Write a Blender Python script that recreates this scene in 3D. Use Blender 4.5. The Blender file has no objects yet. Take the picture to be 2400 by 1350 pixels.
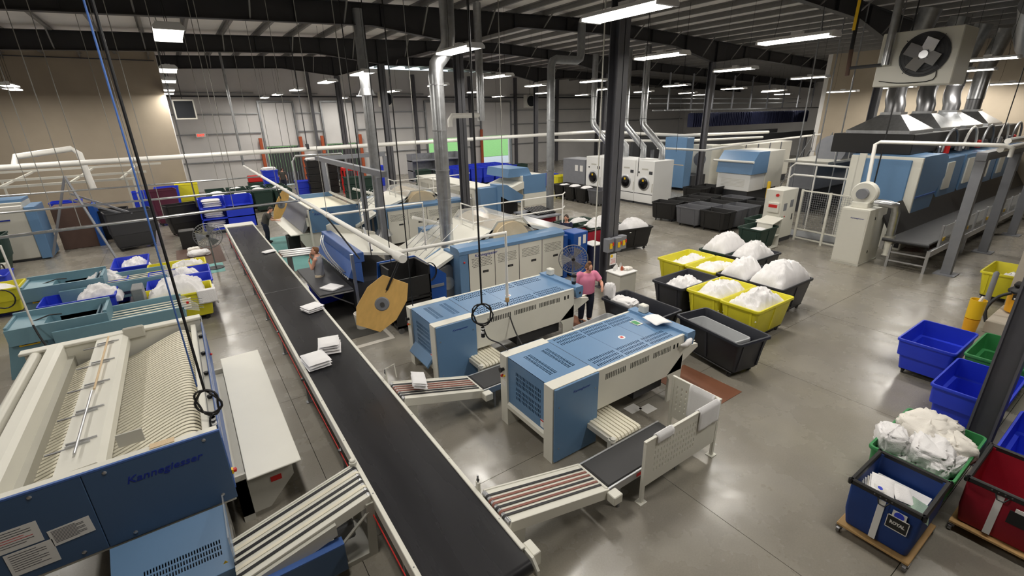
import bpy, bmesh, math, random
from mathutils import Vector, Matrix, noise
random.seed(7)
S = bpy.context.scene
COL = S.collection
PI = math.pi

# ---------------------------------------------------------------- camera
def make_camera():
    yaw, pitch, roll = (math.radians(a) for a in (34.3705, 20.3433, -1.1558))
    fwd = Vector((math.sin(yaw)*math.cos(pitch), math.cos(yaw)*math.cos(pitch), -math.sin(pitch)))
    right = Vector((math.cos(yaw), -math.sin(yaw), 0)); up = right.cross(fwd)
    r = math.cos(roll)*right + math.sin(roll)*up
    u = -math.sin(roll)*right + math.cos(roll)*up
    cam = bpy.data.cameras.new('camera'); cam.sensor_width = 36; cam.lens = 1095.39/2400*36
    cam.clip_start = .05; cam.clip_end = 400
    o = bpy.data.objects.new('camera', cam); COL.objects.link(o)
    M = Matrix((r, u, -fwd)).transposed().to_4x4(); M.translation = (0, 0, 5.3)
    o.matrix_world = M; S.camera = o
make_camera()

# ---------------------------------------------------------------- world (daylight outside the dock openings)
W = bpy.data.worlds.new('world'); S.world = W; W.use_nodes = True
bg = W.node_tree.nodes['Background']; bg.inputs[0].default_value = (.80, .90, 1, 1); bg.inputs[1].default_value = 1.6
S.view_settings.view_transform = 'Standard'; S.view_settings.look = 'None'
S.view_settings.exposure = 0.12; S.view_settings.gamma = 1.0; S.view_settings.use_curve_mapping = False
LAMP_W = 112.0      # watts of one ceiling lamp's light
LAMP_E = 9.0       # how bright its diffusers look

# ---------------------------------------------------------------- materials
def lin(c):
    c = c/255.0
    return c/12.92 if c <= .04045 else ((c+.055)/1.055)**2.4
def rgb(r, g, b): return (lin(r), lin(g), lin(b), 1)
MATS = {}
def mat(name, c, rough=.5, metal=0.0, var=0.0, scale=4.0, bump=0.0, bscale=60.0, emit=0.0, alpha=1.0, spec=.5, trans=0.0, stretch=None):
    if name in MATS: return MATS[name]
    m = bpy.data.materials.new(name); m.use_nodes = True; nt = m.node_tree; N = nt.nodes; L = nt.links
    p = N['Principled BSDF']; col = rgb(*c)
    p.inputs['Base Color'].default_value = col; p.inputs['Roughness'].default_value = rough
    p.inputs['Metallic'].default_value = metal; p.inputs['Specular IOR Level'].default_value = spec
    if trans: p.inputs['Transmission Weight'].default_value = trans
    if alpha < 1: p.inputs['Alpha'].default_value = alpha
    if emit: p.inputs['Emission Color'].default_value = col; p.inputs['Emission Strength'].default_value = emit
    if var or bump:
        tc = N.new('ShaderNodeTexCoord'); src = tc.outputs['Object']
        if stretch:
            mp = N.new('ShaderNodeMapping'); mp.inputs['Scale'].default_value = stretch
            L.new(src, mp.inputs[0]); src = mp.outputs[0]
    if var:
        n = N.new('ShaderNodeTexNoise'); n.inputs['Scale'].default_value = scale; n.inputs['Detail'].default_value = 5
        L.new(src, n.inputs['Vector'])
        r = N.new('ShaderNodeMapRange'); r.inputs[1].default_value = .3; r.inputs[2].default_value = .7
        r.inputs[3].default_value = 1-var; r.inputs[4].default_value = 1+var; L.new(n.outputs['Fac'], r.inputs[0])
        mx = N.new('ShaderNodeMix'); mx.data_type = 'RGBA'; mx.blend_type = 'MULTIPLY'; mx.inputs[0].default_value = 1
        mx.inputs[6].default_value = col; L.new(r.outputs[0], mx.inputs[7]); L.new(mx.outputs[2], p.inputs['Base Color'])
        rr = N.new('ShaderNodeMapRange'); rr.inputs[3].default_value = max(.03, rough-.12*min(1, var*4)); rr.inputs[4].default_value = min(1, rough+.12*min(1, var*4))
        L.new(n.outputs['Fac'], rr.inputs[0]); L.new(rr.outputs[0], p.inputs['Roughness'])
    if bump:
        b = N.new('ShaderNodeTexNoise'); b.inputs['Scale'].default_value = bscale; b.inputs['Detail'].default_value = 3
        L.new(src, b.inputs['Vector'])
        bm = N.new('ShaderNodeBump'); bm.inputs['Strength'].default_value = bump; bm.inputs['Distance'].default_value = .02
        L.new(b.outputs['Fac'], bm.inputs['Height']); L.new(bm.outputs[0], p.inputs['Normal'])
    MATS[name] = m
    return m
def concrete():
    m = bpy.data.materials.new('polished_concrete'); m.use_nodes = True; N = m.node_tree.nodes; L = m.node_tree.links
    p = N['Principled BSDF']; g = N.new('ShaderNodeNewGeometry')
    def nz(sc, det, lo, hi, a, b, st=None):
        n = N.new('ShaderNodeTexNoise'); n.inputs['Scale'].default_value = sc; n.inputs['Detail'].default_value = det; n.inputs['Roughness'].default_value = .6
        if st:
            mp = N.new('ShaderNodeMapping'); mp.inputs['Scale'].default_value = st; L.new(g.outputs['Position'], mp.inputs[0]); L.new(mp.outputs[0], n.inputs['Vector'])
        else: L.new(g.outputs['Position'], n.inputs['Vector'])
        r = N.new('ShaderNodeMapRange'); r.inputs[1].default_value = lo; r.inputs[2].default_value = hi; r.inputs[3].default_value = a; r.inputs[4].default_value = b
        L.new(n.outputs['Fac'], r.inputs[0]); return r.outputs[0]
    def mul(a, b):
        k = N.new('ShaderNodeMath'); k.operation = 'MULTIPLY'; L.new(a, k.inputs[0]); L.new(b, k.inputs[1]); return k.outputs[0]
    v = mul(mul(nz(.35, 4, .2, .8, .84, 1.1), nz(2.3, 4, .2, .8, .93, 1.06)), nz(45, 3, .3, .7, .93, 1.07))
    mx = N.new('ShaderNodeMix'); mx.data_type = 'RGBA'; mx.blend_type = 'MULTIPLY'; mx.inputs[0].default_value = 1
    tone = N.new('ShaderNodeMix'); tone.data_type = 'RGBA'; L.new(nz(.5, 3, .2, .8, 0, 1), tone.inputs[0])
    tone.inputs[6].default_value = rgb(146, 140, 126); tone.inputs[7].default_value = rgb(146, 141, 133)
    L.new(tone.outputs[2], mx.inputs[6]); L.new(v, mx.inputs[7]); L.new(mx.outputs[2], p.inputs['Base Color'])
    L.new(nz(1.1, 5, .3, .7, .16, .36), p.inputs['Roughness'])
    b = N.new('ShaderNodeBump'); b.inputs['Strength'].default_value = .05; b.inputs['Distance'].default_value = .02
    L.new(nz(3, 4, 0, 1, 0, 1), b.inputs['Height']); L.new(b.outputs[0], p.inputs['Normal'])
    p.inputs['Specular IOR Level'].default_value = .55
    MATS['concrete'] = m; return m
concrete()
mat('joint', (70, 66, 60), .9)
mat('deck', (226, 222, 218), .75, var=.06, scale=.6, bump=.25, bscale=1.6)
mat('purlin', (120, 118, 116), .5, var=.08)
mat('rafter', (43, 42, 44), .55, var=.1)
mat('column', (86, 86, 91), .45, var=.06)
mat('steelgrey', (128, 130, 136), .45, var=.05)
mat('beige', (164, 152, 134), .85, var=.04, scale=1.2)
mat('beige_low', (190, 182, 168), .8, var=.05, scale=1.2)
mat('wallwhite', (216, 214, 212), .7, var=.05, scale=.7, bump=.3, bscale=2)
mat('cream', (224, 222, 211), .42, var=.02, scale=2)
mat('creamdk', (196, 194, 184), .45, var=.03, scale=2)
mat('mblue', (102, 138, 176), .36, var=.03, scale=1.5)
mat('mblue_dk', (66, 92, 126), .38, var=.03, scale=1.5)  # machine blue again, with the front panel's shade put into the colour
mat('royal', (22, 78, 160), .4, var=.04)
mat('denim', (70, 104, 170), .45, var=.04)
mat('aqua', (112, 148, 162), .45, var=.04)
mat('aqua_dk', (70, 100, 116), .5, var=.04)
mat('rubber', (42, 42, 45), .27, var=.16, scale=3, stretch=(1, .12, 1))
mat('rubber2', (40, 40, 42), .5, var=.1, scale=6)
mat('black', (26, 26, 28), .5)
mat('blackgloss', (18, 18, 20), .2)
mat('browbelt', (138, 88, 76), .6, var=.06)
mat('strap', (232, 226, 206), .7, var=.04)
mat('alu', (196, 197, 200), .3, metal=.9, var=.04)
mat('galv', (190, 192, 194), .32, metal=.95, var=.12, scale=7)
mat('galvdull', (150, 152, 154), .45, metal=.7, var=.12, scale=5)
mat('steel', (140, 140, 142), .35, metal=.9)
mat('dkgrey', (58, 59, 63), .5, var=.05)
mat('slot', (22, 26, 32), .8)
mat('pipewhite', (236, 234, 228), .4)
mat('towel', (246, 245, 246), .95, bump=.35, bscale=160, var=.02)
mat('linen', (240, 238, 238), .95, bump=.3, bscale=60, var=.03)
mat('creamlinen', (240, 235, 226), .95, bump=.3, bscale=60, var=.03)
mat('sage', (150, 172, 156), .95, bump=.3, bscale=60, var=.05)
mat('tan', (216, 192, 158), .95, bump=.3, bscale=60)
mat('pad', (214, 196, 164), .9, bump=.25, bscale=40, var=.08, scale=3)
mat('wood', (228, 184, 108), .5, var=.08, scale=5, stretch=(1, 8, 1))
mat('plywood', (196, 158, 104), .6, var=.1, scale=4, stretch=(1, 6, 1))
mat('bin_blue', (38, 62, 205), .42, var=.04)
mat('bin_yellow', (226, 216, 48), .42, var=.04)
mat('bin_green', (62, 142, 84), .42, var=.04)
mat('bin_dkgreen', (30, 56, 47), .5, var=.05)
mat('bin_black', (40, 42, 50), .45, var=.05)
mat('bin_jet', (30, 29, 29), .5, var=.05)
mat('bin_grey', (98, 99, 104), .5, var=.05)
mat('bin_maroon', (92, 34, 58), .5, var=.05)
mat('bin_light', (176, 178, 180), .5, var=.04)
mat('canvas_blue', (18, 58, 128), .6, var=.08, bump=.2, bscale=300)
mat('canvas_red', (158, 16, 42), .65, var=.08, bump=.2, bscale=300)
mat('red', (205, 38, 34), .45)
mat('yellow', (240, 196, 30), .45)
mat('orange', (176, 84, 48), .6)
mat('green', (70, 150, 90), .5)
mat('signwhite', (238, 238, 236), .55)
mat('paper', (232, 230, 226), .8)
mat('ink', (60, 60, 66), .8)
mat('navy', (24, 30, 62), .8, var=.15)
mat('logo', (20, 44, 140), .5)
mat('skin', (222, 166, 140), .55, var=.04)
mat('pink', (232, 140, 172), .85, var=.03)
mat('greytank', (150, 150, 154), .85, var=.03)
mat('khaki', (206, 190, 166), .9, var=.04)
mat('darkshirt', (72, 70, 66), .85)
mat('jeans', (34, 40, 58), .9, var=.06)
mat('hair_br', (122, 84, 54), .7, var=.15, scale=30)
mat('hair_dk', (62, 50, 44), .7, var=.15, scale=30)
mat('mat_teal', (120, 176, 172), .7, var=.05)
mat('mat_rust', (126, 80, 56), .7, var=.06)
mat('mat_brown', (92, 70, 60), .7, var=.06)
mat('mat_dark', (70, 68, 64), .8, var=.05)
mat('tape', (206, 200, 190), .6)
mat('lampbody', (236, 236, 236), .5)
mat('lampglow', (255, 249, 238), .5, emit=LAMP_E)
mat('exitglow', (255, 70, 50), .5, emit=1.2)
mat('glassy', (235, 240, 242), .08, alpha=.22)
mat('plastic_clear', (222, 224, 224), .15, alpha=.3)
mat('grass', (120, 170, 90), .9, var=.1)
mat('asphalt', (176, 176, 176), .9, var=.05)
mat('mesh_wire', (150, 152, 154), .5, metal=.5)
mat('cable', (24, 24, 26), .5)
mat('rope', (150, 148, 142), .8)
mat('vacyellow', (232, 168, 30), .4)

# ---------------------------------------------------------------- mesh builder
class MB:
    def __init__(s): s.v = []; s.f = []
    def add(s, vs, fs):
        k = len(s.v); s.v += [tuple(p) for p in vs]; s.f += [tuple(i+k for i in q) for q in fs]; return s
    def box(s, x0, x1, y0, y1, z0, z1, b=0.0, M=None):
        if x0 > x1: x0, x1 = x1, x0
        if y0 > y1: y0, y1 = y1, y0
        if z0 > z1: z0, z1 = z1, z0
        if b <= 0:
            vs = [(x, y, z) for x in (x0, x1) for y in (y0, y1) for z in (z0, z1)]
            fs = [(0,1,3,2),(4,6,7,5),(0,4,5,1),(2,3,7,6),(0,2,6,4),(1,5,7,3)]
        else:
            b = min(b, (x1-x0)*.45, (y1-y0)*.45, (z1-z0)*.45)
            vs = []; idx = {}
            for i in (0, 1):
                for j in (0, 1):
                    for k in (0, 1):
                        c = ((x0, x1)[i], (y0, y1)[j], (z0, z1)[k]); sg = (1-2*i, 1-2*j, 1-2*k)
                        for a in range(3):
                            p = [c[t]+(0 if t == a else sg[t]*b) for t in range(3)]
                            idx[i, j, k, a] = len(vs); vs.append(tuple(p))
            fs = []
            def q(*ks): fs.append(tuple(idx[k] for k in ks))
            for i in (0, 1):
                o = 1 if i else -1
                a = [(i,0,0,0),(i,1,0,0),(i,1,1,0),(i,0,1,0)]; q(*(a if o > 0 else a[::-1]))
                a = [(0,i,0,1),(0,i,1,1),(1,i,1,1),(1,i,0,1)]; q(*(a if o > 0 else a[::-1]))
                a = [(0,0,i,2),(1,0,i,2),(1,1,i,2),(0,1,i,2)]; q(*(a if o > 0 else a[::-1]))
            for i in (0, 1):
                for j in (0, 1):
                    fl = (i+j) % 2
                    a = [(0,i,j,1),(1,i,j,1),(1,i,j,2),(0,i,j,2)]; q(*(a if not fl else a[::-1]))
                    a = [(i,0,j,2),(i,1,j,2),(i,1,j,0),(i,0,j,0)]; q(*(a if not fl else a[::-1]))
                    a = [(i,j,0,0),(i,j,1,0),(i,j,1,1),(i,j,0,1)]; q(*(a if not fl else a[::-1]))
                    for k in (0, 1):
                        a = [(i,j,k,0),(i,j,k,1),(i,j,k,2)]; q(*(a if (i+j+k) % 2 else a[::-1]))
        if M is not None: vs = [M @ Vector(p) for p in vs]
        return s.add(vs, fs)
    def bar(s, a, b, w, h=None, roll=0.0):
        """a straight bar of rectangular section between two points"""
        a = Vector(a); b = Vector(b); h = w if h is None else h
        d = (b-a); l = d.length; q = d.to_track_quat('X', 'Z').to_matrix().to_4x4(); q.translation = a
        if roll: q = q @ Matrix.Rotation(roll, 4, 'X')
        return s.box(0, l, -w/2, w/2, -h/2, h/2, 0, q)
    def tube(s, pts, r, n=8, caps=True, closed=False):
        pts = [Vector(p) for p in pts]; m = len(pts); rs = r if isinstance(r, (list, tuple)) else [r]*m
        vs = []; fs = []; up = None
        for i, p in enumerate(pts):
            if closed: t = (pts[(i+1) % m]-pts[i-1]).normalized()
            else: t = (pts[min(i+1, m-1)]-pts[max(i-1, 0)]).normalized()
            if up is None:
                up = Vector((0, 0, 1)) if abs(t.z) < .9 else Vector((1, 0, 0))
            x = t.cross(up)
            if x.length < 1e-6: x = t.orthogonal()
            x.normalize(); y = x.cross(t).normalized(); up = y
            ra = rs[i]; rx, ry = ra if isinstance(ra, (tuple, list)) else (ra, ra)
            for k in range(n):
                a = 2*PI*k/n; vs.append(p + x*(rx*math.cos(a)) + y*(ry*math.sin(a)))
        for i in range(m if closed else m-1):
            for k in range(n):
                a = i*n+k; b = i*n+(k+1) % n; c = ((i+1) % m)*n+(k+1) % n; d = ((i+1) % m)*n+k
                fs.append((a, d, c, b))
        if caps and not closed:
            fs.append(tuple(range(n))); fs.append(tuple((m-1)*n+k for k in reversed(range(n))))
        return s.add(vs, fs)
    def lathe(s, prof, c=(0, 0, 0), n=20, axis='Z', cap=True):
        vs = []; fs = []
        for (r, z) in prof:
            for k in range(n):
                a = 2*PI*k/n; x, y = r*math.cos(a), r*math.sin(a)
                p = {'Z': (x, y, z), 'X': (z, x, y), 'Y': (y, z, x)}[axis]
                vs.append((p[0]+c[0], p[1]+c[1], p[2]+c[2]))
        m = len(prof)
        for i in range(m-1):
            for k in range(n):
                fs.append((i*n+k, i*n+(k+1) % n, (i+1)*n+(k+1) % n, (i+1)*n+k))
        if cap:
            fs.append(tuple(reversed(range(n)))); fs.append(tuple((m-1)*n+k for k in range(n)))
        return s.add(vs, fs)
    def prism(s, poly, axis, a0, a1):
        """polygon extruded along an axis. poly coords are the other two axes in order (x,y,z minus axis)"""
        n = len(poly); vs = []
        for a in (a0, a1):
            for (u, v) in poly:
                vs.append({'X': (a, u, v), 'Y': (u, a, v), 'Z': (u, v, a)}[axis])
        fs = [tuple(range(n)), tuple(range(2*n-1, n-1, -1))]
        for i in range(n):
            j = (i+1) % n; fs.append((i, i+n, j+n, j))
        return s.add(vs, fs)
    def plate(s, us, vs_, holes, fn, depth=0.0):
        """flat plate u in us, v in vs_ with rectangular holes [(u0,u1,v0,v1)], fn(u,v,d)->xyz; real openings"""
        cu = sorted(set([us[0], us[1]] + [round(h[0], 5) for h in holes] + [round(h[1], 5) for h in holes]))
        cv = sorted(set([vs_[0], vs_[1]] + [round(h[2], 5) for h in holes] + [round(h[3], 5) for h in holes]))
        H = set()
        iu = {round(a, 5): i for i, a in enumerate(cu)}; iv = {round(a, 5): i for i, a in enumerate(cv)}
        for h in holes:
            for i in range(iu[round(h[0], 5)], iu[round(h[1], 5)]):
                for j in range(iv[round(h[2], 5)], iv[round(h[3], 5)]): H.add((i, j))
        k = len(s.v); nv = len(cv)
        for a in cu:
            for b in cv: s.v.append(tuple(fn(a, b, 0)))
        for i in range(len(cu)-1):
            for j in range(len(cv)-1):
                if (i, j) not in H: s.f.append((k+i*nv+j, k+(i+1)*nv+j, k+(i+1)*nv+j+1, k+i*nv+j+1))
        if depth:
            for h in holes:
                q = [(h[0], h[2]), (h[1], h[2]), (h[1], h[3]), (h[0], h[3])]
                vs = [fn(a, b, 0) for a, b in q] + [fn(a, b, depth) for a, b in q]
                s.add(vs, [(i, (i+1) % 4, (i+1) % 4+4, i+4) for i in range(4)])
        return s
    def build(s, name, m, parent=None, smooth=0, off=None):
        o3 = Vector(off) if off is not None else (Vector(ORG.get(parent.name, (0, 0, 0))) if parent else Vector((0, 0, 0)))
        me = bpy.data.meshes.new(name)
        me.from_pydata([(p[0]-o3.x, p[1]-o3.y, p[2]-o3.z) for p in s.v], [], s.f)
        me.materials.append(MATS[m] if isinstance(m, str) else m)
        if smooth:
            me.polygons.foreach_set('use_smooth', [True]*len(me.polygons))
            me.set_sharp_from_angle(angle=math.radians(smooth))
        me.update()
        o = bpy.data.objects.new(name, me); COL.objects.link(o)
        if parent: o.parent = parent; ORG[o.name] = tuple(o3)
        return o
ORG = {}
def tag(o, label=None, cat=None, group=None, kind=None):
    if label: o['label'] = label
    if cat: o['category'] = cat
    if group: o['group'] = group
    if kind: o['kind'] = kind
    return o
def thing(name, label, cat, loc=(0, 0, 0), group=None, rz=0.0):
    o = bpy.data.objects.new(name, None); COL.objects.link(o); o.empty_display_size = .1
    o.location = loc; o.rotation_euler = (0, 0, rz); ORG[o.name] = tuple(loc)
    return tag(o, label, cat, group)
def solo(mb, name, m, label, cat, group=None, smooth=0, org=None, kind=None):
    """a thing that is one mesh, with its origin at org"""
    o3 = org if org is not None else (0, 0, 0)
    o = mb.build(name, m, None, smooth, off=o3); o.location = o3; ORG[o.name] = tuple(o3)
    return tag(o, label, cat, group, kind)
def struct(mb, name, m, smooth=0):
    o = mb.build(name, m, None, smooth); o['kind'] = 'structure'; ORG[o.name] = (0, 0, 0); return o
KIDS = {}
def kids(o): return [c for c in ALLKIDS().get(o.name, [])]
def ALLKIDS():
    d = {}
    for ob in COL.objects:
        if ob.parent: d.setdefault(ob.parent.name, []).append(ob)
    return d
def copy_tree(o, loc, rz=0.0, label=None, group=None, mats=None, tree=None, scale=None):
    tree = tree or ALLKIDS()
    def rec(a, par):
        c = a.copy(); COL.objects.link(c)
        if par is not None: c.parent = par
        if mats and a.type == 'MESH':
            mm = a.data.materials[0].name if a.data.materials else None
            if mm in mats:
                key = (a.data.name, mats[mm])
                if key not in RECOL:
                    d = a.data.copy(); d.materials[0] = MATS[mats[mm]]; RECOL[key] = d
                c.data = RECOL[key]
        for k in tree.get(a.name, []): rec(k, c)
        return c
    c = rec(o, None); c.location = loc; c.rotation_euler = (0, 0, rz)
    if scale: c.scale = scale
    if label: c['label'] = label
    if group: c['group'] = group
    return c
RECOL = {}
def text_mesh(name, txt, size, m, parent, M, extrude=.002, shear=0.0, bold=0.0, align='CENTER', width=None):
    cu = bpy.data.curves.new(name, 'FONT'); cu.body = txt; cu.size = size; cu.extrude = extrude
    cu.shear = shear; cu.offset = bold; cu.align_x = align; cu.align_y = 'CENTER'; cu.resolution_u = 2
    t = bpy.data.objects.new('tmp_text', cu); COL.objects.link(t)
    dg = bpy.context.evaluated_depsgraph_get(); me = bpy.data.meshes.new_from_object(t.evaluated_get(dg))
    bpy.data.objects.remove(t); bpy.data.curves.remove(cu)
    xs = [v.co.x for v in me.vertices]; sc = 1.0
    if width and xs: sc = width/(max(xs)-min(xs))
    o3 = Vector(ORG.get(parent.name, (0, 0, 0)))
    for v in me.vertices:
        q = M @ Vector((v.co.x*sc, v.co.y, v.co.z)); v.co = q-o3
    me.name = name; me.materials.clear(); me.materials.append(MATS[m])
    o = bpy.data.objects.new(name, me); COL.objects.link(o); o.parent = parent; ORG[o.name] = tuple(o3)
    return o
def frame(origin, xdir, ydir):
    x = Vector(xdir).normalized(); y = Vector(ydir).normalized(); z = x.cross(y)
    M = Matrix((x, y, z)).transposed().to_4x4(); M.translation = origin; return M
def arc(c, r, a0, a1, n, plane='XZ'):
    out = []
    for i in range(n+1):
        a = a0+(a1-a0)*i/n; u, v = r*math.cos(a), r*math.sin(a)
        out.append({'XZ': (c[0]+u, c[1], c[2]+v), 'YZ': (c[0], c[1]+u, c[2]+v), 'XY': (c[0]+u, c[1]+v, c[2])}[plane])
    return out
# ================================================================ STRUCTURE
def ztop(x): return 9.62-.036*abs(x-18.5)
def zbot(x):
    P = [(-20, 7.5), (3, 8.36), (7, 8.5), (10.55, 8.12), (13.6, 8.93), (18.5, 9.02), (24.6, 8.78), (28.4, 8.1), (32, 8.5), (60, 7.5)]
    for (a, za), (b, zb) in zip(P, P[1:]):
        if a <= x <= b: return za+(zb-za)*(x-a)/(b-a)
    return 7.5
# floor: a bed with saw-cut concrete slabs laid on it
floor = struct(MB().box(-22, 62, -12, 46, -.4, -.1), 'floor', 'joint')
XJ = [-22, -16.1, -11.8, -7.6, -3.4, .85, 5.13, 9.72, 13.62, 17.9, 22.2, 26.5, 30.8, 35.1, 39.4, 44, 50, 56, 62]
YJ = [-12, -7.6, -3.4, .8, 5.0, 9.2, 13.4, 17.6, 21.8, 26, 30.2, 34.4, 38.6, 46]
for i in range(len(XJ)-1):
    for j in range(len(YJ)-1):
        MB().box(XJ[i]+.004, XJ[i+1]-.004, YJ[j]+.004, YJ[j+1]-.004, -.1, 0).build('slab', 'concrete', floor)
# roof deck, purlins, frames
RX0, RX1, RY0, RY1 = -22, 62, -12, 46
mb = MB(); mb.prism([(RX0, ztop(RX0)+.2), (18.5, ztop(18.5)+.2), (RX1, ztop(RX1)+.2), (RX1, ztop(RX1)+.45), (18.5, ztop(18.5)+.45), (RX0, ztop(RX0)+.45)], 'Y', RY0, RY1)
ceiling = struct(mb, 'ceiling', 'deck')
x = RX0+.6
while x < RX1:
    z = ztop(x)
    MB().prism([(x-.09, z+.2), (x+.03, z+.2), (x+.03, z+.02), (x+.11, z+.02), (x+.11, z), (x-.005, z), (x-.005, z+.17), (x-.09, z+.17)], 'Y', RY0, RY1).build('purlin', 'purlin', ceiling)
    x += 1.52
FY = [-8, 1.0, 10.0, 19.1, 28.1, 37.0]
for y in FY:
    xs = [RX0, -10, 3, 7, 10.55, 13.6, 18.5, 24.6, 28.4, 32, 45, RX1]
    lo = [(x, zbot(x)) for x in xs]; hi = [(x, ztop(x)) for x in xs]
    web = MB().prism(lo+hi[::-1], 'Y', y-.012, y+.012)
    for a in range(len(xs)-1):
        for q, s in ((lo, -1), (hi, 1)):
            (x0, z0), (x1, z1) = q[a], q[a+1]
            web.prism([(x0, z0-.012), (x1, z1-.012), (x1, z1+.012), (x0, z0+.012)], 'Y', y-.13, y+.13)
    x = RX0+2
    while x < RX1:
        web.box(x-.01, x+.01, y-.11, y+.11, zbot(x), ztop(x)); x += 3.04
    r = web.build('rafter', 'rafter', ceiling)
    x = RX0+.6+1.52*2
    while x < RX1:                                        # flange braces
        MB().bar((x, y-.02, zbot(x)+.03), (x, y-.75, ztop(x)+.03), .05, .05).build('brace', 'purlin', r); x += 3.04
def column(x, y, h, w=.34, d=.30, label='', m='column'):
    t = thing('column', label, 'column', (x, y, 0))
    c = MB(); c.box(x-w/2, x+w/2, y-d/2, y-d/2+.03, 0, h); c.box(x-w/2, x+w/2, y+d/2-.03, y+d/2, 0, h); c.box(x-.012, x+.012, y-d/2, y+d/2, 0, h)
    c.build('shaft', m, t); MB().box(x-w/2-.08, x+w/2+.08, y-d/2-.08, y+d/2+.08, 0, .03).build('base_plate', m, t)
    return t
column(9.45, .86, 8.12, label='dark steel column in the lower right, rising between blue bins')
column(10.55, 10.0, 8.12, .40, .36, label='thick dark grey steel column with white conduit behind the woman in pink')
column(10.55, 19.1, 8.12, label='dark steel column rising behind the galvanized duct and ironers')
column(10.55, 28.1, 8.12, label='dark steel column behind the far small ironer, under a ceiling lamp')
column(28.4, 10.0, 8.1, label='dark slate steel column left of the hanging unit heater', m='column')
column(28.4, 19.1, 8.1, label='dark steel column right of the white tumble dryers')
column(28.4, 28.1, 8.1, label='dark steel column behind the tumble dryer exhaust ducts')
column(10.55, 37.0, 8.12, label='farthest dark steel column before the left dock doors')
column(28.4, 37.0, 8.1, label='slim far steel column beyond the blue bin stacks')
# walls
WY = 45.0
holes = [(6.35, 8.75, 0.0, 3.15), (11.2, 13.8, 0, 3.15), (21.0, 24.9, .25, 3.3), (27.3, 30.8, .25, 3.3)]
mb = MB().plate((-.2, 62), (0, 9.4), holes, lambda u, v, d: (u, WY+d, v), .25)
wb = struct(mb, 'wall_back', 'wallwhite')
for z in (2.2, 4.3, 5.75, 7.3):
    for a, b in ((-.1, 6.1), (8.95, 11.0), (14.0, 20.8), (25.1, 27.1), (31, 61)):
        MB().box(a, b, WY-.16, WY-.02, z-.03, z+.05).build('girt', 'galvdull', wb)
MB().box(-.1, 61, WY-.12, WY-.05, 7.0, 7.1).build('sprinkler_pipe', 'dkgrey', wb)
for x in (10.35, 19.8, 25.9, 31.6, 37.5, 44):
    MB().box(x-.12, x+.12, WY-.35, WY-.02, 0, 9.0).build('wall_post', 'column', wb)
for k, (a, b) in enumerate(((6.3, 8.8), (11.15, 13.85), (20.9, 25.0), (27.2, 30.9))):
    d = struct(MB().box(a-.13, a, WY-.25, WY-.02, 0, 6.6).box(b, b+.13, WY-.25, WY-.02, 0, 6.6).box(a-.13, b+.13, WY-.25, WY-.02, 6.6, 6.75), 'door_%d' % (k+1), 'galvdull')
    n = 2
    for i in range(n):
        MB().box(a+(b-a)*i/n+.02, a+(b-a)*(i+1)/n-.02, WY-.14, WY-.06, 3.2, 6.55).build('door_panel', 'wallwhite', d)
for x in (5.9, 8.98, 10.75, 14.1, 27.0):
    solo(MB().box(x-.12, x+.12, WY-.5, WY-.28, 0, 3.9, .02), 'dock_post', 'orange', {5.9: 'rust red dock guard post left of the dark dock doorway', 8.98: 'rust red dock guard post right of the dark dock doorway', 10.75: 'rust red dock guard post left of the second dock doorway', 14.1: 'rust red dock guard post behind the tall bright duct', 27.0: 'rust red dock guard post beside the sunny dock opening'}[x], 'post', org=(x, WY-.4, 0))
mb = MB().box(-22, .2, 36.5, 36.9, 0, 9.4)
wl = struct(mb, 'wall_left', 'beige')
MB().tube([(-21, 36.4, 8.62), (.1, 36.4, 8.62)], .03, 6).build('sprinkler_pipe', 'dkgrey', wl)
struct(MB().box(-.05, .25, 36.9, 45, 0, 9.4), 'wall_recess', 'wallwhite')
struct(MB().box(-22, -21.7, -12, 37, 0, 9.2), 'wall_far_left', 'beige')
struct(MB().box(40, 40.3, -12, 17.3, 0, 9.4), 'wall_right', 'beige')
struct(MB().box(40, 62, 17.3, 17.6, 0, 9.4), 'wall_right_return', 'wallwhite')
struct(MB().box(61.7, 62, 17, 46, 0, 9.4), 'wall_far_right', 'wallwhite')
struct(MB().box(-22, 62, -12, -11.7, 0, 9.4), 'wall_front', 'beige')
struct(MB().box(17.3, 17.6, -11.7, 2.05, 0, 9.0), 'wall_right_near', 'beige_low')
# daylight outside
out = struct(MB().box(-10, 70, 46, 58, -.6, -.2), 'ground_outside', 'asphalt')
solo(MB().box(-10, 70, 58, 120, -.6, -.15).prism([(58, -.15), (120, -.15), (120, 6)], 'X', -10, 70), 'lawn', 'grass', 'sunlit green lawn seen through the dock openings', 'grass', kind='stuff')
# dark strip curtain in the first dock doorway, bright gap above
t = thing('strip_curtain', 'dark vinyl strip curtain hanging in the left dock doorway', 'curtain', (7.55, WY-.1, 0))
for i in range(12):
    MB().box(6.37+i*.2, 6.37+i*.2+.19, WY-.1+(i % 2)*.02, WY-.09+(i % 2)*.02, .05, 3.12).build('strip', 'dkgrey', t)
t = thing('strip_curtain', 'dark vinyl strip curtain in the second dock doorway from the left', 'curtain', (12.5, WY-.1, 0))
for i in range(13):
    MB().box(11.22+i*.2, 11.22+i*.2+.19, WY-.1+(i % 2)*.02, WY-.09+(i % 2)*.02, .05, 3.12).build('strip', 'dkgrey', t)
# exit sign
t = thing('exit_sign', 'small white exit sign with red letters on the back wall', 'sign', (1.9, WY-.2, 4.2))
MB().box(1.55, 2.2, WY-.26, WY-.17, 4.1, 4.42, .02).build('housing', 'signwhite', t)
text_mesh('lettering', 'EXIT', .24, 'exitglow', t, frame((1.875, WY-.265, 4.26), (1, 0, 0), (0, 0, 1)), .004, bold=.008, width=.5)

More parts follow.
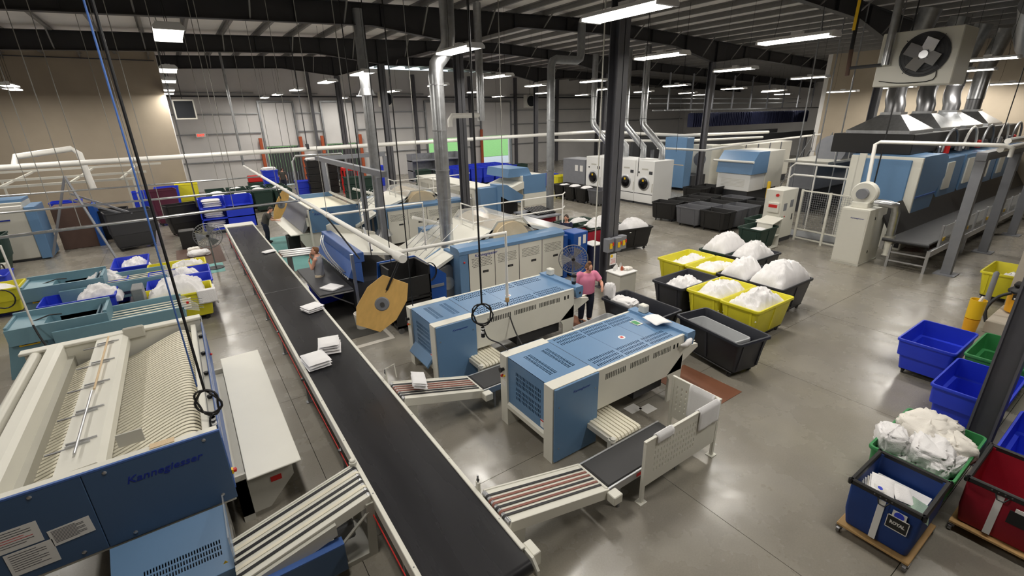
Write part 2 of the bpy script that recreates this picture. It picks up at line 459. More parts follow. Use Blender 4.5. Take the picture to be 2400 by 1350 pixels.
# ================================================================ CEILING LAMPS
def lamp_proto():
    t = thing('ceiling_lamp', 'lamp', 'lamp'); W_, L_ = .48, 1.75
    MB().prism([(-.24, .07), (.24, .07), (.17, .14), (-.17, .14)], 'Y', -L_/2, L_/2).build('housing', 'lampbody', t)
    MB().box(-.07, .07, -.12, .12, .14, .22).build('ballast', 'lampbody', t)
    for s in (-1, 1):
        MB().box(s*.125-.1, s*.125+.1, -L_/2+.05, L_/2-.05, .03, .069, .012).build('diffuser', 'lampglow', t)
        MB().box(-.24, .24, s*(L_/2-.03)-.03, s*(L_/2-.03)+.03, .02, .072).build('end_cap', 'lampbody', t)
    return t
LP = lamp_proto(); LTREE = ALLKIDS(); LUSED = [0]
def lamp(x, y, z, label):
    if not LUSED[0]: o = LP; o.location = (x, y, z); o['label'] = label; LUSED[0] = 1
    else: o = copy_tree(LP, (x, y, z), 0, label, tree=LTREE)
    o['group'] = 'fluorescent ceiling lamps'
    for s in (-1, 1):
        c = MB(); top = ztop(x)-z
        c.tube([(0, s*.55, .14), (0, s*.5, .5), (0, s*.5, top)], .006, 4); w = c.build('suspension', 'cable', o, off=(0, 0, 0))
    d = bpy.data.lights.new('lamp_light', 'AREA'); d.shape = 'RECTANGLE'; d.size = .44; d.size_y = 1.65; d.energy = LAMP_W
    d.color = (1, .955, .885)
    l = bpy.data.objects.new('lamp_light', d); COL.objects.link(l); l.parent = o; l.location = (0, 0, .015)
    return o
NEAR = {(6.65, 6.2): 'largest nearest ceiling lamp, crossing in front of the thick dark column',
 (12.75, 6.4): 'large ceiling lamp left of the unit heater, second nearest', (12.55, 10.2): 'ceiling lamp right of the thick dark column, below the near rafter',
 (6.45, 11.6): 'ceiling lamp in front of the elbowed galvanized duct', (.37, 11.9): 'bright twin-panel ceiling lamp nearest in the row at upper left',
 (.37, 19.8): 'second twin-panel ceiling lamp in the row at upper left', (.4, 25.0): 'third twin-panel ceiling lamp in the row at upper left',
 (.42, 31.9): 'fourth small twin-panel ceiling lamp in the row at upper left', (.42, 35.8): 'fifth and last tiny twin-panel lamp in the upper left row',
 (6.4, 19.0): 'ceiling lamp in front of the second tall bright duct', (6.35, 23.8): 'ceiling lamp left of the second tall bright duct',
 (12.1, 18.4): 'ceiling lamp right of the elbowed galvanized duct', (18.0, 23.4): 'ceiling lamp left of the double-elbow duct',
 (18.7, 19.4): 'ceiling lamp left of the thick dark column, beyond the double-elbow duct', (19.6, 12.1): 'ceiling lamp above the row of grey bins, right of the dark rafter knee',
 (-5.2, 29.6): 'small lamp by the beige wall at the left picture edge', (-5.6, 33.0-.6): 'small lamp hanging before the beige wall at far left'}
for (x, y), lb in NEAR.items(): lamp(x, y, 6.8, lb)
FAR = [(25.9, 19.7, 6.71, 'ceiling lamp above the white tumble dryers'), (27.4, 12.75, 6.72, 'ceiling lamp left of the unit heater gas pipe'),
 (33, 20.3, 6.65, 'ceiling lamp beyond the tumble dryers, right of a dark column'), (39, 20.6, 6.6, 'small ceiling lamp over the hanging garments'),
 (36, 14.6, 6.23, 'ceiling lamp before the right beige wall, left of the heater'), (38, 12.3, 6.38, 'ceiling lamp just below the unit heater'),
 (38.5, 9.3, 6.6, 'ceiling lamp below right corner of the unit heater'), (38, 7.2, 6.3, 'ceiling lamp at the right picture edge'),
 (31, 7.4, 6.75, 'ceiling lamp tucked behind the unit heater, high right'), (6.4, 30.6, 6.8, 'small ceiling lamp, third along the row past the bright duct'), (6.4, 36.5, 6.8, 'small ceiling lamp near the left dock doors'),
 (6.4, 41.8, 6.8, 'tiny ceiling lamp right above the left dock doors'), (12.3, 24.6, 6.8, 'ceiling lamp between the two tall ducts, far'), (12.3, 31, 6.8, 'small ceiling lamp left of the far wall fan'),
 (12.3, 37, 6.8, 'small ceiling lamp above the second dock door'), (12.3, 42, 6.8, 'tiny ceiling lamp over the second dock door, farthest'), (18.4, 31, 6.8, 'small ceiling lamp over the blue bin stacks'),
 (18.4, 37.5, 6.8, 'small far ceiling lamp left of the sunny openings'), (25, 25, 6.75, 'ceiling lamp behind the dryer exhaust ducts'), (25, 31.5, 6.8, 'small ceiling lamp above the right sunny opening'), (25, 38, 6.8, 'tiny far ceiling lamp over the sunny openings'),
 (31.5, 27, 6.75, 'small ceiling lamp between dryer ducts and garments'), (31.5, 34, 6.8, 'tiny far ceiling lamp behind the dryer ducts'), (38.5, 28, 6.75, 'small ceiling lamp above the garment conveyor'), (45, 24, 6.75, 'ceiling lamp over the right part of the garment conveyor'),
 (46, 32, 6.8, 'far ceiling lamp behind the garment conveyor'), (53, 27, 6.7, 'far right ceiling lamp in the garment area')]
for a in FAR: lamp(*a)
for (x, y) in [(.4, 4.2), (6.5, .4), (12.7, .4), (18.8, 5.6), (25, 5.6), (-5.9, 25), (-5.9, 17), (-5.9, 9.5), (31.2, 1.5), (-12.5, 20)]:
    lamp(x, y, 6.8, 'ceiling lamp outside the picture')
# ================================================================ LONG BELT CONVEYOR
def slots(u0, u1, n, v0, v1, duty=.62):
    p = (u1-u0)/n
    return [(u0+i*p+p*(1-duty)/2, u0+i*p+p*(1+duty)/2, v0, v1) for i in range(n)]
cv = thing('belt_conveyor', 'long black belt conveyor with white side rails running to the far end', 'conveyor', (1.65, 13, 0))
XA, XB, YA, YB, ZC = 1.09, 2.21, 2.95, 24.2, .88
b = MB(); prof = [(YA+.09*math.sin(a)*-1+.0, ZC-.09+.09*math.cos(a)) for a in [PI*k/8 for k in range(9)]]
b.prism([(YB-.5, ZC)]+prof+[(YB-.5, ZC-.18)], 'X', XA+.05, XB-.05)
b.build('belt', 'rubber', cv, 40)
MB().box(XA+.05, XB-.05, 13.55, 13.57, ZC, ZC+.003).build('belt_seam', 'steel', cv)
for xa, xb in ((XA, XA+.055), (XB-.055, XB)):
    MB().box(xa, xb, YA+.12, YB-.2, ZC-.17, ZC+.02, .006).build('side_rail', 'cream', cv)
    y = YA+.6
    while y < YB-.6:
        MB().lathe([(.009, 0), (.009, .004)], ((xa+xb)/2, y, ZC+.018), 6).build('screw', 'steel', cv); y += 1.25
MB().box(XA-.02, XB+.02, YB-.5, YB+.25, ZC-.02, ZC+.03, .01).build('end_plate', 'cream', cv)
for y in (3.9, 6.4, 8.9, 11.4, 13.9, 16.4, 18.9, 21.4, 23.6):
    for x in (XA+.05, XB-.05):
        l = MB(); l.box(x-.025, x+.025, y-.025, y+.025, .02, ZC-.15); l.box(x-.06, x+.06, y-.05, y+.05, 0, .02); l.build('leg', 'galvdull', cv)
    MB().bar((XA+.05, y, .35), (XB-.05, y, .35), .04).build('cross_brace', 'galvdull', cv)
c = MB(); c.tube([(XA-.02, YA+.3, ZC-.24), (XA-.02, 8, ZC-.27), (XA-.02, 14, ZC-.25), (XA-.02, YB-.4, ZC-.24)], .008, 6); c.build('pull_cord', 'red', cv)
for y in (3.6, 6.2, 8.7, 11.3, 13.8):
    MB().lathe([(.012, 0), (.03, .01), (.03, .05), (.012, .06)], (XA-.02, y, ZC-.27), 10).build('cord_eye', 'steel', cv)
MB().lathe([(.085, -.5), (.085, .5)], ((XA+XB)/2, YA, ZC-.09), 20, 'X').build('end_roller', 'rubber2', cv, 40)
e = MB(); e.prism([(YA-.12, ZC-.2), (YA+.2, ZC-.2), (YA+.2, ZC+.0), (YA-.02, ZC), (YA-.12, ZC-.1)], 'X', XB-.02, XB+.01); e.build('end_bracket', 'cream', cv)
MB().box(XB+.02, XB+.12, YA+.0, YA+.2, ZC-.2, ZC-.01, .008).build('motor_cover', 'cream', cv)
for x, y in ((XB+.03, 4.12), (XB+.03, 7.35)):
    s = MB().box(x-.02, x+.02, y-.03, y+.03, ZC-.1, ZC+.1, .006).build('sensor_post', 'cream', cv)
    MB().tube([(x, y, ZC+.1), (x, y, ZC+.2)], .012, 8).build('sensor_eye', 'steel', s)
    MB().box(x-.013, x+.013, y-.014, y+.014, ZC+.12, ZC+.15).build('sensor_band', 'black', s)
MB().lathe([(.05, 0), (.05, .03), (.04, .035), (.04, .06), (.05, .065), (.05, .1), (.04, .105), (.04, .13), (.03, .14)], (XA-.02, 5.45, ZC-.02), 14).build('stop_lamp', 'cream', cv, 40)
# folded towels on the belt, every towel a thing of its own
def towel_mesh(w, d, h, seed):
    rnd = random.Random(seed); n = 10; mb = MB(); prof = []
    for k in range(n):                                   # soft rounded slab, folded edge at -x
        pass
    nu, nv = 12, 8; vs = []; fs = []
    def P(i, j, top):
        u, v = i/nu*2-1, j/nv*2-1
        e = (1-abs(u)**5)*(1-abs(v)**7)
        wob = .004*noise.noise((u*2.5+seed, v*2.5, top))
        x = u*w/2*(1+.015*noise.noise((v*3, seed, 1.7))); y = v*d/2*(1+.02*noise.noise((u*3, seed, 5.1)))
        z = h*.5+(h*.5*max(0, e)**.45+wob if top else -h*.5*max(0, e)**.45)
        return (x, y, z)
    for top in (1, 0):
        for i in range(nu+1):
            for j in range(nv+1): vs.append(P(i, j, top))
    m = (nu+1)*(nv+1)
    for i in range(nu):
        for j in range(nv):
            a = i*(nv+1)+j; fs.append((a, a+nv+1, a+nv+2, a+1)); fs.append((m+a, m+a+1, m+a+nv+2, m+a+nv+1))
    return MB().add(vs, fs)
def towel_stack(x, y, z, n, w, d, h, rz, labels, group, m='towel', jit=.012, tilt=None):
    for k in range(n):
        mb = towel_mesh(w, d, h, random.random()*50)
        o = solo(mb, 'folded_towel', m, labels if isinstance(labels, str) else labels[k], 'towel', group, 50)
        o.location = (x+random.uniform(-jit, jit), y+random.uniform(-jit, jit), z+k*h*.93)
        o.rotation_euler = (tilt[k][0] if tilt else 0, tilt[k][1] if tilt else 0, rz+random.uniform(-.04, .04))
ORD = ['lowest', 'second', 'third', 'fourth', 'fifth', 'sixth', 'seventh', 'eighth']
def stack_labels(n, what):
    return [('%s towel of %s' % ('lowest' if k == 0 else ('topmost' if k == n-1 else ORD[k]), what)) for k in range(n)]
towel_stack(1.36, 8.68, ZC, 3, .42, .56, .062, .12, stack_labels(3, 'the left folded pile on the long belt'), 'folded towels on the belt')
towel_stack(1.73, 9.12, ZC, 4, .4, .48, .062, -.25, stack_labels(4, 'the fluffy right folded pile on the long belt'), 'folded towels on the belt')
towel_stack(1.95, 11.55, ZC, 3, .42, .42, .05, .3, stack_labels(3, 'the flat folded pile near the grey tank top man'), 'folded towels on the belt')
towel_stack(1.98, 18.1, ZC, 1, .42, .3, .07, .3, 'single white towel roll on the far half of the long belt', 'folded towels on the belt')

# ================================================================ TOWEL FOLDERS (two alike)
def folder(x0, y0, label, second=False):
    t = thing('towel_folding_machine', label, 'folding machine', (x0+1.7, y0+.73, 0), 'blue and cream towel folding machines')
    X = lambda a: x0+a
    Y = lambda a: y0+a
    D = 1.46 if not second else 1.4
    L0 = .95; L1 = 3.24 if not second else 3.72; ZT = 1.39; ZB = 1.35
    # front housing pillars
    for ya, yb, nm in ((0, .22, 'near_pillar'), (D-.2, D, 'far_pillar')):
        p = MB(); p.prism([(X(0), 0), (X(.34), 0), (X(.5), .45), (X(.6), .5), (X(L0), .5), (X(L0), ZT), (X(0), ZT)] if ya else [(X(0), 0), (X(L0), 0), (X(L0), ZT), (X(0), ZT)], 'Y', Y(ya), Y(yb)); p.build('pillar', 'cream', t)
    MB().box(X(.02), X(L0-.01), Y(-.035), Y(0), .03, ZT-.01, .006).build('side_panel', 'mblue', t)
    MB().box(X(.02), X(L0-.01), Y(D), Y(D+.03), .03, ZT-.01, .006).build('side_panel', 'mblue', t)
    for xx, zz in ((.1, .28), (.1, 1.05), (.86, .28), (.86, 1.12)):
        MB().lathe([(.012, 0), (.012, -.006)], (X(xx), Y(-.036), zz), 8, 'Y').build('screw', 'alu', t)
    # front panel with louvre slots
    hs = []
    for r in range(6):
        z = 1.19-r*.088-(.03 if r > 2 else 0)
        hs += slots(Y(.34), Y(D-.42), 17, z-.066, z, .55)
    f = MB().plate((Y(.22), Y(D-.2)), (.47, ZT-.02), hs, lambda u, v, d: (X(.035)+d, u, v), .01); f.build('front_panel', 'mblue', t)
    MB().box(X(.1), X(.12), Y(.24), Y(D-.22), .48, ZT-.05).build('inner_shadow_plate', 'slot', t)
    MB().prism([(X(.0), .44), (X(.05), .5), (X(.16), .5), (X(.16), .36), (X(.0), .36)], 'Y', Y(.22), Y(D-.2)).build('front_beam', 'cream', t)
    if second: MB().prism([(X(-.12), .43), (X(.035), .62), (X(.035), .55), (X(-.1), .38)], 'Y', Y(.24), Y(D-.25)).build('front_tray', 'mblue', t)
    # top of housing with four slot groups
    hs = []
    for xa in (.24, .62):
        for dx in (0, .09):
            p = slots(Y(.36), Y(D-.36), 19, X(xa+dx), X(xa+dx+.07), .55)
            hs += [(h[2], h[3], h[0], h[1]) for h in p]
    f = MB().plate((X(.03), X(L0)), (Y(.22), Y(D-.2)), hs, lambda u, v, d: (u, v, ZT-.004-d), .012); f.build('housing_top', 'mblue', t)
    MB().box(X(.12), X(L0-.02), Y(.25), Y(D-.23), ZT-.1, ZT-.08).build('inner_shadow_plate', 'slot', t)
    # body behind
    by0, by1 = Y(.03), Y(D-.03)
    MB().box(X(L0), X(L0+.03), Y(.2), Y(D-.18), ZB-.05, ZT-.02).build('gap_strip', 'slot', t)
    for ya, yb, s in ((by0, by0+.05, 1), (by1-.05, by1, 0)):
        p = MB(); hs = []
        if s:
            g = [(L0+.2, .5, 6), (L0+.8, .5, 6), (L0+1.4, .5, 6)] if not second else [(L0+.3, .62, 7), (L0+1.0, .62, 7), (L0+1.7, .62, 7)]
            for a, l, n in g: hs += slots(X(a), X(a+l), n*2, 1.12, 1.235, .6)
            hs += slots(X(L1-.34), X(L1-.14), 2, 1.13, 1.23, .5)
            p.plate((X(L0), X(L1)), (.62, ZB), hs, lambda u, v, d: (u, ya+d, v), .012)
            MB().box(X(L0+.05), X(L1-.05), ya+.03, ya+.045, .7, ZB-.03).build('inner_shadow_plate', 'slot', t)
            p.box(X(L0), X(L1), ya, yb, ZB-.004, ZB); p.box(X(L0), X(L1), ya+.001, yb, .6, .62)
        else: p.box(X(L0), X(L1), ya, yb, .62, ZB)
        p.build('body_side', 'cream', t)
        q = MB(); q.prism([(X(L1-.34), 0), (X(L1-.02), 0), (X(L1+.03), .95), (X(L1), .95), (X(L1-.42), .62), (X(L1-.34), .5)], 'Y', ya, yb); q.build('rear_leg', 'cream', t)
    MB().box(X(L0), X(L1), by0+.05, by1-.05, .62, .66).build('under_tray', 'creamdk', t)
    MB().box(X(L0+1.2), X(L1-.3), by0+.2, by1-.2, .25, .6).build('drive_unit', 'dkgrey', t)
    # body top: centre panel and two perforated bands
    hs = []; nb = 3
    for va in (.1, D-.42):
        for r in range(3):
            for k in range(nb+ (0)):
                l = (L1-L0-.3)/nb; u0 = X(L0+.14+k*l)
                hs += slots(u0, u0+l*.92, 14, by0+va+r*.105, by0+va+r*.105+.07, .5)
    f = MB().plate((X(L0+.03), X(L1)), (by0+.05, by1-.05), hs, lambda u, v, d: (u, v, ZB+.005-d), .012); f.build('body_top', 'mblue', t)
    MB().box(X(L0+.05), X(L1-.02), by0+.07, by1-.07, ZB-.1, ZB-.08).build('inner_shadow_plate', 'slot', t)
    for ya, yb in ((by0-.004, by0+.05), (by1-.05, by1+.004)):
        MB().box(X(L0+.02), X(L1), ya, yb, ZB-.012, ZB+.009).build('top_edge', 'cream', t)
    for k in (1, 2): MB().box(X(L0+.05+k*(L1-L0)/3), X(L0+.055+k*(L1-L0)/3), by0+.05, by1-.05, ZB+.005, ZB+.0065).build('seam', 'mblue_dk', t)
    MB().lathe([(.07, 0), (.07, .002)], (X(L0+1.25), Y(D*.45), ZB+.005), 16).build('warning_disc', 'signwhite', t)
    MB().box(X(L0+1.22), X(L0+1.28), Y(D*.45-.03), Y(D*.45+.03), ZB+.007, ZB+.009).build('warning_mark', 'red', t)
    # end cap bar
    c = MB(); c.prism([(X(L1-.02), ZB-.02), (X(L1), ZB+.05), (X(L1+.22), ZB+.05), (X(L1+.24), ZB-.03), (X(L1+.2), 1.12), (X(L1+.04), 1.12)], 'Y', Y(-.03), Y(D-.02)); c.build('end_cap', 'mblue', t)
    MB().lathe([(.03, 0), (.02, -.02)], (X(L1+.13), Y(-.03), 1.24), 12, 'Y').build('lock', 'black', t)
    MB().box(X(L1+.05), X(L1+.2), Y(D*.72), Y(D*.72+.18), ZB+.05, ZB+.22, .02).build('control_box', 'cream', t)
    # feed tongue
    MB().prism([(X(L1+.02), 1.08), (X(L1+.5), 1.0), (X(L1+.52), .93), (X(L1+.02), .72)], 'Y', Y(.06), Y(D-.1)).build('feed_table', 'cream', t)
    for k in range(9): MB().box(X(L1+.06), X(L1+.5), Y(.12+k*.14), Y(.2+k*.14), 1.04, 1.045, 0, Matrix.Translation((0, 0, 0))).build('feed_ribbon', 'strap', t)
    # delivery bed of cream ribbons sliding out on the near side
    z = .52; ya = Y(-.62) if not second else Y(-.55)
    bx0, bx1 = X(.75), X(1.36)
    MB().box(bx0-.03, bx1+.03, ya+.04, Y(.5), z-.12, z-.03).build('delivery_frame', 'creamdk', t)
    for k in range(8):
        u = bx0+.02+k*(bx1-bx0)/8
        MB().prism([(ya, z-.05), (ya+.02, z-.015), (ya+.06, z), (Y(.5), z), (Y(.5), z-.09), (ya+.03, z-.09)], 'X', u, u+.056).build('delivery_ribbon', 'strap', t)
    MB().box(bx0-.06, bx0+.0, ya+.02, ya+.1, 0, z-.03).build('delivery_leg', 'creamdk', t)
    MB().lathe([(.04, 0), (.045, .03), (.035, .05), (.045, .08), (.02, .1)], (bx0-.02, ya+.02, z-.06), 12).build('stop_lamp', 'cream', t, 40)
    # front controls
    MB().lathe([(.03, 0), (.03, -.05), (.045, -.055), (.045, -.08)], (X(0), Y(D-.11), 1.12), 12, 'X').build('rotary_switch', 'black', t)
    MB().lathe([(.022, 0), (.022, -.04)], (X(0), Y(D-.08), .98), 12, 'X').build('stop_button', 'red', t)
    MB().lathe([(.018, 0), (.018, -.03)], (X(0), Y(D-.14), 1.0), 10, 'X').build('indicator', 'yellow', t)
    MB().box(X(-.003), X(0), Y(D-.17), Y(D-.05), .78, .88).build('label_plate', 'paper', t)
    s = MB().box(X(.028), X(.034), Y(.26), Y(.34), .52, .66).build('warning_label', 'signwhite', t)
    MB().box(X(.025), X(.0275), Y(.26), Y(.34), .635, .66).build('label_band', 'red', s)
    text_mesh('lettering', 'Kannegiesser', .06, 'logo', t, frame((X(.56), Y(-.0365), 1.22), (1, 0, 0), (0, 0, 1)), .001, shear=.25, width=.36)
    return t
folder(3.92, 4.69, 'nearest blue and cream towel folder, with a white cloth on its far end')
folder(3.45, 7.80, 'blue and cream towel folder in front of the ironer, second nearest', True)
# white cloth and green card on the near folder
def cloth(name, label, cat, pts_fn, nu, nv, m, group=None, thick=.012, smooth=60, org=(0, 0, 0), kind=None):
    vs = []; fs = []
    for i in range(nu+1):
        for j in range(nv+1): vs.append(pts_fn(i/nu, j/nv))
    for i in range(nu):
        for j in range(nv):
            a = i*(nv+1)+j; fs.append((a, a+nv+1, a+nv+2, a+1))
    o = solo(MB().add(vs, fs), name, m, label, cat, group, smooth, org, kind)
    md = o.modifiers.new('thickness', 'SOLIDIFY'); md.thickness = thick; md.offset = 1
    return o
cloth('white_cloth', 'white cloth lying over the end cap of the nearest folder', 'cloth', lambda u, v: (6.88+u*.34+(v*.1), 5.18+v*.42-u*.12, 1.44+(.0 if u < .2 else .03*math.sin(u*3))-(.0)+.008*noise.noise((u*4, v*4, 2))), 8, 8, 'towel', org=(7.1, 5.4, 1.42))
t = thing('instruction_card', 'green and white card beside the cloth on the nearest folder', 'card', (6.85, 5.45, 1.366))
MB().box(6.74, 6.9, 5.5, 5.72, 1.362, 1.366).build('card', 'paper', t); MB().box(6.75, 6.87, 5.53, 5.7, 1.366, 1.368).build('green_print', 'green', t)
solo(MB().tube([(6.98, 4.66, 1.2), (7.05, 4.6, 1.22), (7.14, 4.6, 1.26), (7.22, 4.62, 1.28)], [.02, .05, .06, .03], 8), 'plastic_bag', 'linen', 'white plastic bag stuffed on the side of the nearest folder', 'bag', smooth=60, org=(7.1, 4.6, 1.25))
for k, (x, y, r) in enumerate(((6.12, 4.95, .3), (6.35, 4.78, -.2))):
    solo(MB().box(-.14, .14, -.11, .11, 0, .002), 'paper_sheet', 'paper', ('left paper sheet on the floor under the nearest folder', 'right paper sheet on the floor under the nearest folder')[k], 'paper').location = (x, y, .002)
    bpy.data.objects[-1] if False else None

# ================================================================ RIBBON CONVEYORS from the folders to the long belt
def ribbon_conveyor(y0, y1, xe, xb, xl, zlow, ztop_, label, cols, xoff=0.0):
    t = thing('ribbon_conveyor', label, 'conveyor', ((xe+xb)/2, (y0+y1)/2, 0), 'ribbon conveyors feeding the long belt')
    # flat black belt
    b = MB().box(xb+.02, xl, y0+.03, y1-.03, zlow-.05, zlow, .02); b.build('flat_belt', 'rubber2', t)
    for y in (y0, y1-.03):
        MB().box(xb-.02, xl+.02, y, y+.03, zlow-.13, zlow-.008, .004).build('belt_rail', 'alu', t)
    MB().box(xb+.55, xb+.72, y0-.004, y0-.001, zlow-.1, zlow-.045).build('red_sticker', 'red', t)
    # inclined ribbon bed
    dx = xb-xe; ang = math.atan2(zlow-ztop_, dx); L = math.hypot(dx, zlow-ztop_)
    M = Matrix.Translation((xe, 0, ztop_)) @ Matrix.Rotation(-ang, 4, 'Y')
    f = MB(); f.box(.05, L, y0+.02, y1-.02, -.06, -.018, 0, M); f.build('bed', 'cream', t)
    for y in (y0-.01, y1-.02):
        f = MB(); f.box(.03, L, y, y+.03, -.16, -.008, .004, M); f.build('side_plate', 'cream', t)
    n = len(cols); w = (y1-y0-.16)/n
    for k, c in enumerate(cols):
        u = y0+.08+w*(k+.28)
        r = MB()
        vs = [(L-.01, -.012), (L-.01, -.006), (.05, -.006)]+[(.03-.035*math.sin(a), -.04+.034*math.cos(a)) for a in [PI*j/5 for j in range(6)]]+[(.05, -.085), (.05, -.012)]
        pr_ = [M @ Vector((a, 0, z)) for a, z in vs]
        r.prism([(p.x, p.z) for p in pr_], 'Y', u, u+w*.46); r.build('ribbon', c, t)
    p = M @ Vector((.03, 0, -.04)); MB().lathe([(.03, y0+.02), (.03, y1-.02)], (p.x, 0, p.z), 14, 'Y').build('head_roller', 'alu', t, 40)
    p = M @ Vector((L-.02, 0, -.02)); MB().lathe([(.025, y0+.02), (.025, y1-.02)], (p.x, 0, p.z), 12, 'Y').build('tail_roller', 'cream', t, 40)
    # stand at the head and motor box at the bend
    for y in (y0-.005, y1-.03):
        s = MB(); s.prism([(xe+.02, ztop_-.14), (xe+.22, ztop_-.2), (xe+.2, 0), (xe+.08, 0)], 'Y', y, y+.02); s.build('stand', 'creamdk', t)
    MB().box(xb-.06, xb+.1, y0-.16, y0-.01, zlow-.16, zlow-.02, .01).build('motor_box', 'cream', t)
    for xx in (xb+.25, xl-.2):
        for y in (y0+.03, y1-.05): MB().box(xx-.02, xx+.02, y, y+.02, 0, zlow-.1).build('leg', 'galvdull', t)
    return t
K, R_ = 'rubber2', 'browbelt'
ribbon_conveyor(3.42, 4.03, 2.24, 3.88, 5.62, .5, .93, 'nearest ribbon conveyor with brown and black straps, in front of the guard', [K, R_, K, R_, R_, K])
ribbon_conveyor(6.52, 7.16, 2.24, 3.78, 5.3, .5, .93, 'ribbon conveyor carrying a towel stack, between the two folders', [K, K, R_, R_, R_, K])
towel_stack(2.66, 6.86, .88, 4, .24, .42, .035, -.3, stack_labels(4, 'the small stack on the brown strap conveyor'), 'folded towels on straps', tilt=[(0, .25)]*4)
t = thing('wire_stop', 'small white wire bracket beside the second ribbon conveyor', 'bracket', (2.3, 7.25, .9))
MB().tube([(2.24, 7.3, .9), (2.24, 7.3, 1.12), (2.4, 7.3, 1.16), (2.42, 7.3, .88)], .012, 6).build('wire', 'cream', t)

# ================================================================ GUARD SCREEN with towels over it
g = thing('guard_screen', 'cream perforated guard screen around the nearest ribbon conveyor', 'guard', (5.3, 3.3, 0))
hs = []
for r in range(5): hs += slots(4.62, 5.6, 15, .86-r*.1, .86-r*.1+.062, .3)
f = MB().plate((4.44, 6.18), (.28, 1.06), hs, lambda u, v, d: (u, 3.31+d, v), .03); f.plate((4.44, 6.18), (.28, 1.06), hs, lambda u, v, d: (u, 3.34, v)); f.build('panel', 'cream', g)
hs = []
for r in range(5): hs += slots(3.78, 4.12, 4, .86-r*.1, .86-r*.1+.062, .3)
f = MB().plate((3.34, 4.18), (.28, 1.06), hs, lambda u, v, d: (6.16+d, u, v), .03); f.plate((3.34, 4.18), (.28, 1.06), hs, lambda u, v, d: (6.19, u, v)); f.build('panel', 'cream', g)
MB().box(4.42, 6.2, 3.3, 3.345, 1.05, 1.075, .004).build('top_cap', 'cream', g); MB().box(6.155, 6.2, 3.345, 4.2, 1.05, 1.075, .004).build('top_cap', 'cream', g)
for x, y in ((4.46, 3.325), (6.17, 3.33), (6.175, 4.17)):
    MB().box(x-.025, x+.025, y-.025, y+.025, .01, 1.05).build('post', 'cream', g); MB().box(x-.07, x+.07, y-.06, y+.06, 0, .012).build('foot', 'cream', g)
MB().lathe([(.05, 0), (.05, -.006)], (6.02, 3.31, .99), 16, 'Y').build('warning_disc', 'black', g)
def hang(p0, ud, ln, drop1, drop2, th, seed, lift=.03):
    """cloth hung over an edge: ud along the edge, th across"""
    ud = Vector(ud); th = Vector(th)
    def f(u, v):
        s = v*(drop1+drop2)-drop1
        side = -1 if s < 0 else 1
        d = min(1, abs(s)/.03)
        w = .012*noise.noise((u*5, v*2, seed))*abs(s)*3
        p = Vector(p0)+ud*(u*ln)+th*(side*d*lift+w)+Vector((0, 0, .012-abs(s)*(1+.06*noise.noise((u*6, seed, .3)))))
        return p
    return f
cloth('hung_towel', 'white towel hung over the near corner of the guard screen', 'towel', hang((5.62, 3.325, 1.075), (1, 0, 0), .5, .36, .1, (0, 1, 0), 3), 10, 14, 'towel', 'towels on the guard screen', .02, org=(5.8, 3.3, 1))
cloth('hung_towel', 'small white towel at the left end of the guard screen', 'towel', hang((4.66, 3.325, 1.075), (1, 0, 0), .34, .12, .12, (0, 1, 0), 5), 10, 10, 'towel', 'towels on the guard screen', .02, org=(4.8, 3.3, 1))
cloth('hung_towel', 'long white towel over the side wing of the guard screen', 'towel', hang((6.178, 3.4, 1.075), (0, 1, 0), .44, .35, .62, (-1, 0, 0), 9), 10, 16, 'towel', 'towels on the guard screen', .02, org=(6.18, 3.6, 1))

# ================================================================ BIG FOLDER (front left)
m3 = thing('sheet_folding_machine', 'big sheet folder with cream ribbons and dark blue front, front left', 'folding machine', (-1.45, 8, 0))
mx0, mx1, my0, my1, mz = -3.1, -.30, 5.86, 10.06, 1.85
# near side wall with two blue panels
MB().box(mx0-.6, mx1, my0, my0+.1, .78, mz, .006).build('side_frame', 'cream', m3)
MB().box(mx0-.6, -1.55, my0-.03, my0, .83, mz-.015, .006).build('side_panel', 'mblue_dk', m3)
sp = MB().box(-1.545, mx1+.02, my0-.03, my0, .83, mz-.015, .006).build('side_panel', 'mblue_dk', m3)
MB().box(mx0-.6, mx1+.02, my0-.032, my0, mz-.02, mz+.002).build('panel_edge', 'denim', m3)
for x, z in ((-.45, 1.78), (-.42, .95), (-1.36, 1.78), (-1.3, .9), (-1.95, 1.78), (-1.75, .9)):
    MB().lathe([(.02, 0), (.022, -.005), (.012, -.012)], (x, my0-.03, z), 12, 'Y').build('screw', 'alu', m3)
text_mesh('lettering', 'Kannegiesser', .125, 'logo', m3, frame((-.87, my0-.0325, 1.585), (1, 0, 0), (0, 0, 1)), .002, shear=.28, bold=.0015, width=.72)
# papers taped to the panel
def paper(x0, x1, z0, z1, label, lines, tilt=0.0, red=False):
    M = Matrix.Translation(((x0+x1)/2, my0-.035, (z0+z1)/2)) @ Matrix.Rotation(tilt, 4, 'Y')
    w, h = (x1-x0)/2, (z1-z0)/2
    t = thing('taped_paper', label, 'paper', ((x0+x1)/2, my0-.035, (z0+z1)/2))
    MB().box(-w, w, -.001, .001, -h, h, 0, M).build('sheet', 'paper', t)
    for k in range(lines):
        z = h*.8-k*(1.55*h/lines); ln = w*(.8 if k % 3 else .6)
        MB().box(-w*.85, -w*.85+ln*1.9, -.0022, -.0012, z-.006, z, 0, M).build('text_line', 'red' if red and k in (3, 4) else 'ink', t)
paper(-2.32, -1.98, 1.24, 1.5, 'upper left printed sheet with red lines taped to the folder', 7, .0, True)
paper(-2.3, -1.93, .93, 1.22, 'lower left printed sheet taped to the folder', 8, .0)
paper(-1.94, -1.6, 1.12, 1.33, 'crumpled table printout taped right of the other papers', 10, -.05)
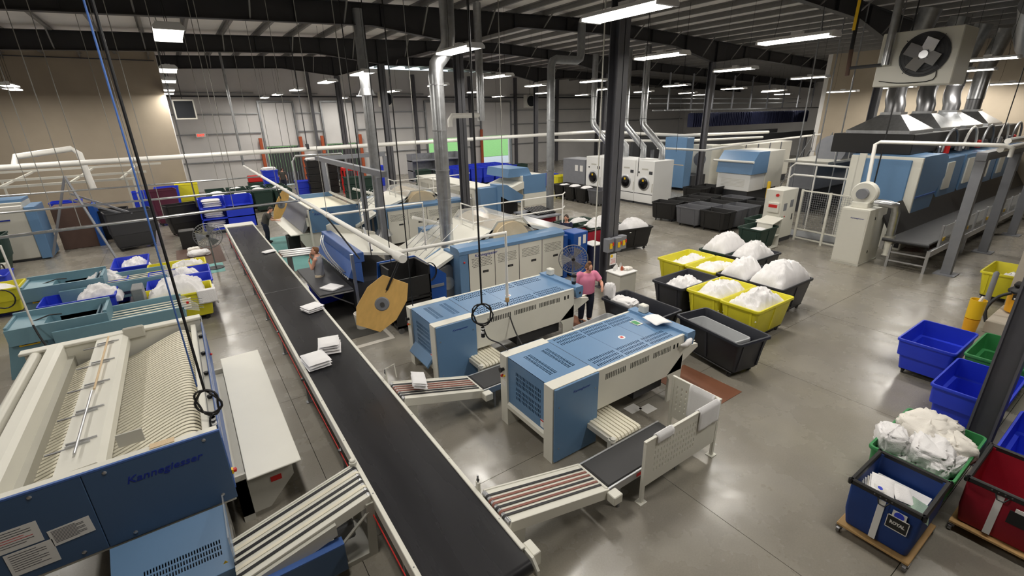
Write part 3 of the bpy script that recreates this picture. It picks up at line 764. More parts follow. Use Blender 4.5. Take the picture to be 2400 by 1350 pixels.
# far side wall, left tubes, cross beams
MB().box(mx0+.4, mx1, my1-.08, my1, .7, mz, .01).build('far_frame', 'cream', m3)
MB().box(mx0+.35, mx1+.02, my1-.13, my1+.05, mz-.03, mz+.02, .01).build('far_rail', 'cream', m3)
MB().tube([(-2.56, my0+.1, 1.78), (-2.56, my1-.1, 1.78)], .075, 16).build('support_tube', 'cream', m3, 40)
MB().prism([(-2.38, 1.62), (-2.2, 1.62), (-2.2, 1.86), (-2.26, 1.9), (-2.38, 1.9)], 'Y', my0+.1, my1-.08).build('cross_beam', 'cream', m3)
MB().box(-2.2, -2.12, my0+.1, my1-.08, 1.46, 1.64).build('beam_skirt', 'creamdk', m3)
MB().prism([(-1.82, 1.7), (-1.78, 1.84), (-1.42, 1.86), (-1.36, 1.8), (-1.36, 1.66)], 'Y', my0+.1, my1-.1).build('wide_beam', 'cream', m3)
for k in range(5):
    y = my0+.6+k*.78
    for dx in (0, .06):
        MB().box(-1.74, -1.52+dx, y+dx, y+.02+dx, 1.845, 1.875).build('clip', 'alu', m3)
    MB().box(-1.92, -1.72, y+.0, y+.03, 1.83, 1.842).build('clip_tongue', 'steel', m3)
MB().tube([(-1.62, my0+.35, 1.9), (-1.62, my0+1.9, 1.9)], .014, 8).build('sensor_rod', 'alu', m3)
MB().tube([(-1.6, my0+1.95, 1.9), (-1.6, my1-.25, 1.9)], .014, 8).build('sensor_rod', 'tan', m3)
MB().box(-1.24, -1.0, my0+.28, my0+.3, 1.84, 2.0).build('sensor_plate', 'creamdk', m3)
MB().box(-.95, -.72, my0+.02, my0+.12, mz+.001, mz+.012).build('clear_block', 'tan', m3)
MB().box(-1.42, -1.12, my1-.16, my1-.1, mz-.12, mz+.1, .02).build('hanger_plate', 'creamdk', m3)
# ribbons: right (curved over the roller) and left bed
def curve(P, n):
    out = []
    for i in range(n+1):
        t_ = i/n*(len(P)-1); k = min(int(t_), len(P)-2); f_ = t_-k
        p0 = Vector(P[max(k-1, 0)]); p1 = Vector(P[k]); p2 = Vector(P[k+1]); p3 = Vector(P[min(k+2, len(P)-1)])
        out.append(.5*((2*p1)+(-p0+p2)*f_+(2*p0-5*p1+4*p2-p3)*f_*f_+(-p0+3*p1-3*p2+p3)*f_**3))
    return out
pr1 = curve([(-1.5, 1.42), (-1.2, 1.52), (-.9, 1.64), (-.66, 1.72), (-.54, 1.71), (-.47, 1.62), (-.46, 1.45)], 18)
pr0 = curve([(-2.25, 1.46), (-2.0, 1.53), (-1.74, 1.62)], 6)
N_R = 44
for prof_, m_, nm in ((pr1, 'strap', 'ribbon'), (pr0, 'strap', 'rear_ribbon')):
    pitch = (my1-my0-.42)/N_R
    low = [Vector((p.x+.004, p.y-.012)) for p in prof_]
    poly = [(p.x, p.y) for p in prof_]+[(p.x, p.y) for p in low[::-1]]
    first = None
    for k in range(N_R):
        y = my0+.22+k*pitch
        if first is None:
            first = MB().prism(poly, 'Y', y, y+pitch*.66).build(nm, m_, m3, 30); oy = y
        else:
            c = first.copy(); COL.objects.link(c); c.location = (0, y-oy, 0)
for prof_ in (pr1, pr0):                                  # dark deck under the ribbons
    poly = [(p.x+.012, p.y-.03) for p in prof_]+[(p.x+.02, p.y-.05) for p in prof_[::-1]]
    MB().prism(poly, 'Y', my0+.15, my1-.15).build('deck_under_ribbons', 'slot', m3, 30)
MB().box(-2.4, -.5, my0+.12, my1-.1, .8, .84).build('base_deck', 'dkgrey', m3)
MB().bar((-2.02, my0+.5, 1.33), (-1.75, my0+1.95, 1.4), .03, .02).build('press_arm', 'steel', m3)
MB().bar((-2.2, my0+2.1, 1.28), (-1.75, my0+2.6, 1.38), .03, .02).build('press_arm', 'steel', m3)
for dy in (0, .1): MB().lathe([(.06, -.02), (.06, .02)], (-1.99+dy*.3, my0+.62+dy, 1.36), 16, 'X').build('press_wheel', 'rubber2', m3)
# right edge: cover strip with cable gear, blue plexi side
MB().box(-.46, -.38, my0+.2, my1-.12, 1.5, 1.76, .01).build('inner_rail', 'cream', m3)
MB().box(-.38, -.3, my0+.1, my1-.1, 1.46, 1.6).build('cable_tray', 'creamdk', m3)
MB().box(-.3, -.27, my0, my1, .95, 1.72, .005).build('right_side_panel', 'denim', m3)
MB().box(-.275, -.262, my0+.02, my1-.05, 1.66, 1.86).build('clear_edge', 'plastic_clear', m3)
for k in range(5): MB().lathe([(.0, 0), (.03, .01), (.035, .05), (.0, .06)], (-.34, my0+.5+k*.8, 1.6), 8).build('cable_gland', 'black', m3)
MB().lathe([(.02, 0), (.03, .01), (.03, .04), (0, .05)], (-.26, my0+.02, 1.2), 10, 'X').build('stop_button', 'red', m3)
MB().box(-.27, -.25, my0-.01, my0+.05, 1.17, 1.23).build('stop_plate', 'yellow', m3)
MB().lathe([(.015, 0), (.025, .02), (0, .04)], (-.26, my1-1.0, 1.45), 8, 'X').build('stop_button', 'red', m3)
for y in (my0+.3, my1-.4):
    for x in (-2.3, -.5): MB().box(x-.06, x+.06, y-.06, y+.06, 0, .8).build('leg', 'creamdk', m3)
# perforated hood under the side panel and delivery ribbons toward the long belt
hs = []
for r in range(3): hs += slots(-1.28, -.54, 27, 5.26+r*.062, 5.26+r*.062+.045, .5)
def hoodf(u, v, d): return (u, v, .50+(v-5.08)*.46-d)
f = MB().plate((-1.55, -.43), (5.08, 5.8), hs, hoodf, .01); f.prism([(5.08, .5), (5.8, .83), (5.8, .7), (5.08, .36)], 'X', -1.55, -1.54)
f.box(-1.55, -.43, 5.07, 5.085, .36, .5); f.build('lower_hood', 'mblue', m3)
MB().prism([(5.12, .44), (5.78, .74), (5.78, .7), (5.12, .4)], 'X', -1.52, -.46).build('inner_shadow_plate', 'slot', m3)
MB().box(-.44, -.425, 5.06, 5.85, .45, .95).build('clear_guard', 'plastic_clear', m3)
s = MB().prism([(-.56, .53), (-.50, .53), (-.53, .575)], 'Y', 5.155, 5.158).build('warning_triangle', 'yellow', m3)
MB().tube([(-1.3, 5.02, .38), (-.5, 5.02, .38)], .035, 10).build('guide_roller', 'tan', m3, 40)
MB().box(-2.4, -1.5, 5.2, 5.9, .2, .24).build('lower_shelf', 'dkgrey', m3)
d3 = thing('delivery_conveyor', 'inclined delivery conveyor with black ribbons and dark blue side, bottom left', 'conveyor', (.4, 5.1, 0))
M = Matrix.Translation((1.1, 0, .94)) @ Matrix.Rotation(PI, 4, 'Z')
x1, z1, x0_, z0_ = 1.08, .93, -.45, .55
y0, y1 = 4.76, 5.46
ang = math.atan2(z1-z0_, x1-x0_); L = math.hypot(x1-x0_, z1-z0_); M = Matrix.Translation((x0_, 0, z0_)) @ Matrix.Rotation(-ang, 4, 'Y')
MB().box(0, L-.04, y0+.03, y1-.02, -.05, -.012, 0, M).build('bed', 'cream', d3)
for y in (y0, y1-.03): MB().box(0, L-.02, y, y+.03, -.14, -.002, .003, M).build('side_plate', 'cream', d3)
for k, c in enumerate(['rubber2', 'strap', 'rubber2', 'rubber2', 'strap', 'rubber2']):
    u = y0+.09+k*.1
    vs = [(0, -.01), (0, -.004), (L-.05, -.004)]+[(L-.03+.03*math.sin(a), -.035+.031*math.cos(a)) for a in [PI*j/5 for j in range(6)]]+[(L-.05, -.075), (L-.05, -.01)]
    q = [M @ Vector((a, 0, z)) for a, z in vs]
    MB().prism([(p.x, p.z) for p in q], 'Y', u, u+.045).build('ribbon', c, d3)
p = M @ Vector((L-.03, 0, -.035)); MB().lathe([(.026, y0+.02), (.026, y1-.02)], (p.x, 0, p.z), 12, 'Y').build('head_roller', 'alu', d3, 40)
MB().prism([(-.45, .52), (.62, .78), (.62, .62), (-.45, .3)], 'Y', y0-.06, y0-.01).build('lower_side', 'creamdk', d3)
MB().box(-.45, .66, y0-.14, y0-.06, .12, .52, .006).build('blue_cover', 'mblue_dk', d3)
MB().box(-.45, .66, y0-.14, y0-.01, .52, .535).build('cover_edge', 'denim', d3)
for y in (y0-.02, y1-.04):
    e = MB(); e.prism([(.95, 0), (1.06, 0), (1.1, .82), (1.0, .82)], 'Y', y, y+.03); e.prism([(.55, 0), (.95, 0), (.95, .07), (.55, .07)], 'Y', y, y+.03); e.build('stand', 'creamdk', d3)
    MB().bar((.66, y+.015, .4), (1.02, y+.015, .7), .04, .02).build('stand_brace', 'creamdk', d3)
MB().box(.6, .85, y0+.1, y1-.15, .3, .55, .02).build('gear_motor', 'steelgrey', d3)
MB().box(.7, 1.0, y0, y1, .02, .05).build('base_plate', 'creamdk', d3)
# white laminate table
tb = thing('work_table', 'long white laminate work table beside the big sheet folder', 'table', (.2, 8.2, 0))
MB().box(-.15, .53, 6.12, 10.22, .785, .81, .008).build('tabletop', 'cream', tb)
for y in (6.3, 9.8):
    p = MB(); p.prism([(-.3, .1), (.05, .1), (.42, .5), (.42, .785), (-.3, .785)], 'Y', y, y+.04); p.build('support_panel', 'creamdk', tb)
MB().box(-.3, -.16, 6.3, 9.84, .0, .7).build('back_panel', 'creamdk', tb)
MB().box(.12, .26, 6.288, 6.298, .5, .58, 0, Matrix.Rotation(0, 4, 'Y')).build('red_tag', 'red', tb)
# ================================================================ BINS
def ring(hx, hy, r, z, n=4):
    out = []
    for cx, cy, a0 in ((hx-r, hy-r, 0), (-hx+r, hy-r, PI/2), (-hx+r, -hy+r, PI), (hx-r, -hy+r, 1.5*PI)):
        for k in range(n): a = a0+PI/2*k/(n-1); out.append((cx+r*math.cos(a), cy+r*math.sin(a), z))
    return out
def loft(loops, cap0=True, cap1=True):
    n = len(loops[0]); vs = [p for l in loops for p in l]; fs = []
    for i in range(len(loops)-1):
        for k in range(n): fs.append((i*n+k, i*n+(k+1) % n, (i+1)*n+(k+1) % n, (i+1)*n+k))
    if cap0: fs.append(tuple(reversed(range(n))))
    if cap1: fs.append(tuple((len(loops)-1)*n+k for k in range(n)))
    return vs, fs
def caster(mb, x, y, zt, r=.055):
    mb.lathe([(r, -.018), (r, .018)], (x, y, r), 12, 'Y'); mb.bar((x+.03, y, zt), (x, y, r), .07, .02); mb.box(x-.04, x+.05, y-.035, y+.035, zt-.012, zt)
def bin_proto(L, W, H, style, m, name='laundry_bin'):
    t = thing(name, 'bin', 'bin'); hx, hy = L/2, W/2; z0 = .15
    if style == 'step':
        S_ = [(.84, z0, .06), (.885, H*.55, .06), (.94, H*.56, .06), (.965, H-.05, .06), (1, H-.05, .07), (1.005, H-.02, .07), (.995, H, .07), (.955, H, .05), (.935, H*.58, .05), (.86, H*.56, .05), (.81, z0+.03, .05)]
    elif style == 'taper':
        S_ = [(.82, z0, .09), (.84, z0+.02, .09), (.95, H-.07, .07), (1, H-.06, .08), (1.005, H-.03, .08), (.995, H, .08), (.945, H, .06), (.92, H-.06, .06), (.8, z0+.04, .06)]
    elif style == 'tall':
        S_ = [(.78, z0, .06), (.8, z0+.03, .06), (.9, H*.42, .06), (.93, H*.43, .06), (.97, H-.06, .06), (1, H-.05, .07), (1, H, .07), (.95, H, .05), (.92, H*.45, .05), (.76, z0+.04, .05)]
    loops = [ring(hx*a if style != 'x' else hx, hy-(1-a)*hx*.9, min(r, .2*W), z) for a, z, r in S_]
    vs, fs = loft(loops); MB().add(vs, fs).build('tub', m, t, 35)
    MB().box(-hx*.78, hx*.78, -hy*.75, hy*.75, z0-.035, z0, .01).build('dolly', 'bin_jet', t)
    for sx in (-1, 1):
        for sy in (-1, 1):
            c = MB(); caster(c, sx*hx*.66, sy*hy*.62, z0-.03); c.build('caster', 'rubber2', t)
    if style == 'taper':
        for sx in (-1, 1):
            for yy in (-.3, .3): MB().bar((sx*hx*.855, yy*W, z0+.06), (sx*hx*.955, yy*W, H-.08), .05, .02).build('rib', m, t)
        for sy in (-1, 1): MB().bar((0, sy*(hy-(1-.855)*hx*.9), z0+.06), (0, sy*(hy-(1-.955)*hx*.9), H-.08), .05, .02).build('rib', m, t)
    t.location = (0, 0, -50)
    return t
PROTO = {}
def bin_(key, L, W, H, style, m, x, y, rz, label, group):
    k = (key, L, W, H, style)
    if k not in PROTO:
        o = bin_proto(L, W, H, style, m); PROTO[k] = (o, m, ALLKIDS())
        o.location = (x, y, 0); o.rotation_euler = (0, 0, rz); o['label'] = label; o['group'] = group; return o
    o, m0, tr = PROTO[k]
    return copy_tree(o, (x, y, 0), rz, label, group, {m0: m} if m != m0 else None, tr)
def heap(x, y, rx, ry, z0, h, seed, label, m='linen', rz=0.0, group='linen piles in bins', amp=.15, cat='linen pile', skirt=.12, nu=38, nv=28, off=(0, 0)):
    """crumpled pile of cloth: a dome with ridged folds"""
    vs = []; fs = []; cs, sn = math.cos(rz), math.sin(rz); sd = seed*7.31
    for i in range(nu+1):
        for j in range(nv+1):
            u, v = i/nu*2-1, j/nv*2-1
            d = max(0, (1-abs(u)**2.6)*(1-abs(v)**2.6))
            q = Vector((u*rx*2.2+sd, v*ry*2.2, sd*.37))
            w = Vector((noise.noise(q*1.7), noise.noise(q*1.7+Vector((5, 3, 1))), 0))
            n1 = noise.noise(q*1.1+w*.5); n2 = 1-abs(noise.noise(q*2.3+w*.9))*2; n3 = 1-abs(noise.noise(q*5.1+w*1.4))*2
            dome = d**.42*math.exp(-((u-off[0])**2+(v-off[1])**2)*.25)
            z = z0-skirt+(h+skirt)*dome+d**.3*amp*(n1*.8+n2*.6+n3*.42)
            px = u*rx*(1+.0*n1)+d*.05*w.x; py = v*ry+d*.05*w.y
            vs.append((px*cs-py*sn, px*sn+py*cs, z))
    for i in range(nu):
        for j in range(nv):
            a = i*(nv+1)+j; fs.append((a, a+nv+1, a+nv+2, a+1))
    o = solo(MB().add(vs, fs), 'linen_pile', m, label, cat, group, 70); o.location = (x, y, 0)
    return o
G1 = 'linen bins in the centre of the floor'
A_ = ('a', 1.68, 1.02, .9, 'taper')
bin_(*A_, 'bin_yellow', 12.85, 8.76, 0, 'yellow bin farthest back in the yellow group, little linen inside', G1)
bin_(*A_, 'bin_yellow', 12.85, 7.73, 0, 'yellow bin between the back yellow one and the grey heaped bin', G1)
bin_(*A_, 'bin_black', 11.02, 7.46, 0, 'black bin left of the yellow group with a low white pile', G1)
bin_(*A_, 'bin_yellow', 11.15, 6.44, 0, 'yellow bin right beside the black bin, linen with a green strip', G1)
bin_(*A_, 'bin_yellow', 11.12, 5.45, 0, 'frontmost yellow bin, heaped with white linen to the rim', G1)
bin_(*A_, 'bin_black', 12.97, 5.83, 0, 'slate bin with the biggest overflowing heap, right of the yellow bins', G1)
bin_(*A_, 'bin_black', 12.93, 6.75, 0, 'slate bin with a tall narrow heap, behind the frontmost yellow bin', G1)
bin_(*A_, 'bin_dkgreen', 14.8, 8.6, 0, 'dark green bin heaped high at the back of the linen group', G1)
bin_(*A_, 'bin_black', 14.82, 7.64, 0, 'slate bin heaped at the back right of the linen group', G1)
heap(12.95, 8.7, .7, .42, .62, .2, 1, 'sparse white linen in the back yellow bin', off=(.7, -.2))
heap(12.85, 7.73, .72, .42, .7, .16, 2, 'white linen in the second yellow bin')
heap(11.02, 7.46, .7, .4, .62, .22, 3, 'low white pile in the black bin beside the yellow group', off=(-.3, -.1))
heap(11.15, 6.44, .74, .43, .66, .3, 4, 'white linen pile in the yellow bin next to the black bin')
heap(11.12, 5.45, .76, .43, .72, .3, 5, 'white linen pile in the frontmost yellow bin')
heap(13.0, 5.85, .84, .46, .86, .48, 6, 'biggest overflowing white linen heap on a slate bin', amp=.13, skirt=.05)
heap(12.75, 6.8, .55, .42, .8, .48, 7, 'tall narrow linen heap in the slate bin behind', amp=.12)
heap(14.8, 8.62, .76, .46, .84, .5, 8, 'tall rounded linen heap in the dark green bin', amp=.13)
heap(14.85, 7.66, .7, .42, .8, .38, 9, 'lumpy linen heap in the back right slate bin', amp=.13)
# two large black bins by the folders
B_ = ('b', 1.78, .96, .9, 'taper')
bin_(*B_, 'bin_black', 9.03, 5.09, PI/2-.17, 'large slate bin nearest the folder, empty but for a grey tray', 'large slate bins by the folders')
bin_(*B_, 'bin_black', 8.58, 6.98, PI/2, 'large black bin between the woman in pink and the nearest folder', 'large slate bins by the folders')
t = bin_proto(1.35, .55, .55, 'taper', 'bin_light', 'plastic_tray'); tag(t, 'pale grey plastic tray standing inside the large slate bin', 'tray', 'grey trays'); t.location = (9.08, 5.2, .2); t.rotation_euler = (0, 0, PI/2-.17)
TRAYT = ALLKIDS(); copy_tree(t, (7.5, 7.3, 0), .1, 'pale grey plastic tray on the floor between the two folders', 'grey trays', None, TRAYT)
# right foreground bins
C_ = ('c', 1.54, .94, .82, 'step'); G2_ = 'poly bins in the right foreground'
bin_(*C_, 'bin_blue', 12.23, 2.19, 0, 'empty blue bin farthest left of the right foreground group', G2_)
bin_(*C_, 'bin_blue', 10.62, 1.21, 0, 'empty blue bin just left of the dark column', G2_)
bin_(*C_, 'bin_green', 12.45, 1.2, 0, 'empty green bin behind the dark column', G2_)
bin_(*C_, 'bin_green', 7.95, 1.17, 0, 'green bin full of crumpled cream and white linen, right foreground', G2_)
bin_(*C_, 'bin_blue', 9.25, .12, 0, 'blue bin behind the red canvas cart at the right edge', G2_)
bin_(*C_, 'bin_blue', 10.86, .05, 0, 'blue bin peeking out right of the dark column', G2_)
bin_(*C_, 'bin_green', 12.4, -.05, 0, 'green bin sliver at the right edge behind the blue bins', G2_)
bin_('y', 1.6, .95, .86, 'taper', 'bin_yellow', 19.0, 2.38, 0, 'yellow bin half hidden behind the pale wall at right', 'single yellow bin')
heap(19.0, 2.2, .7, .38, .5, .15, 31, 'some linen in the yellow bin at the right wall')
# linen pieces in the green foreground bin
GB = 'linen in the green foreground bin'
heap(7.95, 1.2, .6, .36, .55, .12, 11, 'bottom layer of grey white linen in the green foreground bin', group=GB)
def lump(name, x, y, z, sx, sy, sz, seed, m, label, cat, group, rz=0, folds=4.0, amp=.24):
    vs = []; fs = []; nu, nv = 40, 22
    for i in range(nv+1):
        for j in range(nu):
            th = PI*i/nv; ph = 2*PI*j/nu
            p = Vector((math.sin(th)*math.cos(ph), math.sin(th)*math.sin(ph), math.cos(th)))
            q = Vector((p.x*folds*.6+seed*3, p.y*folds*2.2, p.z*1.3)); w = noise.noise(q*.6)*1.2
            r = 1+amp*(1-2*abs(noise.noise(q+Vector((w, w, 0)))))+.06*noise.noise(q*2.7)
            e = .55
            s3 = lambda a: math.copysign(abs(a)**e, a) if a else 0
            vs.append((s3(p.x)*sx*r, s3(p.y)*sy*r, s3(p.z)*sz*r*(1 if p.z > 0 else .6)))
    for i in range(nv):
        for j in range(nu): fs.append((i*nu+j, (i+1)*nu+j, (i+1)*nu+(j+1) % nu, i*nu+(j+1) % nu))
    o = solo(MB().add(vs, fs), name, m, label, cat, group, 80); o.location = (x, y, z); o.rotation_euler = (0, 0, rz); return o
lump('crumpled_sheet', 7.62, 1.5, .78, .2, .16, .17, 1, 'linen', 'rolled white towel at the left corner of the green bin', 'linen', GB, .5, 5)
lump('crumpled_sheet', 8.32, 1.28, .8, .34, .26, .16, 2, 'creamlinen', 'cream sheet folded along the back of the green bin', 'linen', GB, -.3, 3)
lump('crumpled_sheet', 7.78, 1.08, .76, .3, .22, .16, 3, 'linen', 'white sheet draped over the front middle of the green bin', 'linen', GB, .2, 3)
lump('crumpled_sheet', 8.15, .98, .76, .26, .18, .17, 4, 'creamlinen', 'gathered cream linen at the right of the green bin', 'linen', GB, .9, 4)
lump('crumpled_sheet', 7.75, .88, .7, .3, .12, .12, 5, 'linen', 'grey white ribbed towel at the near right of the green bin', 'linen', GB, -.2, 6)
# canvas carts
def canvas_cart(x0, x1, y0, y1, h, m, label, stripe, pocket):
    t = thing('canvas_cart', label, 'cart', ((x0+x1)/2, (y0+y1)/2, 0), 'canvas basket carts')
    cx, cy, hx, hy = (x0+x1)/2, (y0+y1)/2, (x1-x0)/2, (y1-y0)/2
    mv = lambda l: [(a+cx, b+cy, c) for a, b, c in l]
    vs, fs = loft([mv(ring(hx*.9, hy*.88, .05, .17)), mv(ring(hx*.97, hy*.97, .05, .4)), mv(ring(hx*.98, hy*.98, .03, h-.05)), mv(ring(hx-.02, hy-.02, .03, h)), mv(ring(hx-.04, hy-.04, .03, h-.02)), mv(ring(hx*.93, hy*.93, .04, .4)), mv(ring(hx*.86, hy*.84, .04, .2))])
    MB().add(vs, fs).build('basket', m, t, 35)
    for a, b, c_, d in ((x0, x1, y0, y0+.03), (x0, x1, y1-.03, y1), (x0, x0+.03, y0, y1), (x1-.03, x1, y0, y1)):
        MB().box(a-.01, b+.01, c_-.01, d+.01, h-.06, h+.015, .012).build('rim_strip', 'bin_jet', t)
    for a in (x0, x1):
        for b in (y0, y1): MB().box(a-.022, a+.022, b-.022, b+.022, h-.07, h+.022, .015).build('rim_corner', 'blackgloss', t)
    MB().box(x0-.02, x1+.02, y0-.01, y1+.01, .115, .15, .005).build('wood_base', 'plywood', t)
    for a in (x0+.01, x1-.05):
        for b in (y0+.02, y1-.02):
            c = MB(); caster(c, a, b, .115, .05); c.build('caster', 'steel', t)
    MB().box(x0-.002, x0+.015, cy-.035+stripe, cy+.035+stripe, .2, h-.07).build('white_stripe', 'signwhite', t)
    for k in range(4): MB().lathe([(.008, 0), (.008, -.006)], (x0-.01, cy+stripe-.09+k*.06, h-.02), 8, 'X').build('rivet', 'steel', t)
    MB().tube([(x0-.012, cy+stripe+.05, h-.05), (x0-.05, cy+stripe+.02, h-.1), (x0-.05, cy+stripe-.04, h-.1), (x0-.012, cy+stripe-.07, h-.05)], .009, 6).build('handle', 'black', t)
    return t
cc = canvas_cart(6.19, 7.12, .72, 1.48, .86, 'canvas_blue', 'blue canvas basket cart on a wooden dolly, nearest at lower right', .02, 1)
pk = MB().box(6.168, 6.185, .82, 1.03, .5, .68).build('card_pocket', 'black', cc)
MB().box(6.172, 6.182, .86, 1.0, .6, .76).build('pocket_card', 'paper', cc)
MB().lathe([(.05, 0), (.05, -.002)], (6.171, .93, .71), 18, 'X').build('card_emblem', 'bin_blue', cc)
for a, b, c_, d in ((.815, 1.035, .495, .505), (.815, 1.035, .675, .685), (.815, .823, .495, .685), (1.027, 1.035, .495, .685)): MB().box(6.164, 6.169, a, b, c_, d).build('pocket_edge', 'paper', cc)
text_mesh('lettering', 'ROYAL', .06, 'paper', cc, frame((6.1665, .925, .59), (0, -1, 0), (0, 0, 1)), .001, bold=.003, width=.15)
rc = canvas_cart(7.42, 8.5, -.14, .64, .86, 'canvas_red', 'red canvas basket cart on a wooden dolly at the right edge', 0.06, 1)
MB().box(7.4, 7.415, .0, .2, .5, .68).build('card_pocket', 'black', rc); MB().box(7.403, 7.412, .04, .16, .6, .73).build('pocket_card', 'paper', rc)
solo(MB().box(-.2, .2, -.12, .12, 0, .012), 'cardboard_sheet', 'tan', 'brown paper lying inside the red canvas cart', 'paper', org=(0, 0, 0)).location = (7.8, .25, .45)
# folded napkins in the blue cart
NG = 'folded linens in the blue canvas cart'
for k in range(6): 
    mb = towel_mesh(.34, .24, .03, 60+k); o = solo(mb, 'folded_napkin', ['linen', 'linen', 'linen', 'creamlinen', 'linen', 'linen'][k], '%s white napkin bundle at the left of the blue canvas cart' % ('lowest', 'second lowest', 'third', 'cream edged fourth', 'fifth', 'topmost')[k], 'napkin', NG, 50)
    o.location = (6.44+.02*k*.3, 1.28-.012*k, .62+k*.034); o.rotation_euler = (.1, -.12, .35+.05*math.sin(k))
tg = MB().box(-.07, .07, -.03, .03, 0, .002); o = solo(tg, 'printed_tag', 'paper', 'white tag with a blue oval on the napkin bundle', 'tag'); o.location = (6.3, 1.2, .865); o.rotation_euler = (.1, .25, -1.2)
e = MB().lathe([(.028, 0), (.028, .002)], (0, 0, .002), 18).build('blue_oval', 'bin_blue', o)
for k in range(4):
    mb = towel_mesh(.3, .22, .035, 70+k); o = solo(mb, 'folded_napkin', ['tan', 'linen', 'linen', 'linen'][k], ['tan folded napkin in the middle of the blue cart', 'white frilled napkin beside the tan one', 'second white frilled napkin beside the tan one', 'top white frilled napkin beside the tan one'][k], 'napkin', NG, 50)
    o.location = (6.5+.02*k, 1.12-.03*k, .64+k*.035); o.rotation_euler = (.25, -.1, .2+.1*k)
for k in range(4):
    mb = towel_mesh(.32, .2, .05, 80+k); o = solo(mb, 'folded_napkin', 'sage', '%s sage green folded cloth at the right of the blue cart' % ('lowest', 'second', 'third', 'topmost')[k], 'napkin', NG, 50)
    o.location = (6.5, .98-.05*k, .6+k*.025); o.rotation_euler = (.35, -.1, .2)
solo(MB().box(6.3, 7.02, .82, 1.4, .2, .58), 'bottom_linen', 'linen', 'hidden linen layer filling the bottom of the blue canvas cart', 'linen', org=(6.7, 1.1, .2))

# dark poly trucks on the right
D_ = ('d', .98, 1.34, .95, 'taper'); G3 = 'empty dark poly trucks near the control cabinet'
for x, y, rz, m, lb in ((20.3, 15.3, .25, 'bin_jet', 'black truck standing apart at the left of the dark truck group'), (20.15, 13.68, 0, 'bin_grey', 'grey truck second from the left in the front of the dark group'),
  (20.2, 12.38, 0, 'bin_jet', 'frontmost black truck of the dark group'), (21.17, 13.72, 0, 'bin_grey', 'grey truck behind the front grey one'), (21.22, 12.4, 0, 'bin_grey', 'grey truck right behind the frontmost black one'),
  (22.28, 12.38, 0, 'bin_grey', 'grey truck third back in the right row'), (23.3, 12.4, 0, 'bin_jet', 'black truck fourth back in the right row'), (22.2, 13.76, 0, 'bin_jet', 'black truck third back in the middle row'),
  (23.22, 13.8, 0, 'bin_jet', 'black truck fourth back in the middle row'), (21.5, 15.2, .1, 'bin_jet', 'black truck second in the left row'), (22.55, 15.25, .1, 'bin_jet', 'black truck third in the left row'), (23.6, 15.3, .1, 'bin_jet', 'black truck last in the left row'),
  (24.3, 12.45, 0, 'bin_jet', 'black truck last in the right row beside the control cabinet'), (24.25, 13.85, 0, 'bin_grey', 'grey truck last in the middle row'), (25.6, 17.3, 0, 'bin_jet', 'black truck against the end of the white dryers'), (26.9, 17.2, 0, 'bin_jet', 'black truck behind the one at the dryer end')):
    bin_(*D_, m, x, y, rz, lb, G3)
E_ = ('e', 1.35, 1.0, .95, 'taper'); 
bin_(*E_, 'bin_dkgreen', 18.45, 9.5, 0, 'dark green bin beside the white podium', 'dark green bins by the control cabinet'); bin_(*E_, 'bin_dkgreen', 20.1, 10.2, 0, 'dark green bin behind the podium, below the control cabinet', 'dark green bins by the control cabinet')
heap(18.5, 9.5, .5, .36, .8, .06, 41, 'thin linen layer in the dark green bin by the podium', amp=.03); heap(20.1, 10.2, .5, .36, .8, .06, 42, 'thin linen layer in the dark green bin below the cabinet', amp=.03)
# trucks in front of the dryers
for k, (x, y, m, lb) in enumerate(((20.75, 23.9, 'bin_jet', 'leftmost black truck before the dryers, little linen'), (20.75, 22.85, 'bin_jet', 'second black truck before the dryers'), (20.75, 21.8, 'bin_jet', 'third black truck before the dryers, most linen'), (20.75, 20.6, 'bin_grey', 'grey truck before the dryers, beside the thick column'))):
    bin_('f', 1.3, 1.0, .95, 'taper', m, x, y, 0, lb, 'trucks before the dryers')
    if k < 3: heap(20.75, y, .5, .34, .85, .06+.05*k, 50+k, ('small linen bit in the leftmost truck before the dryers', 'linen in the second truck before the dryers', 'linen in the third truck before the dryers')[k], amp=.05)
bin_('g', 1.8, .9, .85, 'taper', 'bin_dkgreen', 13.95, 15.3, 0, 'low dark green bin behind the far worker', 'dark bins by the far worker'); heap(14.2, 15.3, .5, .3, .75, .14, 61, 'small linen pile in the low dark green bin', amp=.06)
bin_('h', 1.7, 1.0, .95, 'taper', 'bin_dkgreen', 14.0, 13.75, -.2, 'dark green bin heaped white behind the thick column', 'dark bins by the far worker'); heap(14.0, 13.75, .78, .42, .9, .3, 62, 'white linen heap left of the thick column', amp=.1)
bin_('h', 1.7, 1.0, .95, 'taper', 'bin_jet', 14.6, 12.75, -.2, 'black bin heaped white right of the thick column', 'dark bins by the far worker'); heap(14.8, 12.75, .6, .4, .9, .3, 63, 'white linen heap right of the thick column', amp=.1)
canvas_cart(12.7, 13.5, 13.15, 13.85, .95, 'canvas_red', 'red canvas cart left of the thick column with white strap', 0, 0)
canvas_cart(24.2, 25.5, 5.6, 6.6, .9, 'canvas_red', 'red canvas cart under the sloping black conveyor', 0, 0)
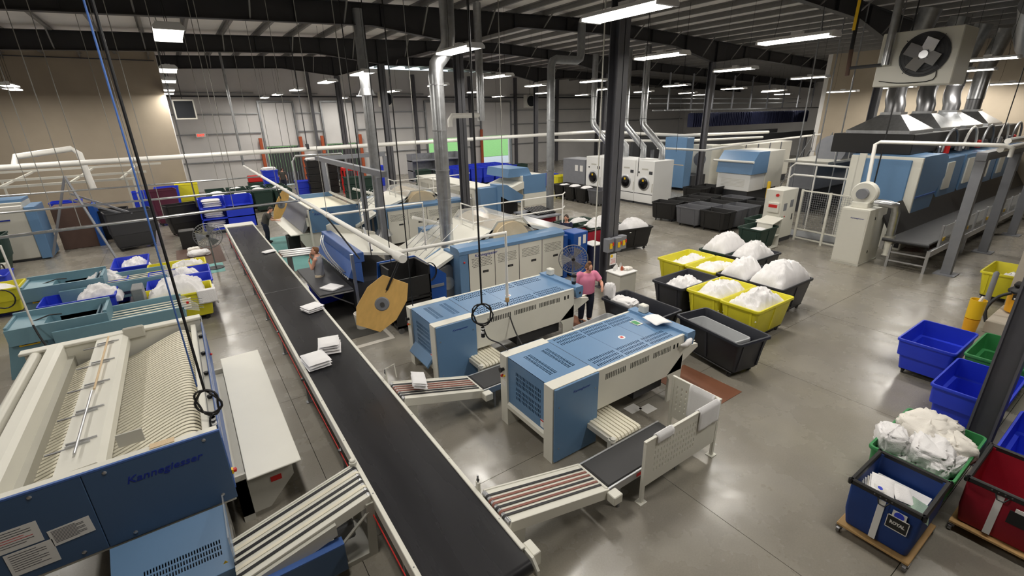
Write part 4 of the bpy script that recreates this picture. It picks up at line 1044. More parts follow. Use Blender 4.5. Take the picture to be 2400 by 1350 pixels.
# left bins by the aqua machines
H_ = ('i', 1.62, 1.0, .88, 'step'); G4 = 'linen bins beside the aqua folders'
bin_(*H_, 'bin_blue', -2.05, 19.95, PI/2, 'tall blue bin behind the aqua folders, linen at its right', G4)
bin_(*H_, 'bin_yellow', -.75, 18.5, 0, 'yellow bin behind the two long blue bins', G4)
bin_(*H_, 'bin_blue', -.7, 17.45, 0, 'blue bin directly before the back yellow one', G4)
bin_(*H_, 'bin_blue', -.7, 16.42, 0, 'blue bin behind the draped yellow bin', G4)
bin_(*H_, 'bin_yellow', -.76, 15.4, 0, 'yellow bin with white sheets draped over its rim', G4)
bin_(*H_, 'bin_blue', -2.8, 18.12, 0, 'blue bin right behind the far aqua trough', G4)
bin_(*H_, 'bin_blue', -3.0, 16.6, 0, 'blue bin between the two aqua folders', G4)
bin_(*H_, 'bin_yellow', -5.4, 19.2, 0, 'yellow bin at the left edge beside the aqua folder', G4)
bin_(*H_, 'bin_blue', -6.0, 21.0, 0, 'blue bin at the left edge with white linen', G4)
for a in ((-1.95, 20.0, .4, .5, .66, .16, 21, 'white linen in the tall blue bin behind the aqua folders'), (-.45, 18.5, .5, .36, .7, .2, 22, 'white linen in the back yellow bin left'), (-.6, 17.45, .45, .36, .66, .22, 23, 'white linen in the blue bin before the back yellow one'),
  (-.75, 16.45, .6, .38, .7, .2, 24, 'white linen in the blue bin behind the draped yellow bin'), (-.8, 15.45, .66, .42, .86, .25, 25, 'white sheets filling the draped yellow bin'), (-2.6, 18.1, .5, .36, .74, .22, 26, 'white linen in the blue bin behind the far aqua trough'), (-2.6, 16.65, .5, .36, .74, .25, 27, 'white linen in the blue bin between the aqua folders'),
  (-5.4, 19.2, .6, .36, .74, .16, 28, 'white linen in the yellow bin at the left edge'), (-6.0, 21.0, .6, .36, .74, .16, 29, 'white linen in the blue bin at the left edge')): heap(*a)
cloth('draped_sheet', 'white sheet hanging over the yellow bin rim toward the aisle', 'linen', hang((-.35, 14.93, .9), (1, 0, 0), .45, .4, .15, (0, 1, 0), 4, .04), 10, 12, 'linen', 'draped sheets', .02, org=(-.1, 14.9, .8))
cloth('draped_sheet', 'white sheet hanging over the right end of the yellow bin', 'linen', hang((.06, 15.0, .9), (0, 1, 0), .4, .15, .5, (1, 0, 0), 6, .04), 10, 12, 'linen', 'draped sheets', .02, org=(.06, 15.2, .8))

# ================================================================ AQUA FOLDERS (left)
def aqua(x0, y0, label):
    t = thing('small_piece_folder', label, 'folding machine', (x0+1.6, y0+.5, 0), 'aqua small piece folders')
    X = lambda a: x0+a
    Y = lambda a: y0+a
    ZT = 1.2
    MB().prism([(X(-.25), 0), (X(.65), 0), (X(.55), ZT-.1), (X(.0), ZT-.05)], 'Y', Y(-.35), Y(.75)).build('cabinet', 'aqua', t)
    p = MB(); p.box(X(-.05), X(1.68), Y(-.42), Y(-.36), .78, ZT-.05); p.box(X(-.05), X(1.68), Y(.5), Y(.56), .78, ZT+.05); p.box(X(1.62), X(1.68), Y(-.36), Y(.5), .78, ZT); p.box(X(-.05), X(0), Y(-.36), Y(.5), .78, ZT); p.box(X(0), X(1.62), Y(-.36), Y(.5), .84, .88); p.build('trough', 'aqua', t)
    MB().box(X(.3), X(1.55), Y(-.33), Y(-.27), .89, .98).build('trough_strip', 'strap', t)
    for k in range(2): MB().box(X(1.48+k*.08), X(1.51+k*.08), Y(-.34), Y(.46), .93, 1.14).build('end_slat', 'aqua_dk', t)
    MB().tube([(X(.15), Y(0), .9), (X(.25), Y(.05), 1.1), (X(.6), Y(.2), 1.16), (X(.8), Y(.25), 1.12)], .015, 6).build('air_hose', 'cable', t)
    MB().box(X(.55), X(.95), Y(-.43), Y(-.36), .1, .78).build('leg_panel', 'aqua_dk', t)
    # lower ribbon bed reaching toward the aisle
    MB().box(X(.7), X(3.15), Y(-.55), Y(.55), .62, .72, .01).build('bed', 'aqua', t)
    MB().box(X(.7), X(3.15), Y(-.6), Y(-.54), .5, .98, .005).build('bed_side', 'aqua', t)
    MB().box(X(.7), X(3.1), Y(.5), Y(.56), .5, 1.0, .005).build('bed_side', 'aqua', t)
    MB().box(X(1.0), X(2.9), Y(-.615), Y(-.6), .6, .68).build('dark_stripe', 'navy', t)
    for k in range(5): MB().box(X(.9), X(3.3), Y(-.42+k*.2), Y(-.36+k*.2), .86, .875).build('ribbon', 'strap', t)
    for k in range(6): MB().bar((X(3.1), Y(-.4+k*.16), .87), (X(3.55), Y(-.4+k*.16), .8), .012).build('feed_finger', 'steel', t)
    MB().prism([(X(2.85), 0), (X(3.1), 0), (X(3.1), .6), (X(2.7), .6)], 'Y', Y(-.55), Y(-.45)).build('leg', 'aqua', t); MB().prism([(X(2.85), 0), (X(3.1), 0), (X(3.1), .6), (X(2.7), .6)], 'Y', Y(.45), Y(.55)).build('leg', 'aqua', t)
    MB().prism([(X(3.05), .95), (X(3.45), .8), (X(3.45), .95), (X(3.2), 1.25), (X(3.1), 1.25)], 'Y', Y(-.6), Y(-.52)).build('feed_guard', 'plastic_clear', t)
    MB().lathe([(.03, 0), (.03, -.04)], (X(3.25), Y(-.6), 1.08), 10, 'Y').build('stop_button', 'red', t)
    w = MB().box(X(.08), X(.42), Y(-.365), Y(-.352), .72, .88).build('warning_label', 'yellow', t)
    for k in range(3): MB().box(X(.12), X(.38), Y(-.37), Y(-.366), .75+k*.04, .765+k*.04).build('label_line', 'ink', w)
    MB().box(X(.08), X(.42), Y(-.365), Y(-.352), .9, .95).build('white_label', 'paper', t)
    pts = [(X(.28)+.15*math.cos(a), Y(-.42), .55+.07*math.sin(a)) for a in [2*PI*k/20 for k in range(20)]]
    MB().tube(pts, .016, 6, closed=True).build('hand_wheel', 'black', t)
    return t
aqua(-4.15, 17.55, 'aqua small piece folder with trough, farther of the two')
aqua(-3.8, 14.1, 'aqua small piece folder with trough, right behind the big sheet folder')
solo(MB().box(-.12, .12, -.3, .3, 0, .9, .02), 'metal_duct', 'galvdull', 'grey galvanized duct box standing between the aqua folders', 'duct', org=(0, 0, 0)).location = (-1.6, 15.2, .35)
# ================================================================ IRONERS and FEEDERS
def ironer(x0, y0, label, letter=True):
    t = thing('flatwork_ironer', label, 'ironer', (x0+1.8, y0+1.7, 0), 'roll ironers')
    X = lambda a: x0+a
    Y = lambda a: y0+a
    L, D, ZT = 3.63, 3.5, 1.65
    n = 4
    for k in range(n):
        a, b = X(k*L/n+.01), X((k+1)*L/n-.01); hs = []
        for r in range(6): hs += slots(a+.09+(r % 2)*.02, b-.11+(r % 2)*.02, 14, 1.32-r*.05, 1.32-r*.05+.026, .55)
        d = MB().plate((a, b), (.1, ZT-.12), hs, lambda u, v, e: (u, Y(0)+e, v), .01); d.build('door_panel', 'cream', t)
        h = MB().box(a+.46, a+.66, Y(-.004), Y(.002), .86, .93).build('handle_recess', 'black', t); MB().box(a+.5, a+.62, Y(-.012), Y(-.004), .885, .9).build('handle', 'steel', h)
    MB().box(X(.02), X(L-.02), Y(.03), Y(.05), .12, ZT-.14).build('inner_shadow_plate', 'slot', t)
    MB().box(X(0), X(L), Y(.06), Y(D), .1, 1.2).build('body', 'creamdk', t)
    MB().prism([(Y(-.02), ZT-.12), (Y(-.02), ZT-.02), (Y(.1), ZT+.06), (Y(.55), ZT+.06), (Y(.55), ZT-.12)], 'X', X(-.3), X(L+.02)).build('top_band', 'mblue', t)
    MB().box(X(-.3), X(-.005), Y(0), Y(1.0), 0, ZT-.12, .01).build('end_cabinet', 'mblue', t)
    MB().box(X(0), X(L), Y(D-.5), Y(D), 1.2, ZT+.06).build('rear_band', 'mblue', t)
    MB().lathe([(.025, 0), (.03, -.03), (0, -.05)], (X(-.15), Y(0), 1.3), 10, 'Y').build('stop_button', 'red', t)
    # padded roll between sloping cover plates
    MB().lathe([(.72, Y(.45)), (.72, Y(D-.5))], (X(1.85), 0, 1.42), 40, 'Y').build('padded_roll', 'pad', t, 40)
    MB().prism([(X(.02), 1.62), (X(1.2), 1.98), (X(1.2), 1.9), (X(.02), 1.5)], 'Y', Y(.5), Y(D-.5)).build('cover_plate', 'cream', t)
    MB().prism([(X(2.5), 1.98), (X(3.6), 1.66), (X(3.6), 1.5), (X(2.5), 1.9)], 'Y', Y(.5), Y(D-.5)).build('cover_plate', 'cream', t)
    for y in (Y(.5), Y(D-.53)):
        MB().prism([(X(.9), 1.72), (X(1.35), 2.22), (X(2.35), 2.22), (X(2.8), 1.72), (X(2.7), 1.72), (X(2.3), 2.17), (X(1.4), 2.17), (X(1.0), 1.72)], 'Y', y, y+.03).build('hood_edge', 'creamdk', t)
    h = MB(); pts = [(X(.95), 1.75), (X(1.37), 2.2), (X(2.33), 2.2), (X(2.75), 1.75)]
    for (a, za), (b, zb) in zip(pts, pts[1:]): h.prism([(a, za), (b, zb), (b, zb+.01), (a, za+.01)], 'Y', Y(.53), Y(D-.53))
    h.build('clear_hood', 'plastic_clear', t)
    # handrails
    ry = Y(1.2)
    for xx in (.9, 2.8, 4.6):
        MB().tube([(X(xx), ry, 1.6), (X(xx), ry, 2.62)], .022, 8).build('rail_post', 'pipewhite', t)
    for z in (2.12, 2.62):
        MB().tube([(X(.95), ry+.85, z), (X(.9), ry, z), (X(4.6), ry, z), (X(4.95), ry+.3, z)], .022, 8).build('rail', 'pipewhite', t)
    MB().tube([(X(.95), ry+.85, 1.65), (X(.95), ry+.85, 2.62)], .022, 8).build('rail_post', 'pipewhite', t)
    # exit walkway
    MB().box(X(L), X(L+1.0), Y(.7), Y(D), 1.45, 1.5).build('walkway', 'alu', t)
    MB().box(X(L+.02), X(L+.2), Y(.0), Y(.5), .0, 1.5, .01).build('rear_cabinet', 'royal', t)
    if letter: text_mesh('lettering', 'Kannegiesser', .13, 'logo', t, frame((X(.6), Y(-.004), 1.43), (1, 0, 0), (0, 0, 1)), .002, shear=.28, bold=.001, width=.8)
    # infeed: sloping ribbon table and side frame
    MB().prism([(X(-1.25), 1.05), (X(.0), 1.6), (X(.0), 1.52), (X(-1.25), .95)], 'Y', Y(.35), Y(D-.3)).build('infeed_table', 'cream', t)
    for k in range(9): MB().bar((X(-1.5), Y(.4+k*.1), .98), (X(-.9), Y(.4+k*.1), .6), .02, .03).build('infeed_slat', 'strap', t)
    MB().prism([(X(-1.0), .3), (X(-.35), .3), (X(-.3), 1.5), (X(-.9), 1.2)], 'Y', Y(1.2), Y(1.25)).build('side_frame', 'mblue', t)
    for k in range(5):
        MB().tube([(X(-1.0+k*.03), Y(.9+k*.4), 1.35), (X(.2), Y(.9+k*.4), 2.2)], .01, 6).build('stay_rod', 'alu', t)
    MB().prism([(X(-.6), 1.45), (X(.35), 2.15), (X(.35), 1.7)], 'Y', Y(2.3), Y(2.32)).build('clear_side', 'plastic_clear', t)
    MB().tube([(X(-.62), Y(2.4), 2.3), (X(.5), Y(2.4), 1.9)], .06, 10).build('cross_tube', 'pipewhite', t)
    return t
ironer(6.35, 11.5, 'near roll ironer with cream doors and white handrails')
ironer(6.85, 19.3, 'far roll ironer with tan padded roll behind the near ironer', False)
# exhaust fan drum at the floor before the near ironer
t = thing('exhaust_blower', 'dark round exhaust blower at the foot of the tall galvanized duct', 'blower', (6.0, 12.3, 0))
MB().lathe([(.5, -.25), (.55, -.2), (.55, .2), (.5, .25)], (5.85, 12.2, .62), 26, 'Y').build('drum', 'steel', t, 40); MB().box(5.4, 6.2, 12.0, 12.5, 0, .12).build('base', 'dkgrey', t)
MB().lathe([(.2, -.06), (.2, .0)], (5.85, 11.95, .62), 18, 'Y').build('inlet', 'galv', t, 40)

def feeder_near():
    t = thing('spreader_feeder', 'denim blue spreader feeder with dark table behind the man in the tank top', 'feeder', (3.6, 14.4, 0))
    y0, y1 = 12.75, 16.2
    MB().box(3.42, 3.72, y0, y1, 1.5, 1.78, .015).build('head_beam', 'denim', t)
    MB().prism([(3.4, 1.5), (3.62, 1.5), (3.62, .9), (3.22, 1.12)], 'Y', y0, y1).build('front_hood', 'denim', t)
    for k in range(3):
        a = y0+.25+k*1.08
        MB().prism([(3.245, 1.14), (3.39, 1.42), (3.385, 1.42), (3.24, 1.14)], 'Y', a, a+.82).build('window', 'blackgloss', t)
    for k in range(40):
        if k % 2 == 0: MB().box(3.2, 3.225, y0+.05+k*.083, y0+.05+k*.083+.06, 1.06, 1.1).build('tape_mark', 'signwhite', t)
    MB().box(2.35, 3.25, y0-.2, 15.4, .82, .86, .01).build('work_table', 'dkgrey', t)
    MB().box(2.35, 3.25, y0-.2, 15.4, .78, .82).build('table_edge', 'alu', t)
    for a in (y0+.2, 15.0): MB().bar((2.5, a, .8), (3.3, a, .25), .03).build('table_strut', 'alu', t)
    MB().box(3.3, 4.9, y0+.05, y1, .15, .9).build('base', 'dkgrey', t)
    MB().prism([(3.72, 1.72), (5.2, 1.42), (5.2, 1.36), (3.72, 1.64)], 'Y', y0+.25, y1-.1).build('belt_top', 'cream', t)
    MB().prism([(3.6, 1.2), (5.2, 1.1), (5.2, 1.5), (3.72, 2.0), (3.6, 1.95)], 'Y', y1-.1, y1).build('far_wall', 'creamdk', t)
    MB().prism([(3.55, .05), (5.6, .05), (5.65, 1.05), (4.75, 1.75), (3.7, 1.75)], 'Y', 11.6, 11.66).build('side_plate', 'royal', t)
    MB().box(4.7, 5.55, 11.57, 11.6, .72, .8).build('side_bar', 'steelgrey', t)
    for x in (3.42, 3.36): MB().tube(curve([(x, y1-.3, 1.7), (x-.25, 15.0, 1.66), (x-.32, 14.0, 1.45), (x-.2, 13.1, 1.2)], 16), .02, 6).build('bent_tube', 'alu', t)
    MB().box(3.33, 3.41, y0-.08, y0, .1, 1.78).build('corner_post', 'alu', t)
    MB().lathe([(.04, 0), (.04, -.05)], (3.42, y0+.12, 1.62), 12, 'X').build('stop_button', 'red', t)
    for k in range(10): MB().bar((4.1, y0+.9, 1.72-.0), (4.1, y0+.9, 1.72), .01).v
    MB().bar((4.0, 12.9, 1.75), (4.75, 15.9, 1.75), .06, .05).build('guide_bar', 'alu', t)
    return t
feeder_near()
towel_stack(2.78, 12.95, .86, 2, .42, .5, .03, .5, stack_labels(2, 'the flat pile on the dark feeder table'), 'linen on the feeder table')
# open black shelf cart with folded linen
t = thing('shelf_cart', 'open black plastic shelf cart beside the feeder', 'cart', (4.1, 11.1, 0))
x0, x1, y0, y1 = 3.72, 4.72, 10.62, 11.5
MB().box(x0, x1, y1-.05, y1, .2, 1.72).build('back_wall', 'bin_jet', t); MB().box(x0, x0+.04, y0+.3, y1, .2, 1.72).build('side_wall', 'bin_jet', t); MB().box(x1-.04, x1, y0, y1, .2, 1.72).build('side_wall', 'bin_jet', t)
MB().box(x0, x1, y0, y1, .2, .26).build('shelf', 'bin_jet', t); MB().box(x0, x1, y0, y1, .9, .95).build('shelf', 'bin_jet', t); MB().box(x0, x1, y0, y0+.04, .2, .85).build('front_wall', 'bin_jet', t); MB().box(x0, x1, y0, y0+.04, 1.0, 1.5).build('front_wall', 'bin_jet', t)
MB().box(x0-.01, x1+.01, y1-.06, y1+.01, 1.7, 1.75, .01).build('top_rim', 'bin_jet', t); MB().box(x1-.06, x1+.01, y0, y1, 1.7, 1.75, .01).build('top_rim', 'bin_jet', t)
for a in (x0+.12, x1-.12):
    for b in (y0+.12, y1-.12):
        c = MB(); caster(c, a, b, .2, .08); c.build('caster', 'steel', t)
towel_stack(4.0, 11.2, .95, 3, .5, .4, .05, .2, stack_labels(3, 'the linen pile on the black shelf cart'), 'linen on the shelf cart')
# far feeder with white table
t = thing('spreader_feeder', 'blue panelled feeder with a long white table, beyond the near feeder', 'feeder', (4.8, 22, 0))
y0, y1 = 19.85, 24.2
MB().box(3.85, 5.9, y0, y0+.06, .95, 1.92, .01).build('side_panel', 'mblue', t); MB().box(3.85, 5.9, y1-.06, y1, .5, 1.92, .01).build('side_panel', 'mblue', t)
for x, z in ((4.0, 1.8), (5.75, 1.8), (4.0, 1.05), (5.75, 1.05)): MB().lathe([(.03, 0), (.03, -.01)], (x, y0, z), 10, 'Y').build('screw', 'alu', t)
text_mesh('lettering', 'Kannegiesser', .13, 'logo', t, frame((4.4, y0-.004, 1.7), (1, 0, 0), (0, 0, 1)), .002, shear=.28, width=.75)
MB().prism([(3.85, 1.92), (3.95, 1.92), (3.95, 1.5), (3.6, 1.02), (3.5, 1.02)], 'Y', y0+.06, y1-.06).build('front_hood', 'steelgrey', t)
MB().box(3.05, 3.78, y0+.1, y1, .92, .96, .01).build('work_table', 'cream', t)
MB().box(3.8, 5.85, y0+.06, y1-.06, 1.68, 1.72).build('belt_top', 'strap', t)
for xa in (3.9, 5.8): MB().box(xa-.04, xa+.04, y0, y1, 1.86, 1.96, .01).build('top_rail', 'cream', t)
MB().prism([(3.7, .1), (5.85, .1), (5.85, .93), (3.4, .93), (3.4, .7)], 'Y', y0+.15, y0+.2).build('lower_panel', 'cream', t)
MB().box(3.9, 5.8, y0+.3, y1-.1, .1, .9).build('base', 'mat_brown', t)
MB().box(3.78, 3.84, y0-.08, y0, .2, 1.9).build('corner_post', 'cream', t); MB().box(3.7, 3.78, y0-.06, y0+.06, 1.25, 1.6, .01).build('control_box', 'cream', t)
# cream exit slide between far feeder and the long belt
t = thing('delivery_slide', 'grey ribbed delivery slide crossing from the feeders to the belt', 'conveyor', (2.9, 17.4, 0))
for k in range(4): MB().bar((2.25, 17.1+k*.28, .9), (4.0, 16.9+k*.28, .86), .2, .03).build('slide_strip', 'alu', t)
for x in (2.5, 3.7): MB().box(x-.03, x+.03, 17.1, 17.9, 0, .84).build('leg', 'galvdull', t)
# steel support frame over the feeders
t = thing('steel_gantry', 'grey steel gantry posts with a beam above the feeders', 'frame', (6, 21, 0))
for x, y in ((5.75, 16.7), (5.85, 19.0), (6.1, 25.9)):
    MB().box(x-.09, x+.09, y-.09, y+.09, 0, 3.3).build('post', 'steelgrey', t); MB().box(x-.16, x+.16, y-.16, y+.16, 0, .03).build('base_plate', 'steelgrey', t)
MB().box(5.8, 6.0, 16.5, 26.2, 3.3, 3.5).build('beam', 'steelgrey', t)
MB().box(6.0, 9.4, 25.8, 26.0, 3.3, 3.5).build('beam', 'steelgrey', t); MB().box(9.3, 9.48, 25.8, 26.0, 0, 3.3).build('post', 'steelgrey', t)
# dark floor mats: colours of the worn paint around the feeders
def floor_patch(x0, x1, y0, y1, m, label):
    o = solo(MB().box(-(x1-x0)/2, (x1-x0)/2, -(y1-y0)/2, (y1-y0)/2, 0, .008), 'floor_mat', m, label, 'mat', 'floor mats'); o.location = ((x0+x1)/2, (y0+y1)/2, 0)
floor_patch(2.45, 3.5, 11.2, 14.8, 'mat_dark', 'dark rubber mat under the man in the tank top')
floor_patch(2.45, 3.6, 18.2, 20.6, 'mat_teal', 'teal floor mat before the far feeder'); floor_patch(2.45, 3.6, 21.4, 24.5, 'mat_teal', 'teal floor mat behind the far feeder worker')
floor_patch(2.45, 3.6, 20.65, 21.35, 'mat_rust', 'rust strip of mat between the two teal mats')
floor_patch(-.9, .75, 21.4, 24.6, 'mat_brown', 'brown floor mat left of the belt end'); floor_patch(-.35, .6, 19.9, 21.3, 'mat_teal', 'teal floor mat under the left pedestal fan')
floor_patch(7.3, 8.3, 4.05, 5.4, 'mat_rust', 'rust floor mat under the nearest folder feed end'); floor_patch(7.35, 7.75, 5.45, 6.0, 'mat_teal', 'small teal mat square under the nearest folder')
floor_patch(7.6, 8.2, 8.3, 9.0, 'mat_rust', 'rust floor mat at the feet of the woman in pink'); floor_patch(10.2, 12.2, 11.6, 13.0, 'mat_rust', 'rust floor mat by the far blue cabinet')
floor_patch(2.3, 3.6, 10.6, 10.75, 'tape', 'pale tape line on the floor by the tan paddle'); floor_patch(3.52, 3.62, 10.75, 14.2, 'tape', 'pale tape line along the rubber mat')
# small far machines
t = thing('small_ironer', 'long cream finishing ironer with a blue sloped end, in the middle distance', 'ironer', (13.3, 23.5, 0))
MB().box(12.1, 13.2, 20.9, 28, .4, 1.75, .02).build('body', 'cream', t); MB().box(12.05, 13.3, 20.8, 28, 1.75, 1.85, .02).build('top_cover', 'cream', t)
MB().box(12.15, 13.12, 20.4, 20.9, .2, 1.85, .01).build('end_cabinet', 'mblue', t)
MB().prism([(13.1, .2), (13.3, .2), (13.3, 1.35), (13.95, 1.0), (14.6, .9), (14.75, 1.25), (13.7, 1.9), (13.1, 1.95)], 'Y', 20.3, 21.0).build('sloped_end', 'mblue', t)
MB().prism([(13.32, .3), (14.5, .3), (14.5, .9), (13.95, 1.0), (13.32, 1.3)], 'Y', 20.5, 26).build('dark_bay', 'black', t)
for k in range(5): MB().box(12.06, 12.09, 21.2+k*1.3, 22.2+k*1.3, .6, 1.5).build('door', 'creamdk', t)
MB().box(13.6, 15.1, 17.6, 19.6, .55, .62).build('catch_tray', 'steelgrey', t)
for x, y in ((13.7, 17.7), (15.0, 17.7), (13.7, 19.5), (15.0, 19.5)): MB().box(x-.03, x+.03, y-.03, y+.03, 0, .55).build('tray_leg', 'steelgrey', t)
t = thing('small_folder', 'cream and blue folder with pale blue lid before the dryers', 'folding machine', (17.6, 23.6, 0))
MB().box(16.9, 18.6, 23.2, 23.3, .75, 1.85, .01).build('blue_panel', 'mblue', t); MB().box(16.9, 18.6, 23.3, 25.5, 0, 1.8, .01).build('body', 'cream', t); MB().box(16.9, 18.6, 23.15, 23.3, 0, .74).build('lower_panel', 'cream', t)
MB().prism([(16.0, 1.75), (17.8, 1.75), (17.5, 2.25), (16.1, 2.25)], 'Y', 23.6, 26).build('lid', 'mblue', t)
MB().prism([(14.9, .9), (16.9, 1.5), (16.9, 1.1), (14.9, .6)], 'Y', 23.2, 25.8).build('infeed', 'cream', t)
MB().bar((15.4, 23.4, .7), (16.9, 23.4, 0), .08).build('leg', 'creamdk', t)
# red bin with a black ribbed lid near the tray
t = thing('tilt_cart', 'red cart with a black ribbed cover in the middle distance', 'cart', (14.5, 18.3, 0))
MB().box(14.0, 15.1, 18.0, 19.2, .2, .62, .02).build('tub', 'canvas_red', t)
for k in range(8): MB().bar((14.0+k*.15, 18.0, .66), (14.0+k*.15, 19.2, .82), .1, .04).build('cover_rib', 'black', t)
for a in (14.1, 15.0):
    for b in (18.1, 19.1):
        c = MB(); caster(c, a, b, .2); c.build('caster', 'rubber2', t)
# ================================================================ DRYERS
def dryer(y0, label):
    t = thing('tumble_dryer', label, 'dryer', (23.6, y0+.72, 0), 'white tumble dryers'); x = 22.75; y1 = y0+1.42
    MB().box(x, x+1.75, y0, y1, .12, 2.58, .015).build('cabinet', 'signwhite', t)
    MB().box(x+.03, x+1.7, y0+.03, y1-.03, 0, .12).build('plinth', 'dkgrey', t)
    MB().box(x-.006, x, y0+.02, y1-.02, .62, .66).build('panel_joint', 'dkgrey', t)
    MB().box(x-.01, x, y0+.03, y1-.03, .2, .6, .004).build('lint_door', 'signwhite', t)
    d = MB().lathe([(.42, 0), (.42, -.03), (.38, -.05)], (x, (y0+y1)/2, 1.27), 28, 'X').build('door_ring', 'alu', t, 40)
    MB().lathe([(.37, -.03), (.3, -.075), (.12, -.09)], (x, (y0+y1)/2, 1.27), 28, 'X').build('door_glass', 'blackgloss', d, 40)
    MB().box(x-.1, x-.09, (y0+y1)/2-.06, (y0+y1)/2+.06, 1.38, 1.5).build('warning_sticker', 'yellow', d)
    MB().box(x-.03, x, y0+.05, y0+.08, .8, 1.3).build('door_handle', 'creamdk', t)
    MB().box(x-.005, x, y0+.45, y1-.5, 2.05, 2.14).build('name_plate', 'creamdk', t)
    MB().box(x-.02, x, y0+.12, y0+.36, 1.82, 2.0).build('display', 'dkgrey', t)
    MB().lathe([(.05, 0), (.05, -.03)], (x, y1-.3, 1.9), 12, 'X').build('dial', 'black', t)
    return t
for k, (y, lb) in enumerate(((18.28, 'white tumble dryer at the right end of the row'), (19.72, 'white tumble dryer just right of the thick column'), (21.16, 'white tumble dryer hidden mostly by the thick column'), (22.6, 'white tumble dryer at the left end of the row'))):
    dryer(y, lb)
    t = thing('dryer_duct', ('galvanized dryer duct bending over the right end dryer', 'galvanized dryer duct second from the right', 'galvanized dryer duct third from the right', 'galvanized dryer duct above the left end dryer')[k], 'duct', (24.2, y+.7, 2.6), 'dryer exhaust ducts')
    yy = y+.7
    MB().tube([(24.2, yy, 2.55), (24.2, yy, 3.2), (23.9, yy+1.3, 4.5), (23.9, yy+1.4, 4.8), (23.9, yy+1.4, 8.9)], .2, 14).build('pipe', 'galv', t, 50)
    for z in (4.9, 6.3): MB().lathe([(.212, z), (.212, z+.05)], (23.9, yy+1.4, 0), 14).build('collar', 'galvdull', t)
MBx = MB
t = thing('steel_cabinet', 'grey steel cabinet left of the white dryers', 'cabinet', (23.5, 26, 0)); MB().box(22.9, 24.4, 24.3, 26.6, .1, 2.3, .02).build('body', 'steelgrey', t)
for k in range(2): MB().box(22.89, 22.9, 24.5+k*.5, 24.8+k*.5, 1.5, 1.9).build('notice', 'paper', t)
MB().box(22.9, 24.4, 24.35, 26.55, 0, .1).build('plinth', 'dkgrey', t)
bin_('f', 1.3, 1.0, .95, 'taper', 'bin_yellow', 23.4, 27.5, 0, 'yellow bin left of the grey steel cabinet', 'bins left of the dryers'); bin_('f', 1.3, 1.0, .95, 'taper', 'bin_blue', 23.4, 28.9, 0, 'blue bin left of the far yellow bin', 'bins left of the dryers')
# blue tall cabinet + white panel machine right of the dryers
t = thing('washer_cabinet', 'tall blue and white washer cabinet right of the dryers', 'cabinet', (29, 20, 0))
MB().box(28.8, 29.6, 20.6, 22.4, .2, 3.6, .02).build('blue_front', 'mblue', t); MB().box(28.79, 28.8, 20.7, 22.3, 1.75, 1.8).build('trim_strip', 'tan', t)
MB().box(31.2, 32.4, 20.2, 22.0, .2, 3.0, .02).build('white_front', 'cream', t)
MB().lathe([(.5, 0), (.5, -.01)], (31.2, 21.1, 2.0), 24, 'X').build('vent_disc', 'steelgrey', t)
MB().box(29.6, 33, 20.5, 22.4, 0, 1.0).build('base', 'dkgrey', t)
t = thing('rinse_tank', 'long pale washer housing behind the dark column', 'machine', (35, 19.3, 0)); MB().box(32.6, 39.5, 18.8, 20.5, .5, 3.0, .03).build('housing', 'cream', t); MB().box(32.6, 39.5, 18.9, 20.4, 0, .5).build('base', 'dkgrey', t)
for k in range(4): MB().box(33.0+k*1.6, 33.06+k*1.6, 18.75, 18.8, .5, 3.0).build('panel_joint', 'steelgrey', t)
# blue-hooded press on the right
t = thing('towel_press', 'white cabinet machine with a sloped blue hood beyond the dark trucks', 'machine', (28.6, 16, 0))
MB().box(27.3, 28.9, 15.0, 17.1, .75, 1.75, .03).build('lower_cabinet', 'signwhite', t)
MB().prism([(27.2, 1.75), (28.9, 1.75), (28.9, 3.0), (27.75, 3.0), (27.3, 2.5)], 'Y', 14.9, 17.15).build('blue_hood', 'mblue', t)
MB().box(28.9, 30.8, 14.95, 17.1, .8, 3.0, .03).build('rear_cabinet', 'cream', t); MB().box(27.4, 30.6, 15.1, 17.0, 0, .75).build('plinth', 'dkgrey', t)
MB().tube([(27.2, 14.85, 2.45), (27.2, 17.4, 2.45)], .07, 10).build('front_tube', 'pipewhite', t)
for k in range(6): MB().box(27.29, 27.3, 15.3, 16.8, 1.0+k*.08, 1.02+k*.08).build('printed_line', 'creamdk', t)
# steel stair frame and yellow bollards
t = thing('steel_staircase', 'grey tubular steel staircase right of the blue hooded machine', 'stairs', (31, 14, 0))
for y in (13.2, 14.2):
    MB().bar((29.2, y, 0), (32.4, y, 3.0), .06, .14).build('stringer', 'galvdull', t)
    for k in range(4): MB().tube([(29.4+k*1.0, y, k*.95), (29.4+k*1.0, y, k*.95+1.1)], .025, 6).build('rail_post', 'galvdull', t)
    MB().tube([(29.4, y, 1.1), (32.4, y, 3.95)], .025, 6).build('hand_rail', 'galvdull', t)
for k in range(9): MB().box(29.3+k*.35, 29.55+k*.35, 13.2, 14.2, .2+k*.33, .23+k*.33).build('tread', 'galvdull', t)
for k, (x, y) in enumerate(((28.2, 14.3), (30.2, 12.6))): solo(MB().lathe([(.1, 0), (.1, 1.3), (.06, 1.36)], (0, 0, 0), 14), 'safety_bollard', 'yellow', ('yellow bollard right of the blue hooded machine', 'yellow bollard behind the control cabinet')[k], 'bollard', smooth=40).location = (x, y, 0)

